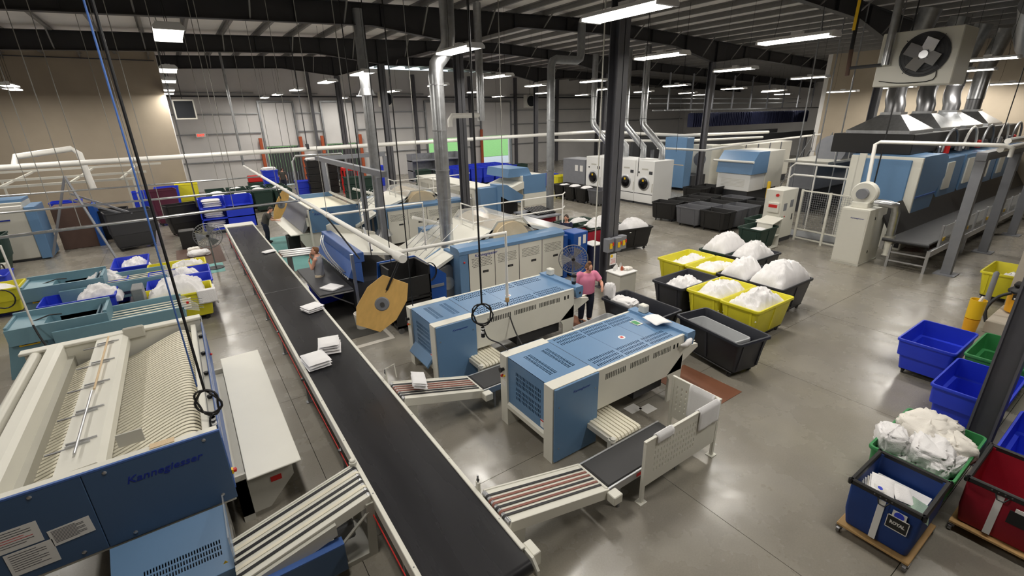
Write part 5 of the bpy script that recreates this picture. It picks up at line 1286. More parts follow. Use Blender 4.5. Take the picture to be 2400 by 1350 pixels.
# ================================================================ RIGHT: control cabinet, podium, fence, blower cabinet, blue press, conveyor
t = thing('control_cabinet', 'tall white control cabinet with red switch and small displays', 'cabinet', (20.5, 9.8, 0))
MB().box(19.9, 21.15, 9.45, 10.15, .18, 2.2, .01).build('body', 'cream', t); MB().box(19.92, 21.13, 9.47, 10.13, 0, .18).build('plinth', 'dkgrey', t)
for x, z in ((20.25, 1.35), (20.75, 1.45)): MB().box(x-.12, x+.12, 9.44, 9.45, z, z+.3).build('display', 'steelgrey', t)
for k in range(3): MB().lathe([(.025, 0), (.025, -.02)], (20.1+k*.1, 9.45, 1.1), 10, 'Y').build('indicator', ('green', 'glassy', 'red')[k], t)
MB().box(20.9, 20.95, 9.43, 9.45, .9, 1.15).build('door_handle', 'black', t)
MB().lathe([(.06, 0), (.06, -.06)], (19.9, 9.65, 2.0), 12, 'X').build('main_switch', 'red', t)
MB().box(19.78, 19.9, 9.5, 9.95, 1.3, 1.7, .01).build('meter_box', 'cream', t); MB().box(19.77, 19.78, 9.55, 9.9, 1.5, 1.62).build('meter_band', 'red', t)
MB().box(19.76, 19.9, 9.5, 9.95, .72, 1.15, .01).build('printer_box', 'cream', t); MB().box(19.75, 19.76, 9.55, 9.9, .9, 1.0).build('printer_slot', 'dkgrey', t)
t = thing('podium', 'white wooden podium with open shelves before the control cabinet', 'podium', (19.05, 9.4, 0))
x0, x1, y0, y1 = 18.75, 19.45, 9.1, 9.75
MB().box(x0, x1, y1-.03, y1, 0, 1.05).build('side_board', 'cream', t); MB().box(x0, x0+.03, y0, y1, 0, 1.05).build('front_board', 'cream', t); MB().box(x1-.03, x1, y0, y1, 0, 1.15).build('side_board', 'cream', t)
for z in (.02, .5): MB().box(x0, x1, y0, y1, z, z+.03).build('shelf', 'cream', t)
MB().prism([(x0-.05, 1.03), (x1+.02, 1.18), (x1+.02, 1.21), (x0-.05, 1.06)], 'Y', y0-.03, y1+.03).build('top_board', 'cream', t)
for k, m in enumerate(('bin_blue', 'green', 'signwhite')):
    o = solo(MB().lathe([(.05, 0), (.055, .02), (.055, .18), (.02, .22), (.02, .26)], (0, 0, 0), 12), 'spray_bottle', m, ('blue bottle on the podium shelf', 'green bottle on the podium shelf', 'white bottle on the podium shelf')[k], 'bottle', smooth=40); o.location = (18.95+k*.15, 9.3, .53)
# mesh fence with tubular rails
t = thing('safety_fence', 'tubular safety fence with wire mesh left of the blower cabinet', 'fence', (21, 8.3, 0))
for y, x in ((9.3, 21.2), (8.15, 21.0), (7.1, 20.9)):
    MB().box(x-.04, x+.04, y-.04, y+.04, 0, 2.15).build('post', 'cream', t)
for z in (.12, .5, 2.1): MB().bar((21.2, 9.3, z), (20.9, 7.1, z), .05).build('rail', 'cream', t)
m_ = MB()
for k in range(26): m_.bar((21.2-.3*k/26, 9.3-2.2*k/26, .5), (21.2-.3*k/26, 9.3-2.2*k/26, 2.1), .008)
for k in range(18): m_.bar((21.2, 9.3, .5+k*.09), (20.9, 7.1, .5+k*.09), .008)
m_.build('wire_mesh', 'mesh_wire', t)['kind'] = 'stuff'
for z in (2.95, 2.45): MB().tube([(23.4, 11.0, .1 if z > 2.6 else z)]+arc((23.4, 10.8, z-.25), .25, 0, PI/2, 5, 'YZ')[:0]+[(23.4, 11.0, z-.2), (23.38, 10.8, z), (23.0, 6.6, z), (22.95, 6.4, z-.2), (22.95, 6.4, .8)], .045, 8).build('tube_rail', 'pipewhite', t)
for y in (9.8, 8.6, 7.5): MB().tube([(23.2, y, .0), (23.2, y, 2.9)], .035, 8).build('tube_post', 'pipewhite', t)
MB().box(21.5, 22.6, 7.2, 10.5, 0, .1).build('sill', 'galvdull', t)
# blower cabinet
t = thing('blower_cabinet', 'white blower cabinet with a round blower on top', 'cabinet', (19.9, 6.5, 0))
MB().box(19.05, 20.6, 6.08, 6.95, .06, 2.0, .01).build('body', 'cream', t); MB().box(19.03, 20.62, 6.06, 6.97, 0, .06).build('plinth', 'creamdk', t)
MB().box(19.04, 19.05, 6.12, 6.9, .12, 1.95).build('door', 'cream', t)
text_mesh('lettering', 'Kannegiesser', .07, 'logo', t, frame((19.035, 6.42, 1.68), (0, -1, 0), (0, 0, 1)), .002, shear=.25, width=.42)
for z in (.4, 1.6): MB().box(19.6, 19.62, 6.06, 6.08, z, z+.1).build('hinge', 'black', t)
MB().lathe([(.36, -.14), (.4, -.1), (.4, .1), (.36, .14)], (19.6, 6.55, 2.48), 24, 'X').build('blower_wheel_housing', 'cream', t, 40)
MB().lathe([(.18, -.3), (.18, -.13)], (19.6, 6.55, 2.48), 18, 'X').build('motor', 'steelgrey', t, 40)
MB().box(19.3, 19.9, 6.3, 6.8, 2.0, 2.2, .02).build('blower_base', 'cream', t)
MB().tube([(19.6, 6.2, 2.2), (19.6, 5.85, 2.2), (19.7, 5.62, 2.15), (19.8, 5.6, 1.9), (19.85, 5.6, 1.1)], .13, 12).build('elbow_pipe', 'galv', t, 50)
MB().lathe([(.15, 1.05), (.16, 1.1), (.12, .9), (.08, .45), (.12, .4)][::-1], (19.85, 5.6, 0), 14).build('drain_funnel', 'cream', t, 50)
MB().tube([(19.75, 6.6, 2.8), (19.95, 6.72, 4.1), (20.0, 6.6, 4.18), (20.0, 3.5, 4.18), (20.1, 3.35, 4.1), (20.1, 3.35, 3.85)], .06, 10).build('riser_pipe', 'pipewhite', t, 50)
# blue press tower
t = thing('extraction_press', 'large blue extraction press tower with cream frame at right', 'machine', (24.5, 7.2, 0))
MB().box(22.5, 22.62, 5.95, 8.3, 0, 3.52, .02).build('front_frame', 'cream', t)
MB().box(22.44, 22.5, 6.25, 8.0, 1.42, 3.42, .03).build('front_panel', 'mblue', t); MB().box(22.4, 22.5, 7.75, 7.98, .9, 3.6).build('frame_post', 'cream', t)
MB().prism([(22.62, 1.2), (24.6, 1.2), (24.8, 2.0), (25.6, 2.6), (25.4, 3.4), (24.9, 3.55), (22.62, 3.55)], 'Y', 5.95, 8.3).build('side_body', 'mblue', t)
MB().box(22.66, 24.9, 5.93, 5.95, 2.02, 2.08).build('side_rib', 'denim', t)
MB().box(22.6, 23.4, 6.0, 8.2, 0, 1.2).build('foot', 'creamdk', t); MB().box(22.48, 22.5, 6.0, 6.15, .1, .3).build('foot_opening', 'black', t)
MB().box(23.2, 39.5, 6.6, 9.4, 3.55, 4.3, .02).build('black_upper_body', 'bin_jet', t)
for k in range(5):
    a = 25.8+k*2.8
    MB().box(a, a+2.5, 6.1, 9.2, 1.4, 3.3, .03).build('drum_module', 'mblue', t); MB().box(a+.3, a+1.2, 6.05, 6.1, 2.0, 3.1).build('module_panel', 'cream', t)
    MB().tube(arc((a+1.2, 6.4, 3.5), .9, 0, PI, 8, 'XZ'), .05, 8).build('bent_hose', 'pipewhite' if k % 2 else 'galvdull', t, 50)
    for q in range(4): MB().lathe([(.1, 0), (.1, .3), (.05, .35)], (a+.3+q*.5, 6.5+.2*(q % 2), 3.4), 10).build('valve', ('steel', 'alu', 'red', 'steel')[(q+k) % 4], t)
MB().box(26, 39.5, 6.5, 9.2, .3, 1.4).build('lower_body', 'dkgrey', t)
# four exhaust hoods with ducts
for k in range(4):
    a = 24.9+k*3.6
    h = thing('exhaust_hood', ('galvanized pyramid hood nearest on the press line', 'galvanized pyramid hood second on the press line', 'galvanized pyramid hood third on the press line', 'galvanized pyramid hood farthest right on the press line')[k], 'hood', (a, 8, 4.3), 'pyramid exhaust hoods')
    def rr(w, d, z): return [(a-w, 8-d, z), (a+w, 8-d, z), (a+w, 8+d, z), (a-w, 8+d, z)]
    vs, fs = loft([rr(1.35, 1.1, 4.3), rr(1.35, 1.1, 4.42), rr(.36, .36, 5.0), rr(.36, .36, 5.1)]); MB().add(vs, fs).build('pyramid', 'galv', h)
    pts = [(a, 8, 5.05), (a, 8, 5.35)]+([(a+.1, 8.1, 5.6), (a+.35, 8.2, 5.9), (a+.5, 8.2, 6.2)] if k < 3 else [(a, 8, 5.6)])
    fl = MB().tube(pts, .34, 16); fl.build('flexible_sleeve', 'steel', h, 50)
    e = pts[-1]; MB().tube([e, (e[0]+.1, e[1], 7.0), (e[0]+.1, e[1]-.4, 8.9)], .36, 16).build('riser', 'galv', h, 50)
solo(MB().tube([(33.5, 6.5, 8.6), (30.5, 5.6, 7.6), (27, 5.2, 8.8)], .45, 16), 'roof_duct', 'galvdull', 'fat dull duct crossing high behind the unit heater', 'duct', smooth=50, org=(30.5, 5.6, 7.6))
solo(MB().tube([(29, 4.4, 5.6), (30.0, 4.6, 8.9)], .4, 16), 'roof_duct', 'galvdull', 'fat leaning duct at the right edge behind the heater', 'duct', smooth=50, org=(29, 4.4, 5.6))
# level black conveyor below the press
t = thing('press_conveyor', 'wide black belt conveyor with dark side walls below the press', 'conveyor', (25, 5, 0))
MB().box(19.7, 39.5, 4.5, 5.7, .93, 1.0, .02).build('belt', 'rubber2', t); MB().lathe([(.06, 4.45), (.06, 5.75)], (19.7, 0, .97), 14, 'Y').build('end_roller', 'rubber2', t, 40)
MB().prism([(5.7, .95), (6.3, 1.9), (6.25, 1.95), (5.65, 1.0)], 'X', 20.3, 39.5).build('chute_wall', 'bin_jet', t)
for k in range(8): MB().box(20.6+k*1.3, 21.85+k*1.3, 4.42, 4.45, .8, 1.5).build('side_guard', 'plastic_clear', t)
for k in range(9): MB().box(20.57+k*1.3, 20.63+k*1.3, 4.4, 4.46, .6, 1.55).build('guard_post', 'alu', t)
for k in range(4): MB().box(20.75+k*1.3*2, 20.95+k*1.3*2, 4.38, 4.4, 1.0, 1.12).build('yellow_tag', 'yellow', t)
MB().box(19.75, 39.5, 4.38, 4.48, .6, .8).build('side_beam', 'alu', t); MB().box(19.75, 39.5, 5.7, 5.8, .6, .9).build('side_beam', 'alu', t)
for x in (19.85, 24, 28, 32, 36):
    for y in (4.45, 5.5): MB().box(x-.04, x+.04, y-.04, y+.04, 0, .8).build('leg', 'alu', t)
for z in (.25, .55): MB().bar((19.85, 4.45, z), (19.85, 5.5, z), .05).build('cross_bar', 'alu', t)
# gantry posts along the conveyor
t = thing('mezzanine_frame', 'grey steel gantry with a row of posts at the right', 'frame', (28, 4, 0))
for x in (20.4, 24.7, 29.0, 33.3, 37.6):
    p = MB().box(x-.13, x+.13, 3.85, 4.11, .03, 3.7).build('post', 'steelgrey', t); MB().box(x-.3, x+.3, 3.7, 4.26, 0, .03).build('base_plate', 'steelgrey', t)
MB().box(20.2, 39.8, 3.85, 4.11, 3.7, 3.95).build('beam', 'steelgrey', t)
for y, z in ((3.6, 4.05), (3.5, 4.3)): MB().tube([(20.1, y, z), (39.8, y, z)], .08, 10).build('carried_pipe', 'pipewhite', t, 50)
# washers far right row behind fence (tunnel)
t = thing('tunnel_washer', 'long grey tunnel washer with a pale walkway in the right background', 'machine', (32, 12, 0))
MB().box(27.5, 39.3, 11.6, 13.0, 1.2, 2.6, .05).build('body', 'steelgrey', t); MB().box(27.5, 39.3, 11.7, 12.9, .0, 1.2).build('base', 'dkgrey', t); MB().box(27.2, 39.3, 11.0, 13.2, 2.6, 2.72).build('walkway', 'creamdk', t)
for k in range(5): MB().lathe([(.75, 0), (.75, 1.4)], (29.0+k*2.1, 11.75, 3.2), 22, 'X').build('drum', ('steelgrey', 'mblue_dk')[k % 2], t, 40)
for k in range(3): MB().lathe([(.3, 0), (.42, .1), (.42, .5), (.2, .6)], (30.5+k*3, 11.3, 3.6), 16).build('motor', 'creamdk', t, 40)
for k in range(8): MB().tube([(27.6+k*1.6, 10.9, 2.7), (27.6+k*1.6, 10.9, 3.8)], .025, 6).build('rail_post', 'pipewhite', t)
for z in (3.25, 3.8): MB().tube([(27.4, 10.9, z), (39.3, 10.9, z)], .025, 6).build('rail', 'pipewhite', t)
# ================================================================ DUCTS
t = thing('exhaust_duct', 'tall galvanized duct with an elbow high up, in front of the near ironer', 'duct', (6.3, 12.7, 0))
MB().tube([(6.3, 12.7, .45), (6.3, 12.7, 6.35), (6.34, 12.7, 6.62), (6.55, 12.7, 6.85), (6.72, 12.7, 7.1), (6.75, 12.7, 7.4), (6.75, 12.7, 9.1)], .2, 20).build('pipe', 'galv', t, 50)
for z in (1.35, 2.2, 2.95, 3.8, 4.9, 6.1): MB().lathe([(.212, z), (.212, z+.03)], (6.3, 12.7, 0), 20).build('collar', 'alu', t)
MB().lathe([(.42, .35), (.2, .62)], (6.3, 12.7, 0), 20).build('flashing_cone', 'galv', t, 40); MB().lathe([(.3, .0), (.3, .35)], (6.3, 12.7, 0), 18).build('stub', 'steel', t, 40)
MB().box(6.48, 6.51, 12.55, 12.7, 1.5, 1.6).build('tag', 'paper', t)
t = thing('exhaust_duct', 'tall bright galvanized duct left of the elbowed one, rising from the far feeder', 'duct', (6.5, 19.3, 0))
MB().tube([(6.5, 19.1, .5), (6.5, 19.1, 6.2)], .2, 18).build('pipe', 'galv', t, 50); MB().tube([(6.5, 19.1, 6.2), (6.5, 19.1, 9.0)], .2, 18).build('upper_pipe', 'galvdull', t, 50)
MB().lathe([(.32, 6.1), (.21, 6.35)], (6.5, 19.1, 0), 18).build('rain_collar', 'galv', t, 40); MB().lathe([(.4, .6), (.2, .9)], (6.5, 19.1, 0), 18).build('flashing_cone', 'galv', t, 40); MB().lathe([(.32, 0), (.32, .6)], (6.5, 19.1, 0), 16).build('stub', 'steel', t)
t = thing('exhaust_duct', 'galvanized duct with two elbows left of the thick dark column', 'duct', (15.3, 18.75, 0))
MB().tube([(15.3, 18.75, .0), (15.3, 18.75, 7.4), (15.4, 18.75, 7.62), (15.6, 18.75, 7.7), (16.9, 18.75, 7.7), (17.1, 18.75, 7.8), (17.15, 18.75, 8.0), (17.15, 18.75, 9.4)], .19, 16).build('pipe', 'galvdull', t, 50)
for z in (2.6, 5.0): MB().lathe([(.205, z), (.205, z+.04)], (15.3, 18.75, 0), 16).build('collar', 'galv', t)
t = thing('exhaust_duct', 'thin galvanized duct with a horizontal white branch behind the elbowed duct', 'duct', (10.3, 17, 5.2))
MB().tube([(10.3, 17, 5.1), (10.3, 17, 9.2)], .15, 14).build('pipe', 'galv', t, 50); MB().tube([(10.3, 17, 5.3), (9.0, 17, 5.3), (8.9, 17, 5.15), (8.9, 17, 4.9)], .1, 10).build('branch', 'pipewhite', t, 50)
# ================================================================ PIPES hung over the floor
def pipe(name, pts, r, m, label, cat='pipe', group=None, sm=50): return solo(MB().tube(pts, r, 10), name, m, label, cat, group, sm, org=pts[0])
pipe('steam_pipe', [(-6.6, 26.5, 3.55), (-6.3, 26.5, 3.75), (26, 26.5, 4.0), (29.5, 21.5, 3.7), (39.5, 20.8, 3.6)], .11, 'pipewhite', 'long white insulated steam pipe crossing the hall')
pipe('steam_pipe', [(22, 27.0, 3.55), (30, 21.9, 3.3), (39.5, 21.2, 3.2)], .09, 'pipewhite', 'second white insulated pipe below the long one at right')
pipe('steam_pipe', [(24.5, 19.6, 3.2), (27.5, 18.3, 2.95), (31, 17.6, 3.25), (39.5, 16.9, 3.5)], .07, 'pipewhite', 'white pipe passing above the blue hooded machine')
pipe('steam_pipe', [(-6.6, 26.5, 3.6), (-6.7, 26.3, 3.2), (-7.2, 26.1, 3.1), (-7.2, 26.0, 2.6)], .12, 'pipewhite', 'white pipe elbow dropping at the left picture edge')
pipe('steam_pipe', [(-5.3, 26.6, 3.75), (-5.3, 27.2, 4.1), (-3.6, 27.6, 4.3), (-3.4, 27.6, 4.1), (-3.3, 27.6, 2.6)], .12, 'pipewhite', 'white pipe loop above the long steam pipe at left')
t = thing('rope_hanger', 'black strap hanger on the steam pipe at the beige wall edge', 'hanger', (.3, 26.5, 4)); MB().tube([(.3, 26.5, 1.5), (.3, 26.5, 8.6)], .035, 6).build('rod', 'dkgrey', t)
for k, x in enumerate((5.6, 8.9, 14.5)):
    t = thing('pipe_bracket', ('black pipe bracket near the dark doorway', 'black pipe bracket near the second duct', 'black pipe bracket near the sunny opening')[k], 'bracket', (x, 26.5, 4)); MB().box(x-.06, x+.06, 26.36, 26.64, 3.85, 4.1).build('clamp', 'dkgrey', t); MB().box(x-.02, x+.02, 26.48, 26.52, 4.1, 8.9).build('rod', 'dkgrey', t)
PG = 'suspended thin conduit pipes'
pipe('conduit_pipe', [(-9, 23.5, 3.0), (2.83, 23.1, 3.0)], .03, 'galv', 'thin conduit pipe crossing at left, farthest of three', group=PG)
pipe('conduit_pipe', [(-9, 18.75, 3.0), (2.83, 18.65, 3.0)], .032, 'galv', 'thin conduit pipe crossing at left, middle of three', group=PG)
pipe('conduit_pipe', [(-9, 13.9, 3.0), (2.83, 15.3, 3.0)], .035, 'galv', 'thin conduit pipe crossing at left, nearest of three', group=PG)
pipe('conduit_pipe', [(2.83, 7.93, 3.0), (5.29, 7.93, 3.0), (5.29, 7.93, 1.55)], .035, 'pipewhite', 'white conduit running right from the diagonal pipe, dropping to the folders', group=PG)
pipe('conduit_pipe', [(2.83, 12.35, 3.0), (5.45, 12.4, 3.0), (5.45, 12.4, 1.6)], .032, 'pipewhite', 'white conduit crossing above the near feeder', group=PG)
pipe('conduit_pipe', [(2.83, 29.3, 3.0), (2.83, 29.3, 8.6)], .06, 'galv', 'grey conduit rising to the roof from the far end of the diagonal pipe', group=PG)
t = thing('header_pipe', 'thick white air pipe running diagonally down to the tan paddle', 'pipe', (2.83, 18, 3))
MB().tube([(2.83, 7.62, 3.0), (2.83, 29.3, 3.0)], .055, 12).build('pipe', 'pipewhite', t, 50); MB().lathe([(.075, 7.45), (.085, 7.5), (.085, 7.75), (.065, 7.8)], (2.83, 0, 3.0), 14, 'Y').build('end_tee', 'pipewhite', t, 40)
for y in (12.35, 18.7, 23.2): MB().lathe([(.07, y-.08), (.07, y+.08)], (2.83, 0, 3.0), 12, 'Y').build('tee', 'pipewhite', t, 40)
t = thing('air_drop_valve', 'brass valve and hose below the white conduit drop', 'valve', (5.29, 7.93, 1.4))
MB().lathe([(.03, 0), (.045, .02), (.045, .1), (.03, .12)], (5.29, 7.93, 1.44), 10).build('valve_body', 'plywood', t, 40); MB().tube(curve([(5.29, 7.93, 1.44), (5.3, 7.9, 1.2), (5.2, 7.5, .9), (5.0, 6.9, .8)], 12), .015, 6).build('hose', 'cable', t)
# bent pipe frame racks behind the feeders
for k, (x, y, h) in enumerate(((7.0, 30, 3.3), (8.6, 29, 3.2))):
    t = thing('pipe_rack', ('bent grey pipe rack behind the far feeder', 'second bent grey pipe rack behind the far feeder')[k], 'rack', (x, y, 0)); MB().tube([(x-1.6, y, 0), (x-1.6, y, h-.3), (x-1.4, y, h), (x+1.2, y, h), (x+1.4, y, h-.3), (x+1.4, y, 0)], .06, 8).build('tube', 'galv', t, 50)
# ================================================================ HANGING CABLES
HG = 'thin hanging support cables'
def wire(x, y, z0, label, r=.008, m='rope', top=None): solo(MB().tube([(x, y, z0), (x, y, top or ztop(x)+.1)], r, 5), 'hanging_cable', m, label, 'cable', HG, org=(x, y, z0))
WL = ['left picture edge', 'left third of the beige wall', 'middle of the beige wall', 'right part of the beige wall']
for k, x in enumerate((-3.3, -2.35, -1.1, .2, 1.4)): wire(x, 18.7, 3.0, '%s support cable of the middle left conduit' % ('first', 'second', 'third', 'fourth', 'fifth')[k], .011)
for k, x in enumerate((-4.5, -1.8, 1.2)): wire(x, 23.3, 3.0, '%s support cable of the farthest left conduit' % ('first', 'second', 'third')[k], .011)
for k, (x, y) in enumerate(((-2.2, 14.7), (-.6, 14.9), (1.0, 15.1))): wire(x, y, 3.0, '%s support cable of the nearest left conduit' % ('first', 'second', 'third')[k], .009)
for k, y in enumerate((9.6, 12.4, 15.6, 19.5, 24.0)): wire(2.83, y, 3.0, '%s support cable along the diagonal white pipe, counted from its near end' % ('first', 'second', 'third', 'fourth', 'fifth')[k], .009)
wire(5.25, 7.93, 3.0, 'light cable rising from the white conduit drop', .009); wire(5.4, 12.4, 3.0, 'light cable rising from the conduit above the near feeder', .011)
wire(3.46, 11.23, 2.0, 'black cable dropping to the near feeder, left', .012, 'cable'); wire(3.88, 11.06, 1.75, 'black cable dropping beside the black shelf cart', .012, 'cable'); wire(3.55, 9.05, 1.42, 'black power cable dropping to the second folder', .013, 'cable')
for k, (x, y) in enumerate(((11.2, 9.6), (10.2, 10.25), (19.5, 14.5))): wire(x, y, 3.5 if k != 1 else .2, ('dark cable right of the thick column', 'white conduit running down the thick column', 'grey wire above the dark trucks')[k], .02 if k == 1 else .01, 'cream' if k == 1 else 'cable')
for k, (x, y) in enumerate(((23.6, 10.9), (24.4, 10.4), (25.2, 9.9))): wire(x, y, .0, '%s slim grey conduit rising behind the control cabinet' % ('left', 'middle', 'right')[k], .03, 'galvdull')
wire(28.5, 5.2, 4.3, 'dark cable at the far right edge', .02, 'cable'); wire(22.2, 7.2, 1.5, 'black cable in front of the blue press tower', .025, 'cable')
def coil_cable(x, y, z, r, tail, label, blue=False):
    t = thing('power_cable', label, 'cable', (x, y, z), 'coiled power cables')
    MB().tube([(x, y, z+r), (x, y, ztop(x))], .016, 6).build('drop', 'cable', t)
    rnd = random.Random(int(x*100)); ca, sa = .83, -.56
    pts = []
    for i in range(66):
        a = 2*PI*i/22+.3; rr = r*(1+.1*math.sin(i*.7)); pts.append((x+ca*rr*math.cos(a)*.85+.01*math.sin(i), y+sa*rr*math.cos(a)*.85, z+rr*math.sin(a)))
    MB().tube(pts, .013, 6).build('coil', 'cable', t, 60)
    MB().lathe([(.02, 0), (.035, .03), (.035, .07)], (x, y, z-r-.12), 10).build('plug', 'black', t); MB().lathe([(.037, 0), (.037, .03)], (x, y, z-r-.08), 10).build('plug_ring', 'signwhite', t); MB().lathe([(.035, 0), (.035, .06), (.02, .1)], (x, y, z-r-.24), 10).build('socket', 'black', t); MB().lathe([(.037, 0), (.037, .03)], (x, y, z-r-.16), 10).build('plug_ring', 'signwhite', t)
    MB().tube(curve([(x, y, z-r)]+tail, 14), .013, 6).build('tail', 'cable', t)
coil_cable(3.86, 6.6, 1.98, .2, [(3.9, 6.5, 1.55), (4.02, 6.3, 1.48), (4.06, 6.1, 1.42)], 'black power cable with a hanging coil between the two folders')
coil_cable(-.33, 6.2, 2.05, .17, [(-.36, 6.15, 1.8), (-.36, 6.1, 1.62)], 'thick black cable coiled at the corner of the big sheet folder')
solo(MB().tube([(-.39, 6.2, 2.3), (-.39, 6.2, 8.8)], .01, 6), 'hanging_cable', 'denim', 'blue hose strapped along the thick black cable at left', 'cable', HG, org=(-.39, 6.2, 2.3))  # added blue tube stands in for the blue light along the black cable
t = thing('cable_loop', 'black cable loop hanging on the blue side of the feeder', 'cable', (5.1, 11.5, 1.2)); MB().tube([(5.1+.2*math.cos(a), 11.52, 1.25+.25*math.sin(a)) for a in [2*PI*k/20 for k in range(20)]], .012, 6, closed=True).build('loop', 'cable', t)
MB().tube([(5.1+.23*math.cos(a), 11.53, 1.23+.27*math.sin(a)) for a in [2*PI*k/20 for k in range(20)]], .012, 6, closed=True).build('loop', 'cable', t)
t = thing('left_cable', 'black cable hanging on a white rod at the left edge by the aqua folder', 'cable', (-3.4, 13.4, 1.3)); MB().tube([(-3.35, 13.6, 1.2), (-3.35, 13.6, 3.0)], .02, 6).build('rod', 'pipewhite', t); MB().tube([(-3.6+.18*math.cos(a), 13.5, 1.9+.2*math.sin(a)) for a in [2*PI*k/18 for k in range(18)]], .014, 6, closed=True).build('loop', 'cable', t); MB().tube(curve([(-3.35, 13.6, 1.2), (-3.2, 13.2, .9), (-2.9, 12.6, .5)], 8), .02, 6).build('tail', 'cable', t)
# ================================================================ UNIT HEATER
t = thing('unit_heater', 'beige unit heater with a round fan hanging at upper right', 'heater', (17.5, 5.3, 5.8))
MB().box(17, 18.15, 4.4, 6.15, 5.85, 7.22, .02).build('casing', 'cream', t)
MB().lathe([(.53, 0), (.55, -.03), (.5, -.04)], (17, 5.1, 6.6), 32, 'X').build('fan_ring', 'dkgrey', t, 40); MB().lathe([(.5, -.006), (.1, -.005)], (17, 5.1, 6.6), 32, 'X').build('fan_recess', 'slot', t)
for k in range(4):
    M = Matrix.Translation((16.985, 5.1, 6.6)) @ Matrix.Rotation(k*PI/2+.45, 4, 'X') @ Matrix.Rotation(.45, 4, 'Z')
    MB().box(-.006, .006, .08, .44, -.15, .15, 0, M).build('blade', 'alu', t)
MB().lathe([(.1, -.1), (.12, -.02), (.12, 0)], (17, 5.1, 6.6), 18, 'X').build('hub', 'alu', t, 40)
for r in (.18, .26, .34, .42, .5): MB().tube([(16.92, 5.1+r*math.cos(a), 6.6+r*math.sin(a)) for a in [2*PI*i/28 for i in range(28)]], .005, 4, closed=True).build('guard_wire', 'dkgrey', t)
for k in range(2):
    a = .7+k*PI/2; MB().bar((16.92, 5.1-.58*math.cos(a), 6.6-.58*math.sin(a)), (16.92, 5.1+.58*math.cos(a), 6.6+.58*math.sin(a)), .015).build('guard_arm', 'dkgrey', t)
MB().tube([(16.85, 5.9, 6.4), (16.85, 5.9, 9.3)], .1, 14).build('flue_pipe', 'galv', t, 40)
MB().tube([(16.9, 6.0, 6.42), (16.9, 6.82, 6.4)], .045, 8).build('gas_branch', 'dkgrey', t); MB().tube([(16.9, 6.82, 6.2), (16.9, 6.85, 6.9)], .06, 8).build('drip_leg', 'mat_brown', t); MB().tube([(16.9, 6.85, 6.9), (16.95, 6.9, 9.3)], .055, 8).build('gas_pipe', 'black', t); MB().box(16.83, 16.85, 6.84, 6.92, 7.4, 8.6).build('gas_marking', 'yellow', t)
for y in (4.6, 6.0): MB().tube([(17.6, y, 7.2), (17.6, y, 9.4)], .012, 5).build('hanger_rod', 'steel', t)
MB().tube(curve([(16.98, 4.75, 6.2), (16.97, 4.8, 5.95), (16.97, 5.5, 5.92), (16.97, 6.0, 6.0)], 10), .012, 5).build('lead', 'cable', t)
# wall heaters and fan in the back
for k, (x, y, z, lb) in enumerate(((1.05, 38, 6.0, 'dark louvred heater hanging by the left recess'), (15.8, 41.5, 6.75, 'round far wall fan between the two ducts'), (30.5, 40.5, 6.55, 'cream unit heater with a round fan on the far wall'))):
    t = thing('far_heater', lb, 'heater', (x, y, z)); MB().box(x-.6, x+.6, y, y+.5, z-.6, z+.6, .02).build('casing', 'creamdk', t)
    (MB().box(x-.5, x+.5, y-.03, y, z-.5, z+.5) if k == 0 else MB().lathe([(.5, 0), (.5, -.05)], (x, y, z), 20, 'Y')).build('grille', 'slot', t)
    MB().tube([(x, y+.25, z+.6), (x, y+.25, 8.9)], .02, 5).build('hanger', 'dkgrey', t)
# ================================================================ BACKGROUND CARTS AND STACKS
BG = 'carts and stacks at the back left'
T_ = lambda k: ('t'+k,)
bin_('ta', 1.7, .95, 1.7, 'tall', 'dkgrey', -2.3, 26.4, .2, 'tall charcoal cart with pale lettering in front of the beige wall', BG)
bin_('tb', 1.5, .9, 1.5, 'tall', 'bin_jet', -.35, 28.2, .3, 'black tall cart left of the blue shelf cart', BG)
bin_('tb', 1.5, .9, 1.5, 'tall', 'bin_jet', -3.2, 28.9, 0, 'black tall cart behind the charcoal cart', BG)
bin_('tc', 1.2, .9, 1.9, 'tall', 'bin_maroon', -1.05, 31.6, .2, 'maroon tall cart leaning before the beige wall', BG)
for k, (x, y, lb) in enumerate(((-1.9, 33.4, 'blue tall cart left of the maroon cart'), (-.9, 34.6, 'blue tall cart behind the maroon cart'), (-4.4, 30.2, 'blue tall cart behind the steel A-frame'), (-5.0, 31.8, 'farther blue tall cart behind the steel A-frame'))): bin_('td', 1.2, .9, 1.7, 'tall', 'bin_blue', x, y, 0, lb, BG)
bin_('td', 1.2, .9, 1.7, 'tall', 'bin_yellow', .1, 35.5, 0, 'yellow tall cart at the edge of the beige wall', BG)
k = 0
for i in range(4):
    for j in range(3):
        x, y = 1.5+i*1.15, 32.4+j*1.35
        bin_('te', 1.05, .9, 1.25, 'tall', 'bin_dkgreen', x, y, 0, 'dark green cart, row %s from the belt end, %s from the left' % (('first', 'second', 'third')[j], ('first', 'second', 'third', 'fourth')[i]), 'dark green carts behind the blue shelf cart')
        if (i+j) % 3 != 2: heap(x, y, .42, .36, 1.14, .1, 100+k, 'white linen on the dark green cart, row %s, %s from left' % (('first', 'second', 'third')[j], ('first', 'second', 'third', 'fourth')[i]), amp=.06, nu=16, nv=12, group='linen on the dark green carts'); k += 1
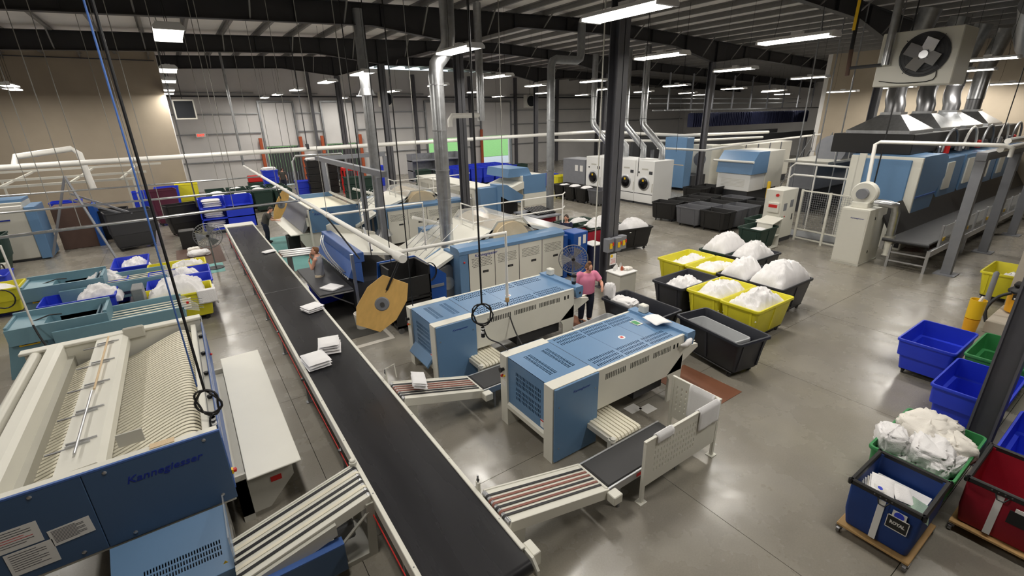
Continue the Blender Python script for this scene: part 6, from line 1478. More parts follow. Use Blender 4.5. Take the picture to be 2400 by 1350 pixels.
# blue shelf cart with stacked linen
t = thing('shelf_cart', 'wide blue plastic shelf cart stacked with white linen behind the belt end', 'cart', (1.6, 27.6, 0))
x0, x1, y0, y1 = .35, 2.7, 27.1, 28.0
MB().box(x0, x1, y1-.05, y1, .2, 1.75).build('back_wall', 'bin_blue', t)
for x in (x0, 1.45, x1-.05): MB().box(x, x+.05, y0, y1, .2, 1.75).build('side_wall', 'bin_blue', t)
for z in (.2, .72, 1.24): MB().box(x0, x1, y0, y1, z, z+.05).build('shelf', 'bin_blue', t)
MB().box(1.5, x1, y0, y0+.05, .25, 1.3).build('front_wall', 'bin_blue', t)
for a in (x0+.15, x1-.15):
    for b in (y0+.15, y1-.15):
        c = MB(); caster(c, a, b, .2, .07); c.build('caster', 'rubber2', t)
for s, z in enumerate((.25, .77, 1.29)): towel_stack(.92, 27.55, z, 4, .8, .6, .1, 0, ['%s linen bundle on the %s shelf of the blue shelf cart' % (('lowest', 'second', 'third', 'topmost')[q], ('bottom', 'middle', 'top')[s]) for q in range(4)], 'linen on the blue shelf cart', 'linen', .03)
solo(MB().box(-.3, .3, -.3, .3, 0, .8, .02), 'waste_bin', 'bin_jet', 'black upright bin standing left of the belt end', 'bin').location = (-.35, 24.9, 0)
lump('dropped_linen', -.1, 23.1, .08, .35, .25, .12, 3, 'linen', 'white linen dropped on the brown mat left of the belt', 'linen', 'dropped linen'); lump('dropped_linen', -.25, 24.0, .06, .2, .18, .1, 4, 'creamlinen', 'small cream cloth dropped on the brown mat', 'linen', 'dropped linen')
for k in range(3): o = solo(towel_mesh(.7, .5, .12, 40+k), 'folded_towel', 'linen', '%s bundle of the linen stack on the floor by the yellow bin' % ('lowest', 'middle', 'topmost')[k], 'towel', 'floor linen stack', 50); o.location = (-.95, 19.8, .3+k*.12)
solo(MB().box(-1.35, -.55, 19.5, 20.1, 0, .3, .02), 'wooden_pallet_box', 'bin_jet', 'low black box carrying a linen stack by the yellow bin', 'box', org=(-.95, 19.8, 0))
# back right of the feeders: stacks
for k, (x, y, h, m, lb) in enumerate(((5.1, 37.3, 2.0, 'bin_blue', 'tall blue bin stack topped white near the dark doorway'), (7.2, 37.6, 1.05, 'bin_blue', 'single low blue bin right of the far worker'), (8.0, 37.0, 2.5, 'bin_jet', 'left tall black bin stack right of the dark doorway'), (9.2, 37.4, 2.5, 'bin_jet', 'second tall black bin stack right of the dark doorway'), (10.6, 38.2, 2.3, 'bin_jet', 'third tall black bin stack under the second dock doorway'), (9.6, 33.4, 1.5, 'bin_dkgreen', 'dark green stack behind the far handrail, left'), (10.9, 33.6, 1.4, 'bin_dkgreen', 'dark green stack behind the far handrail, right'), (14.8, 33.0, 1.6, 'bin_dkgreen', 'dark green stack behind the far ironer, left'), (16.1, 32.6, 1.5, 'bin_dkgreen', 'dark green stack behind the far ironer, right'), (13.3, 38.5, 1.6, 'bin_blue', 'blue stack below the second dock doorway'))):
    t = thing('bin_stack', lb, 'bin stack', (x, y, 0), 'nested bin stacks at the back'); n = max(2, int(h/.5))
    for q in range(n):
        vs, fs = loft([[(a+x, b+y, c) for a, b, c in ring(.5*s, .42*s, .05, z)] for s, z in ((.9, q*h/n+.02), (.97, (q+1)*h/n-.1), (1.02, (q+1)*h/n-.08), (1.02, (q+1)*h/n), (.94, (q+1)*h/n), (.88, (q+1)*h/n-.12))]); MB().add(vs, fs).build('nested_bin', m, t, 35)
lump('linen_bundle', 5.1, 37.3, 2.05, .4, .3, .12, 7, 'linen', 'white linen bundle on the tall blue bin stack', 'linen', 'linen on stacks'); lump('linen_bundle', 8.0, 37.0, 2.55, .4, .3, .1, 8, 'linen', 'white linen bundle on the left black stack', 'linen', 'linen on stacks'); lump('linen_bundle', 9.2, 37.4, 2.55, .4, .3, .1, 9, 'linen', 'white linen bundle on the second black stack', 'linen', 'linen on stacks')
t = thing('orange_cart', 'orange red rack cart before the second dock doorway', 'cart', (10.1, 35.8, 0)); MB().box(9.7, 10.7, 35.4, 36.2, 1.7, 1.9).build('top_shelf', 'red', t)
for a in (9.72, 10.68):
    for b in (35.42, 36.18): MB().box(a-.05, a+.05, b-.05, b+.05, 0, 1.7).build('leg', 'red', t)
k = 0
for i in range(5):
    for j in range(3):
        x, y = 18.3+i*1.15, 33.5+j*1.3
        bin_('tf', 1.1, .95, 1.35, 'tall', 'bin_blue', x, y, 0, 'blue cart in the block before the sunny openings, row %s, %s from left' % (('front', 'middle', 'back')[j], ('first', 'second', 'third', 'fourth', 'fifth')[i]), 'block of blue carts before the sunny openings')
bin_('tf', 1.1, .95, 1.35, 'tall', 'bin_dkgreen', 23.9, 33.4, 0, 'dark green cart right of the block of blue carts', 'block of blue carts before the sunny openings')
t = thing('metal_shelving', 'grey steel shelving unit behind the far ironer', 'shelf', (18.5, 38.8, 0)); 
for z in (.1, .9, 1.7): MB().box(16.2, 21, 38.4, 39.3, z, z+.08).build('shelf', 'steelgrey', t)
for x in (16.25, 18.6, 20.95): MB().box(x-.05, x+.05, 38.4, 39.3, 0, 2.3).build('upright', 'steelgrey', t)
MB().box(16.2, 21, 39.28, 39.3, .1, 2.3).build('back_panel', 'galvdull', t)
solo(MB().box(-.5, .5, -.3, .3, 0, .5, .05), 'red_crate', 'red', 'red crate on the far side before the back wall, left', 'crate').location = (4.6, 41.5, .8)
solo(MB().box(-.55, .55, -.35, .35, 0, .8, .02), 'crate_stand', 'bin_dkgreen', 'dark stand under the far red crate', 'stand').location = (4.6, 41.5, 0)
# left picture edge
t = thing('finishing_cabinet', 'grey and blue finishing cabinet standing before the beige wall at left', 'cabinet', (-6.2, 26.9, 0)); MB().box(-7.6, -5.5, 26.6, 28, .1, 2.4, .03).build('cream_body', 'creamdk', t); MB().box(-5.5, -5.15, 26.55, 28, .05, 2.2, .02).build('blue_side', 'mblue', t); MB().box(-7.0, -6.0, 26.58, 26.6, 1.7, 1.75).build('printed_line', 'logo', t); MB().box(-7.6, -5.5, 26.7, 27.9, 2.4, 2.5).build('blue_cap', 'mblue', t); MB().box(-7.5, -5.2, 26.65, 27.9, 0, .1).build('plinth', 'dkgrey', t)
t = thing('finishing_cabinet', 'blue and grey finishing cabinet at the very left edge', 'cabinet', (-9, 26.9, 0)); MB().box(-10.5, -8.0, 26.6, 28, .0, 2.3, .03).build('blue_body', 'mblue', t)
t = thing('brown_cabinet', 'brown sheet metal housing right of the finishing cabinet', 'cabinet', (-4.2, 28.5, 0)); MB().box(-5.0, -3.7, 28.0, 29.0, 0, 1.9, .02).build('body', 'mat_brown', t); MB().box(-3.75, -3.55, 27.95, 29.0, 0, 1.85).build('blue_edge', 'royal', t)
bin_('tg', 2.0, 1.1, 1.5, 'tall', 'bin_dkgreen', -6.9, 24.9, 0, 'large dark green cart at the left edge before the finishing cabinet', BG)
t = thing('slatted_crate', 'cream slatted crate cart at the left edge', 'crate', (-7.0, 23.4, 0)); 
for k in range(4): MB().box(-8.2, -5.9, 22.85, 22.9, .15+k*.13, .26+k*.13).build('slat', 'strap', t)
MB().box(-8.2, -5.9, 22.9, 24.0, .12, .6).build('tub', 'creamdk', t); MB().tube([(-5.85, 23.0+.25*math.cos(a), .5+.25*math.sin(a)) for a in [2*PI*k/18 for k in range(18)]], .025, 6, closed=True).build('wheel', 'black', t)
for x in (-8, -6.1): 
    c = MB(); caster(c, x, 23.0, .13, .06); c.build('caster', 'rubber2', t)
t = thing('steel_a_frame', 'grey steel A-frame hoist standing by the charcoal cart', 'frame', (-4, 25, 0))
for a, b in (((-5.2, 26.6, 0), (-3.9, 26.2, 3.3)), ((-2.9, 24.4, 0), (-3.9, 26.2, 3.3)), ((-3.9, 26.2, 2.6), (-2.1, 26.0, 1.6)), ((-4.0, 26.2, 2.4), (-2.2, 26.0, 1.5))): MB().bar(a, b, .07).build('leg', 'steelgrey', t)
t = thing('overhead_rail_rack', 'cream overhead rail rack before the beige wall', 'rack', (-4, 30, 0))
for y, z in ((29.0, 2.75), (30.5, 2.9), (33.0, 3.1)): MB().box(-7.5, -1.8+(y-29)*.25, y-.05, y+.05, z, z+.1).build('beam', 'creamdk', t)
for x in (-6.5, -4.2, -2.4): MB().bar((x, 28.9, 2.8), (x+.5, 33.2, 3.1), .08).build('cross_rail', 'creamdk', t)
for x in (-7.2, -2.2): 
    for y in (29.0, 33.0): MB().box(x-.04, x+.04, y-.04, y+.04, 0, 2.8).build('post', 'creamdk', t)
MB().box(-8.5, -5.2, 24.8, 25.1, 2.35, 2.45).build('shelf_beam', 'pipewhite', t)
# ================================================================ GARMENTS on a rail
t = thing('garment_rail', 'overhead garment conveyor rail with hooks in the right background', 'rail', (45, 26, 5))
for y in (25.2, 26.0, 27.2): MB().box(33, 58, y-.04, y+.04, 5.35, 5.45).build('rail', 'galvdull', t)
for k in range(9): MB().box(33.5+k*3, 33.6+k*3, 26.1, 26.2, 5.45, 8.2).build('hanger_post', 'steelgrey', t)
for z in (6.3, 5.9): MB().box(33, 58, 27.5, 27.6, z, z+.08).build('upper_rail', 'galvdull', t)
gp = thing('hanging_garment', 'dark navy work garment on a hanger, one of a dense row on the overhead rail', 'garment', (0, 0, 0), 'navy garments on the overhead rail')
vs, fs = loft([[(x*w, y*d, z) for x, y in ((-.5, -.5), (.5, -.5), (.5, .5), (-.5, .5))] for w, d, z in ((.06, .5, -1.25), (.08, .55, -.6), (.09, .52, -.2), (.05, .3, -.1))]); MB().add(vs, fs).build('cloth', 'navy', gp); MB().tube([(0, 0, -.1), (0, 0, .1), (0, .04, .15)], .008, 5).build('hook', 'steel', gp); MB().bar((0, -.24, -.18), (0, 0, -.08), .012).build('hanger', 'signwhite', gp); MB().bar((0, .24, -.18), (0, 0, -.08), .012).build('hanger', 'signwhite', gp)
gt = ALLKIDS(); gp.location = (36.5, 26.0, 5.25)
for k in range(74):
    copy_tree(gp, (36.8+k*.27, 26.0+random.uniform(-.04, .04), 5.25), random.uniform(-.15, .15), tree=gt)
solo(MB().box(33.5, 58, 29.5, 29.8, 0, 3.2), 'partition', 'dkgrey', 'dark low partition below the hanging garments', 'partition', org=(45, 29.6, 0))
solo(MB().box(29, 61, 24.3, 24.6, 2.6, 3.2), 'dark_fascia', 'dkgrey', 'long dark fascia beam below the garments', 'beam', org=(45, 24.4, 2.6))
for k, x in enumerate((30, 38, 46, 54)): solo(MB().box(-.1, .1, -.1, .1, 0, 2.6), 'fascia_post', 'steelgrey', ('first post under the dark fascia from the left', 'second post under the dark fascia', 'third post under the dark fascia', 'fourth post under the dark fascia')[k], 'post').location = (x, 24.45, 0)
# ================================================================ FANS, PADDLES, SMALL THINGS
def fan(x, y, z, r, aim, label):
    t = thing('pedestal_fan', label, 'fan', (x, y, 0), 'round pedestal fans')
    d = Vector(aim).normalized(); side = d.cross(Vector((0, 0, 1))).normalized(); up = side.cross(d); c = Vector((x, y, z))
    P = lambda a, rr, o: c+side*(rr*math.cos(a))+up*(rr*math.sin(a))+d*o
    MB().tube([P(2*PI*k/36, r, 0) for k in range(36)], .014, 6, closed=True).build('guard_rim', 'galvdull', t, 60)
    for o in (.07, -.07):
        for rr in (.35, .6, .82): MB().tube([P(2*PI*k/28, r*rr, o*(1-.6*rr*rr)) for k in range(28)], .004, 4, closed=True).build('guard_wire', 'galvdull', t)
        w = MB()
        for k in range(30): a = 2*PI*k/30; w.tube([P(a, .05, o), P(a, r*.6, o*.8), P(a, r, 0)], .0035, 4)
        w.build('guard_spokes', 'galvdull', t)['kind'] = 'stuff'
    for k in range(3):
        a = 2*PI*k/3; q = [P(a-.35, .06, .03), P(a-.5, r*.85, .05), P(a+.35, r*.88, -.05), P(a+.3, .06, -.03)]
        MB().add([tuple(v) for v in q]+[tuple(v+d*.006) for v in q], [(0, 1, 2, 3), (7, 6, 5, 4), (0, 4, 5, 1), (1, 5, 6, 2), (2, 6, 7, 3), (3, 7, 4, 0)]).build('blade', 'steelgrey', t)
    MB().tube([c-d*.22, c-d*.05, c+d*.06], [.06, .075, .05], 14).build('motor', 'black', t, 40)
    MB().tube([(x-d.x*.16, y-d.y*.16, .04), (x-d.x*.16, y-d.y*.16, z)], .024, 8).build('pole', 'galvdull', t); MB().lathe([(.28, 0), (.28, .03), (.06, .05)], (x-d.x*.16, y-d.y*.16, 0), 20).build('base', 'dkgrey', t, 40)
    return t
fan(8.85, 9.75, 1.32, .42, (-.6, -.75, .05), 'grey pedestal fan left of the woman in pink')
fan(.32, 20.4, 1.3, .46, (-.1, -1, 0), 'grey pedestal fan left of the far half of the belt')
def paddle(c, long_, wide, la, wa, nrm, rod_from, label):
    t = thing('wooden_paddle', label, 'paddle', c, 'tan wooden paddles'); c = Vector(c); a = Vector(la).normalized(); b = Vector(wa).normalized(); n = a.cross(b).normalized()
    pts = [(-.5, -.28), (-.5, .28), (-.2, .47), (.2, .47), (.5, .3), (.5, -.3), (.2, -.47), (-.2, -.47)]
    f = [c+a*(u*long_)+b*(v*wide) for u, v in pts]; N = len(f)
    MB().add([tuple(p-n*.012) for p in f]+[tuple(p+n*.012) for p in f], [tuple(range(N)), tuple(range(2*N-1, N-1, -1))]+[(i, i+N, (i+1) % N+N, (i+1) % N) for i in range(N)]).build('board', 'wood', t)
    for s in (-1, 1):
        q = MB().tube([c+n*(s*.013), c+n*(s*.03)], [long_*.13, long_*.11], 24).build('hub_plate', 'steelgrey', t, 40); MB().tube([c+n*(s*.03), c+n*(s*.06)], long_*.04, 14).build('hub_boss', 'steel', q, 40)
    e = c+a*(long_*.12)-b*(wide*.04)
    MB().tube([rod_from, tuple(Vector(rod_from).lerp(e, .8))], .022, 8).build('rod', 'black', t); MB().tube([tuple(Vector(rod_from).lerp(e, .8)), tuple(c+n*.03)], .006, 5).build('wire', 'cable', t)
RT = Vector((.825, -.565, 0)); UP = Vector((.196, .287, .938))
paddle((2.45, 7.7, 2.18), 1.0, .78, RT*.5+UP*.86, RT*.86-UP*.5+Vector((.25, .35, 0)), None, (2.83, 7.62, 2.95), 'big tan wooden paddle with a grey hub hanging before the second folder')
paddle((2.93, 20.0, 2.2), 1.15, .5, RT*.3+UP*.95, RT*.6+Vector((.5, .7, 0)), None, (2.83, 19.6, 2.95), 'far tan wooden paddle hanging above the far feeder table')
solo(MB().tube([(2.83, 12.6, 2.95), (3.35, 11.9, 1.85)], .022, 8), 'support_rod', 'black', 'black rod slanting from the white pipe to the near feeder', 'rod', org=(2.83, 12.6, 2.95))
# travel cup on the second folder
t = thing('travel_cup', 'steel and black travel cup on the end of the second folder', 'cup', (7.3, 8.0, 1.4)); MB().lathe([(.05, 1.4), (.06, 1.48)], (7.3, 8.0, 0), 14).build('base', 'black', t, 40); MB().lathe([(.06, 1.48), (.065, 1.58)], (7.3, 8.0, 0), 14).build('band', 'alu', t, 40); MB().lathe([(.066, 1.58), (.06, 1.64), (.03, 1.66)], (7.3, 8.0, 0), 14).build('lid', 'black', t, 40)
# small white cart by the column with bottles and cloth
t = thing('utility_table', 'small white utility table at the foot of the thick column', 'table', (10.35, 9.2, 0)); MB().box(9.95, 10.7, 8.9, 9.5, .78, .82, .01).build('top', 'signwhite', t); MB().box(9.98, 10.67, 8.93, 9.47, .1, .78).build('cabinet', 'creamdk', t); MB().box(10.0, 10.65, 8.95, 9.45, 0, .1).build('plinth', 'dkgrey', t)
for k, (x, y, m, h) in enumerate(((10.25, 9.35, 'signwhite', .2), (10.33, 9.2, 'orange', .15), (10.4, 9.32, 'glassy', .22), (10.12, 9.3, 'signwhite', .16))): solo(MB().lathe([(.035, 0), (.04, .02), (.04, h*.7), (.015, h*.85), (.015, h)], (0, 0, 0), 12), 'bottle', m, ('white pump bottle on the utility table', 'brown bottle on the utility table', 'clear bottle at the back of the utility table', 'short white bottle on the utility table')[k], 'bottle', smooth=40).location = (x, y, .82)
lump('crumpled_cloth', 10.52, 9.15, .85, .12, .1, .05, 2, 'creamlinen', 'crumpled cream cloth on the utility table', 'cloth', None)
# electrical boxes and sign on the thick column
for k, (x, y, m) in enumerate(((10.25, 9.76, 'steelgrey'), (10.55, 9.72, 'steelgrey'), (10.85, 9.8, 'steelgrey'))):
    t = thing('switch_box', ('left grey switch box on the thick column', 'middle grey switch box with yellow tag on the thick column', 'right grey switch box on the thick column')[k], 'switch box', (x, y, 1.4)); MB().box(x-.13, x+.13, y-.14, y+.06, 1.3, 1.72, .01).build('case', m, t); MB().box(x-.05, x+.05, y-.16, y-.14, 1.42, 1.58).build('tag', 'yellow', t); MB().box(x+.06, x+.1, y-.17, y-.14, 1.5, 1.6).build('lever', 'red', t)
t = thing('hanging_sign', 'white notice with yellow corner hanging at the thick column', 'sign', (10.3, 9.5, 1.1)); MB().box(10.17, 10.43, 9.55, 9.56, .92, 1.26).build('sheet', 'paper', t); MB().box(10.18, 10.28, 9.545, 9.55, 1.16, 1.25).build('yellow_mark', 'yellow', t)
for k in range(4): MB().box(10.2, 10.4, 9.546, 9.55, .97+k*.04, .98+k*.04).build('text_line', 'red', t)
# cabinets at the ironer end
t = thing('blue_cabinet', 'royal blue cabinet with papers at the right end of the near ironer', 'cabinet', (10.6, 11.7, 0)); MB().box(10.3, 10.95, 11.35, 12.0, .05, 1.55, .02).build('body', 'royal', t); MB().box(10.5, 10.62, 11.34, 11.35, 1.1, 1.4).build('notice', 'paper', t); MB().box(10.72, 10.84, 11.34, 11.35, 1.15, 1.45).build('notice', 'paper', t); MB().box(10.32, 10.93, 11.37, 11.98, 0, .05).build('plinth', 'black', t)
t = thing('navy_box', 'navy box standing right of the royal blue cabinet', 'box', (11.3, 11.5, 0)); MB().box(11.1, 11.6, 11.25, 11.75, 0, 1.0, .02).build('body', 'navy', t); MB().box(11.08, 11.62, 11.23, 11.77, 1.0, 1.03).build('lid', 'paper', t)
# shop vacuum corner at right
t = thing('shop_vacuum', 'yellow shop vacuum with a black lid by the pale wall', 'vacuum', (16.75, 1.75, .3)); MB().lathe([(.24, .35), (.27, .85)], (16.75, 1.72, 0), 24).build('drum', 'vacyellow', t, 40); MB().lathe([(.29, .85), (.29, .9), (.22, .97), (.18, 1.0)], (16.75, 1.72, 0), 24).build('lid', 'black', t, 40); MB().box(16.6, 16.9, 1.52, 1.92, 1.0, 1.1, .03).build('handle', 'black', t)
MB().box(16.47, 16.49, 1.55, 1.85, .7, .84).build('label_plate', 'black', t); MB().box(16.465, 16.47, 1.64, 1.76, .79, .82).build('label_red', 'red', t); MB().box(16.465, 16.47, 1.58, 1.82, .72, .76).build('label_white', 'signwhite', t)
MB().tube(curve([(16.5, 1.9, .86), (16.4, 2.1, .7), (16.2, 2.2, .4), (16.1, 2.1, .1)], 10), .04, 8).build('hose', 'black', t, 50)
solo(MB().box(15.6, 17.28, .8, 2.05, 0, .3, .01), 'concrete_plinth', 'beige_low', 'pale concrete plinth under the shop vacuum', 'plinth', org=(16.4, 1.4, 0))
t = thing('yellow_tube_bin', 'narrow yellow tube bin beside the vacuum hose', 'bin', (15.35, 2.25, 0)); MB().lathe([(.13, .02), (.15, .35)], (15.35, 2.25, 0), 16).build('lower', 'vacyellow', t, 40); MB().lathe([(.15, .37), (.16, .85), (.145, .85), (.14, .6)], (15.35, 2.25, 0), 16).build('upper', 'yellow', t, 40); MB().bar((15.35, 2.25, .7), (15.42, 2.2, .93), .05).build('paper_roll', 'paper', t)
solo(MB().lathe([(.06, 0), (.06, 1.15), (.03, 1.2)], (0, 0, 0), 12), 'guard_post', 'steelgrey', 'slim grey guard post before the right yellow bin', 'post', smooth=40).location = (17.05, 2.35, 0)
# waste bucket by the feeder
solo(MB().lathe([(.16, 0), (.2, .42), (.185, .42), (.15, .03)], (0, 0, 0), 18, cap=True), 'bucket', 'creamlinen', 'pale bucket under the feeder table beside the tan paddle', 'bucket', smooth=40).location = (3.15, 11.75, .01)
bin_('pc', .9, .6, .75, 'taper', 'bin_blue', 2.85, 14.0, .2, 'blue bin behind the legs of the man in the tank top', 'bin by the tank top man')
cloth('draped_towel', 'white towel draped on the bin behind the man in the tank top', 'towel', hang((2.5, 13.85, .78), (.3, .95, 0), .4, .5, .15, (-.95, .3, 0), 8, .05), 8, 12, 'towel', None, .03, org=(2.5, 14, .6))
solo(MB().box(-.22, .22, -.3, .3, 0, .7, .02), 'waste_basket', 'bin_jet', 'black basket under the far feeder table', 'bin').location = (3.3, 21.2, 0)

# ================================================================ PEOPLE
def remesh(o, vox=.011, it=4):
    m = o.modifiers.new('union', 'REMESH'); m.mode = 'VOXEL'; m.voxel_size = vox; m.use_smooth_shade = True
    s = o.modifiers.new('soften', 'SMOOTH'); s.iterations = it; s.factor = .5
def chain(mb, pts, n=12, sub=5):
    P = [p for p, r in pts]; Rr = [r if isinstance(r, tuple) else (r, r) for p, r in pts]
    c = curve(P, sub*(len(P)-1)) if len(P) > 2 else [Vector(P[0]).lerp(Vector(P[1]), i/sub) for i in range(sub+1)]
    m = len(c)-1; rs = []
    for i in range(m+1):
        t_ = i/m*(len(P)-1); k = min(int(t_), len(P)-2); f_ = t_-k; f_ = f_*f_*(3-2*f_)
        rs.append((Rr[k][0]+(Rr[k+1][0]-Rr[k][0])*f_, Rr[k][1]+(Rr[k+1][1]-Rr[k][1])*f_))
    mb.tube(c, rs, n)
def ball(mb, c, rx, ry, rz, n=14):
    vs = []; fs = []; m = 9
    for i in range(m+1):
        th = PI*i/m
        for j in range(n): ph = 2*PI*j/n; vs.append((c[0]+rx*math.sin(th)*math.cos(ph), c[1]+ry*math.sin(th)*math.sin(ph), c[2]+rz*math.cos(th)))
    for i in range(m):
        for j in range(n): fs.append((i*n+j, (i+1)*n+j, (i+1)*n+(j+1) % n, i*n+(j+1) % n))
    mb.add(vs, fs)
def hand(mb, w, d, palm, curl=.5, s=1.0):
    """w wrist point, d finger direction, palm facing normal; five separate fingers"""
    w = Vector(w); d = Vector(d).normalized(); pn = Vector(palm).normalized(); sd = d.cross(pn).normalized(); pn = sd.cross(d)
    mb.tube([w-d*.02, w+d*.03, w+d*.075, w+d*.095], [(.026*s, .019*s), (.038*s, .017*s), (.041*s, .016*s), (.036*s, .014*s)], 10)
    for k, l in enumerate((.072, .08, .075, .06)):
        o = w+d*.085+sd*((k-1.5)*.02*s); a = o+(d+pn*curl*.4)*l*.5; b = a+(d*.8+pn*curl)*l*.5
        mb.tube([o-d*.015, o, a, b], [.0095*s, .0095*s, .009*s, .007*s], 7)
    o = w+d*.03-sd*.034*s; a = o+(d*.7-sd*.6+pn*.35)*.04; b = a+(d*.9+pn*.4)*.03
    mb.tube([o+sd*.02, o, a, b], [.014, .013, .011, .008], 7)
def head(mb, c, f, up, s=1.0):
    """c head centre, f facing"""
    f = Vector(f).normalized(); up = Vector(up).normalized(); sd = f.cross(up).normalized(); up = sd.cross(f); M = Matrix((f, -sd, up)).transposed().to_4x4(); M.translation = c
    k = len(mb.v); ball(mb, (0, 0, .02), .098, .078, .112, 18); ball(mb, (.028, 0, -.05), .065, .058, .072, 14); ball(mb, (.098, 0, -.022), .018, .014, .026, 8); ball(mb, (.09, 0, .01), .014, .045, .014, 8); ball(mb, (.082, 0, -.068), .014, .026, .013, 8); ball(mb, (.07, 0, -.1), .022, .026, .018, 8)
    for q in (-1, 1): ball(mb, (-.01, q*.08, -.012), .02, .012, .032, 8); ball(mb, (.06, q*.045, -.03), .025, .02, .025, 8)
    for i in range(k, len(mb.v)): mb.v[i] = tuple(M @ Vector([a*s for a in mb.v[i]]))
    return M
def face_bits(t, M, glasses=False):
    for q in (-1, 1):
        m = MB(); ball(m, (0, 0, 0), .011, .014, .008, 8); m.v = [tuple(M @ (Vector(v)+Vector((.088, q*.034, .0)))) for v in m.v]; m.build('eye', 'hair_dk', t, 60)
        m = MB(); ball(m, (0, 0, 0), .008, .022, .005, 8); m.v = [tuple(M @ (Vector(v)+Vector((.094, q*.036, .022)))) for v in m.v]; m.build('eyebrow', 'hair_dk', t, 60)
        if glasses:
            m = MB(); m.tube([(.1+.0*math.cos(a), q*.036+.026*math.cos(a), .0+.018*math.sin(a)) for a in [2*PI*k/14 for k in range(14)]], .0028, 5, closed=True); m.v = [tuple(M @ Vector(v)) for v in m.v]; m.build('glasses_rim', 'black', t)
    m = MB(); ball(m, (0, 0, 0), .006, .022, .006, 8); m.v = [tuple(M @ (Vector(v)+Vector((.096, 0, -.066)))) for v in m.v]; m.build('mouth', mat('lips', (176, 96, 88), .5), t, 60)
def person(label, loc, rz, J, W_, shirt, pants, hairm, hair, sleeves='short', shorts=False, shoes='black', glasses=False, neck_v=False):
    """J joints in a local frame: +x forward, +y left, z up. W_ widths"""
    t = thing('person', label, 'person', (0, 0, 0))
    b = MB(); hip, chest, neck, hd = [Vector(J[k]) for k in ('hip', 'chest', 'neck', 'head')]
    hw, ww, cw, dp = W_['hip'], W_['waist'], W_['chest'], W_['depth']
    waist = hip.lerp(chest, .45)
    tor = [(hip-Vector((0, 0, .1)), (hw*.8, dp*.8)), (hip, (hw, dp)), (waist, (ww, dp*.98)), (chest, (cw, dp)), (neck-Vector((0, 0, .055)), (cw*.62, dp*.55)), (neck, (.055, .055))]
    chain(b, tor, 16); chain(b, [(neck-Vector((0, 0, .05)), .06), (neck.lerp(hd, .4), .052), (hd, .05)], 12)
    M = head(b, hd, J['face'], J.get('up', (0, 0, 1)))
    for s in ('l', 'r'):
        sh, el, wr = [Vector(J[s+k]) for k in ('sh', 'el', 'wr')]; a = W_['arm']
        chain(b, [(sh.lerp(chest, .25), a*1.05), (sh, a*1.02), (sh.lerp(el, .5), a*.88), (el, a*.7), (el.lerp(wr, .35), a*.72), (wr, a*.46)], 12)
        hand(b, wr, J[s+'hd'], J[s+'pn'], J.get(s+'curl', .6))
        hp, kn, an = [Vector(J[s+k]) for k in ('hp', 'kn', 'an')]; l = W_['leg']
        chain(b, [(hp+Vector((0, 0, .05)), l), (hp.lerp(kn, .4), l*.92), (kn, l*.66), (kn.lerp(an, .3), l*.66), (an, l*.4)], 14)
        fd = Vector(J['foot']); chain(b, [(an-fd*.03, .045), (an+fd*.05-Vector((0, 0, .03)), .045), (an+fd*.15-Vector((0, 0, .05)), .032)], 10)
    body = b.build('body', 'skin', t, 60); remesh(body)
    face_bits(t, M, glasses)
    # shirt
    c = MB(); e = .02
    c2 = [(hip+Vector((0, 0, J.get('hem', -.04))), (hw+e, dp+e)), (waist, (ww+e, dp+e*1.1)), (chest, (cw+e, dp+e)), (neck-Vector((0, 0, .06)), (cw*.66+e, dp*.6+e)), (neck-Vector((0, 0, .03)), (.075, .07))]
    chain(c, c2, 18)
    if sleeves:
        for s in ('l', 'r'):
            sh, el, wr = [Vector(J[s+k]) for k in ('sh', 'el', 'wr')]; a = W_['arm']+e*.9
            chain(c, [(sh.lerp(chest, .3), a*1.06), (sh, a*1.06), (sh.lerp(el, .72), a*1.04)]+([(el, a*.9), (el.lerp(wr, .85), a*.75)] if sleeves == 'long' else []), 14)
    else:
        for s in ('l', 'r'):
            sh = Vector(J[s+'sh']); chain(c, [(sh.lerp(chest, .45)+Vector((0, 0, .02)), .07), (neck.lerp(sh, .45)-Vector((0, 0, .01)), .05)], 10)
    sh_o = c.build('shirt', shirt, t, 60); remesh(sh_o, .013)
    # trousers or shorts
    c = MB(); chain(c, [(hip-Vector((0, 0, .1)), (hw*.86+e, dp*.86+e)), (hip+Vector((0, 0, .02)), (hw+.012, dp+.012)), (hip+Vector((0, 0, .06)), (hw+.008, dp+.008))], 16)
    for s in ('l', 'r'):
        hp, kn, an = [Vector(J[s+k]) for k in ('hp', 'kn', 'an')]; l = W_['leg']+e
        chain(c, [(hp+Vector((0, 0, .04)), l), (hp.lerp(kn, .5), l*.97), (hp.lerp(kn, .98 if shorts else 1), l*(.9 if shorts else .76))]+([] if shorts else [(kn.lerp(an, .5), l*.66), (an+Vector((0, 0, .02)), l*.58)]), 14)
    remesh(c.build('trousers' if not shorts else 'shorts', pants, t, 60), .013)
    for s in ('l', 'r'):
        an = Vector(J[s+'an']); fd = Vector(J['foot']); c = MB(); chain(c, [(an-fd*.05-Vector((0, 0, .03)), (.045, .05)), (an+fd*.05-Vector((0, 0, .035)), (.05, .045)), (an+fd*.18-Vector((0, 0, .052)), (.045, .028))], 10); c.build('shoe', shoes, t, 60)
        if shorts: c = MB(); chain(c, [(an-Vector((0, 0, .02)), .052), (an+Vector((0, 0, .08)), .05)], 10); c.build('sock', 'signwhite', t, 60)
    c = MB(); hair(c); c.v = [tuple(M @ Vector(v)) for v in c.v]; ho = c.build('hair', hairm, t, 60); remesh(ho, .009, 2)
    t.location = loc; t.rotation_euler = (0, 0, rz)
    return t
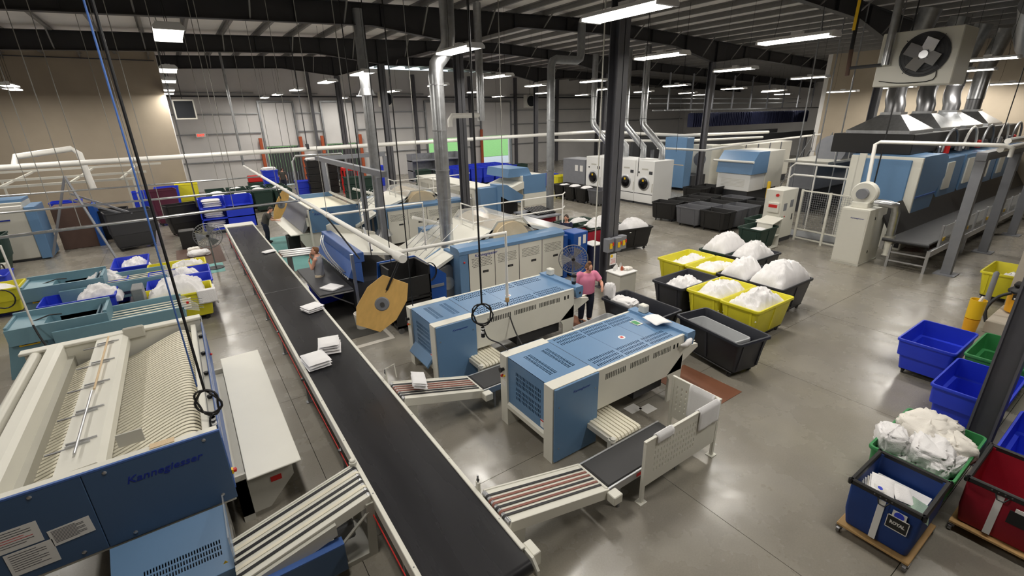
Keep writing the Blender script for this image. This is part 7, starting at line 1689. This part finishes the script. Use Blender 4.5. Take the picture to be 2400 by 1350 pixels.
def hair_bun(c):
    ball(c, (-.025, 0, .045), .093, .086, .1, 16); ball(c, (-.06, 0, .0), .06, .075, .08, 14); ball(c, (-.03, 0, .16), .045, .05, .04, 12); ball(c, (-.08, .03, .13), .03, .03, .03, 10)
    for q in (-1, 1): ball(c, (.035, q*.068, .035), .03, .018, .05, 10)
def hair_short(c): ball(c, (-.02, 0, .05), .094, .083, .092, 16); ball(c, (-.055, 0, .0), .055, .074, .08, 14); ball(c, (.05, 0, .095), .04, .06, .03, 12)
def hair_long(c): ball(c, (-.02, 0, .045), .1, .088, .1, 16); ball(c, (-.06, 0, -.06), .055, .085, .13, 14)
# woman in pink reaching into the bin
J = dict(hip=(0, 0, .92), chest=(.05, 0, 1.26), neck=(.07, 0, 1.45), head=(.13, -.0, 1.565), face=(.72, .32, -.42), up=(.3, .0, .95),
 lsh=(.05, .21, 1.37), lel=(.16, .36, 1.14), lwr=(.36, .3, 1.08), lhd=(.8, -.3, -.45), lpn=(0, -.6, -.6), rsh=(.05, -.21, 1.37), rel=(-.02, -.33, 1.1), rwr=(.06, -.31, .86), rhd=(.2, .05, -1), rpn=(.1, 1, 0),
 lhp=(0, .11, .86), lkn=(.02, .12, .46), lan=(0, .12, .09), rhp=(0, -.11, .86), rkn=(.02, -.12, .46), ran=(0, -.12, .09), foot=(1, 0, 0), hem=-.06)
person('woman in a pink shirt pulling white linen from a black bin', (8.15, 8.45, 0), math.radians(-112), J, dict(hip=.215, waist=.205, chest=.2, depth=.165, arm=.062, leg=.105), 'pink', 'jeans', 'hair_br', hair_bun, glasses=True)
lump('pulled_sheet', 8.42, 7.86, .95, .1, .12, .24, 5, 'linen', 'white sheet lifted from the bin by the woman in pink', 'linen', None, .3, 3, .2)
lump('pulled_sheet', 8.6, 7.5, .72, .2, .3, .14, 6, 'linen', 'white sheet trailing into the large black bin', 'linen', None, .2, 4, .2)
# man in the tank top, hand at his chin, looking up
J = dict(hip=(0, 0, .95), chest=(0, 0, 1.3), neck=(.0, 0, 1.5), head=(.03, 0, 1.63), face=(.85, .1, .35), up=(-.35, 0, .93),
 lsh=(.0, .2, 1.43), lel=(.12, .2, 1.14), lwr=(.24, .02, 1.3), lhd=(-.1, -.3, 1), lpn=(-1, 0, 0), rsh=(.0, -.2, 1.43), rel=(.12, -.22, 1.16), rwr=(.2, -.03, 1.48), rhd=(-.3, .2, .9), rpn=(-1, 0, .2), rcurl=.9,
 lhp=(0, .1, .88), lkn=(.03, .11, .5), lan=(-.02, .12, .09), rhp=(0, -.1, .88), rkn=(.02, -.1, .5), ran=(-.03, -.11, .09), foot=(1, 0, 0), hem=-.06)
person('man in a grey tank top and khaki shorts, hand at his chin, looking up', (2.78, 14.3, 0), math.radians(150), J, dict(hip=.165, waist=.16, chest=.185, depth=.125, arm=.052, leg=.088), 'greytank', 'khaki', 'hair_br', hair_short, sleeves=None, shorts=True)
# worker at the far feeder table
J = dict(hip=(0, 0, .93), chest=(.14, 0, 1.24), neck=(.24, 0, 1.4), head=(.33, 0, 1.5), face=(.8, 0, -.5), up=(.4, 0, .9),
 lsh=(.18, .2, 1.33), lel=(.32, .24, 1.08), lwr=(.55, .18, 1.04), lhd=(1, 0, -.2), lpn=(0, 0, -1), rsh=(.18, -.2, 1.33), rel=(.32, -.24, 1.08), rwr=(.55, -.18, 1.04), rhd=(1, 0, -.2), rpn=(0, 0, -1),
 lhp=(0, .1, .87), lkn=(.04, .11, .48), lan=(0, .12, .09), rhp=(0, -.1, .87), rkn=(.02, -.1, .48), ran=(-.04, -.11, .09), foot=(1, 0, 0), hem=-.1)
person('worker in a dark shirt bending over the white feeder table', (2.62, 23.5, 0), math.radians(-12), J, dict(hip=.17, waist=.17, chest=.185, depth=.135, arm=.052, leg=.09), 'darkshirt', 'jeans', 'hair_dk', hair_short)
# worker by the dark doorway, seen from behind
J = dict(hip=(0, 0, .95), chest=(0, 0, 1.3), neck=(.0, 0, 1.5), head=(.02, 0, 1.63), face=(1, 0, -.1), lsh=(.0, .2, 1.43), lel=(-.02, .25, 1.14), lwr=(.1, .24, .9), lhd=(.2, 0, -1), lpn=(0, -1, 0), rsh=(.0, -.2, 1.43), rel=(-.02, -.25, 1.14), rwr=(.1, -.24, .9), rhd=(.2, 0, -1), rpn=(0, 1, 0),
 lhp=(0, .1, .88), lkn=(.03, .11, .5), lan=(0, .12, .09), rhp=(0, -.1, .88), rkn=(.02, -.1, .5), ran=(-.03, -.11, .09), foot=(1, 0, 0), hem=-.1)
person('worker in a grey brown shirt standing by the dark dock doorway', (6.5, 41.0, 0), math.radians(60), J, dict(hip=.17, waist=.17, chest=.19, depth=.13, arm=.052, leg=.09), 'darkshirt', 'jeans', 'hair_dk', hair_short)
J2 = dict(J); J2.update(face=(1, .2, -.4), lel=(.15, .25, 1.14), lwr=(.35, .2, 1.1), lhd=(1, 0, 0), lpn=(0, 0, -1), rel=(.15, -.25, 1.14), rwr=(.35, -.2, 1.1), rhd=(1, 0, 0), rpn=(0, 0, -1))
person('worker with long dark hair in a navy top behind the near ironer', (11.5, 13.1, 0), math.radians(200), J2, dict(hip=.17, waist=.16, chest=.175, depth=.13, arm=.047, leg=.088), 'navy', 'jeans', 'hair_dk', hair_long)
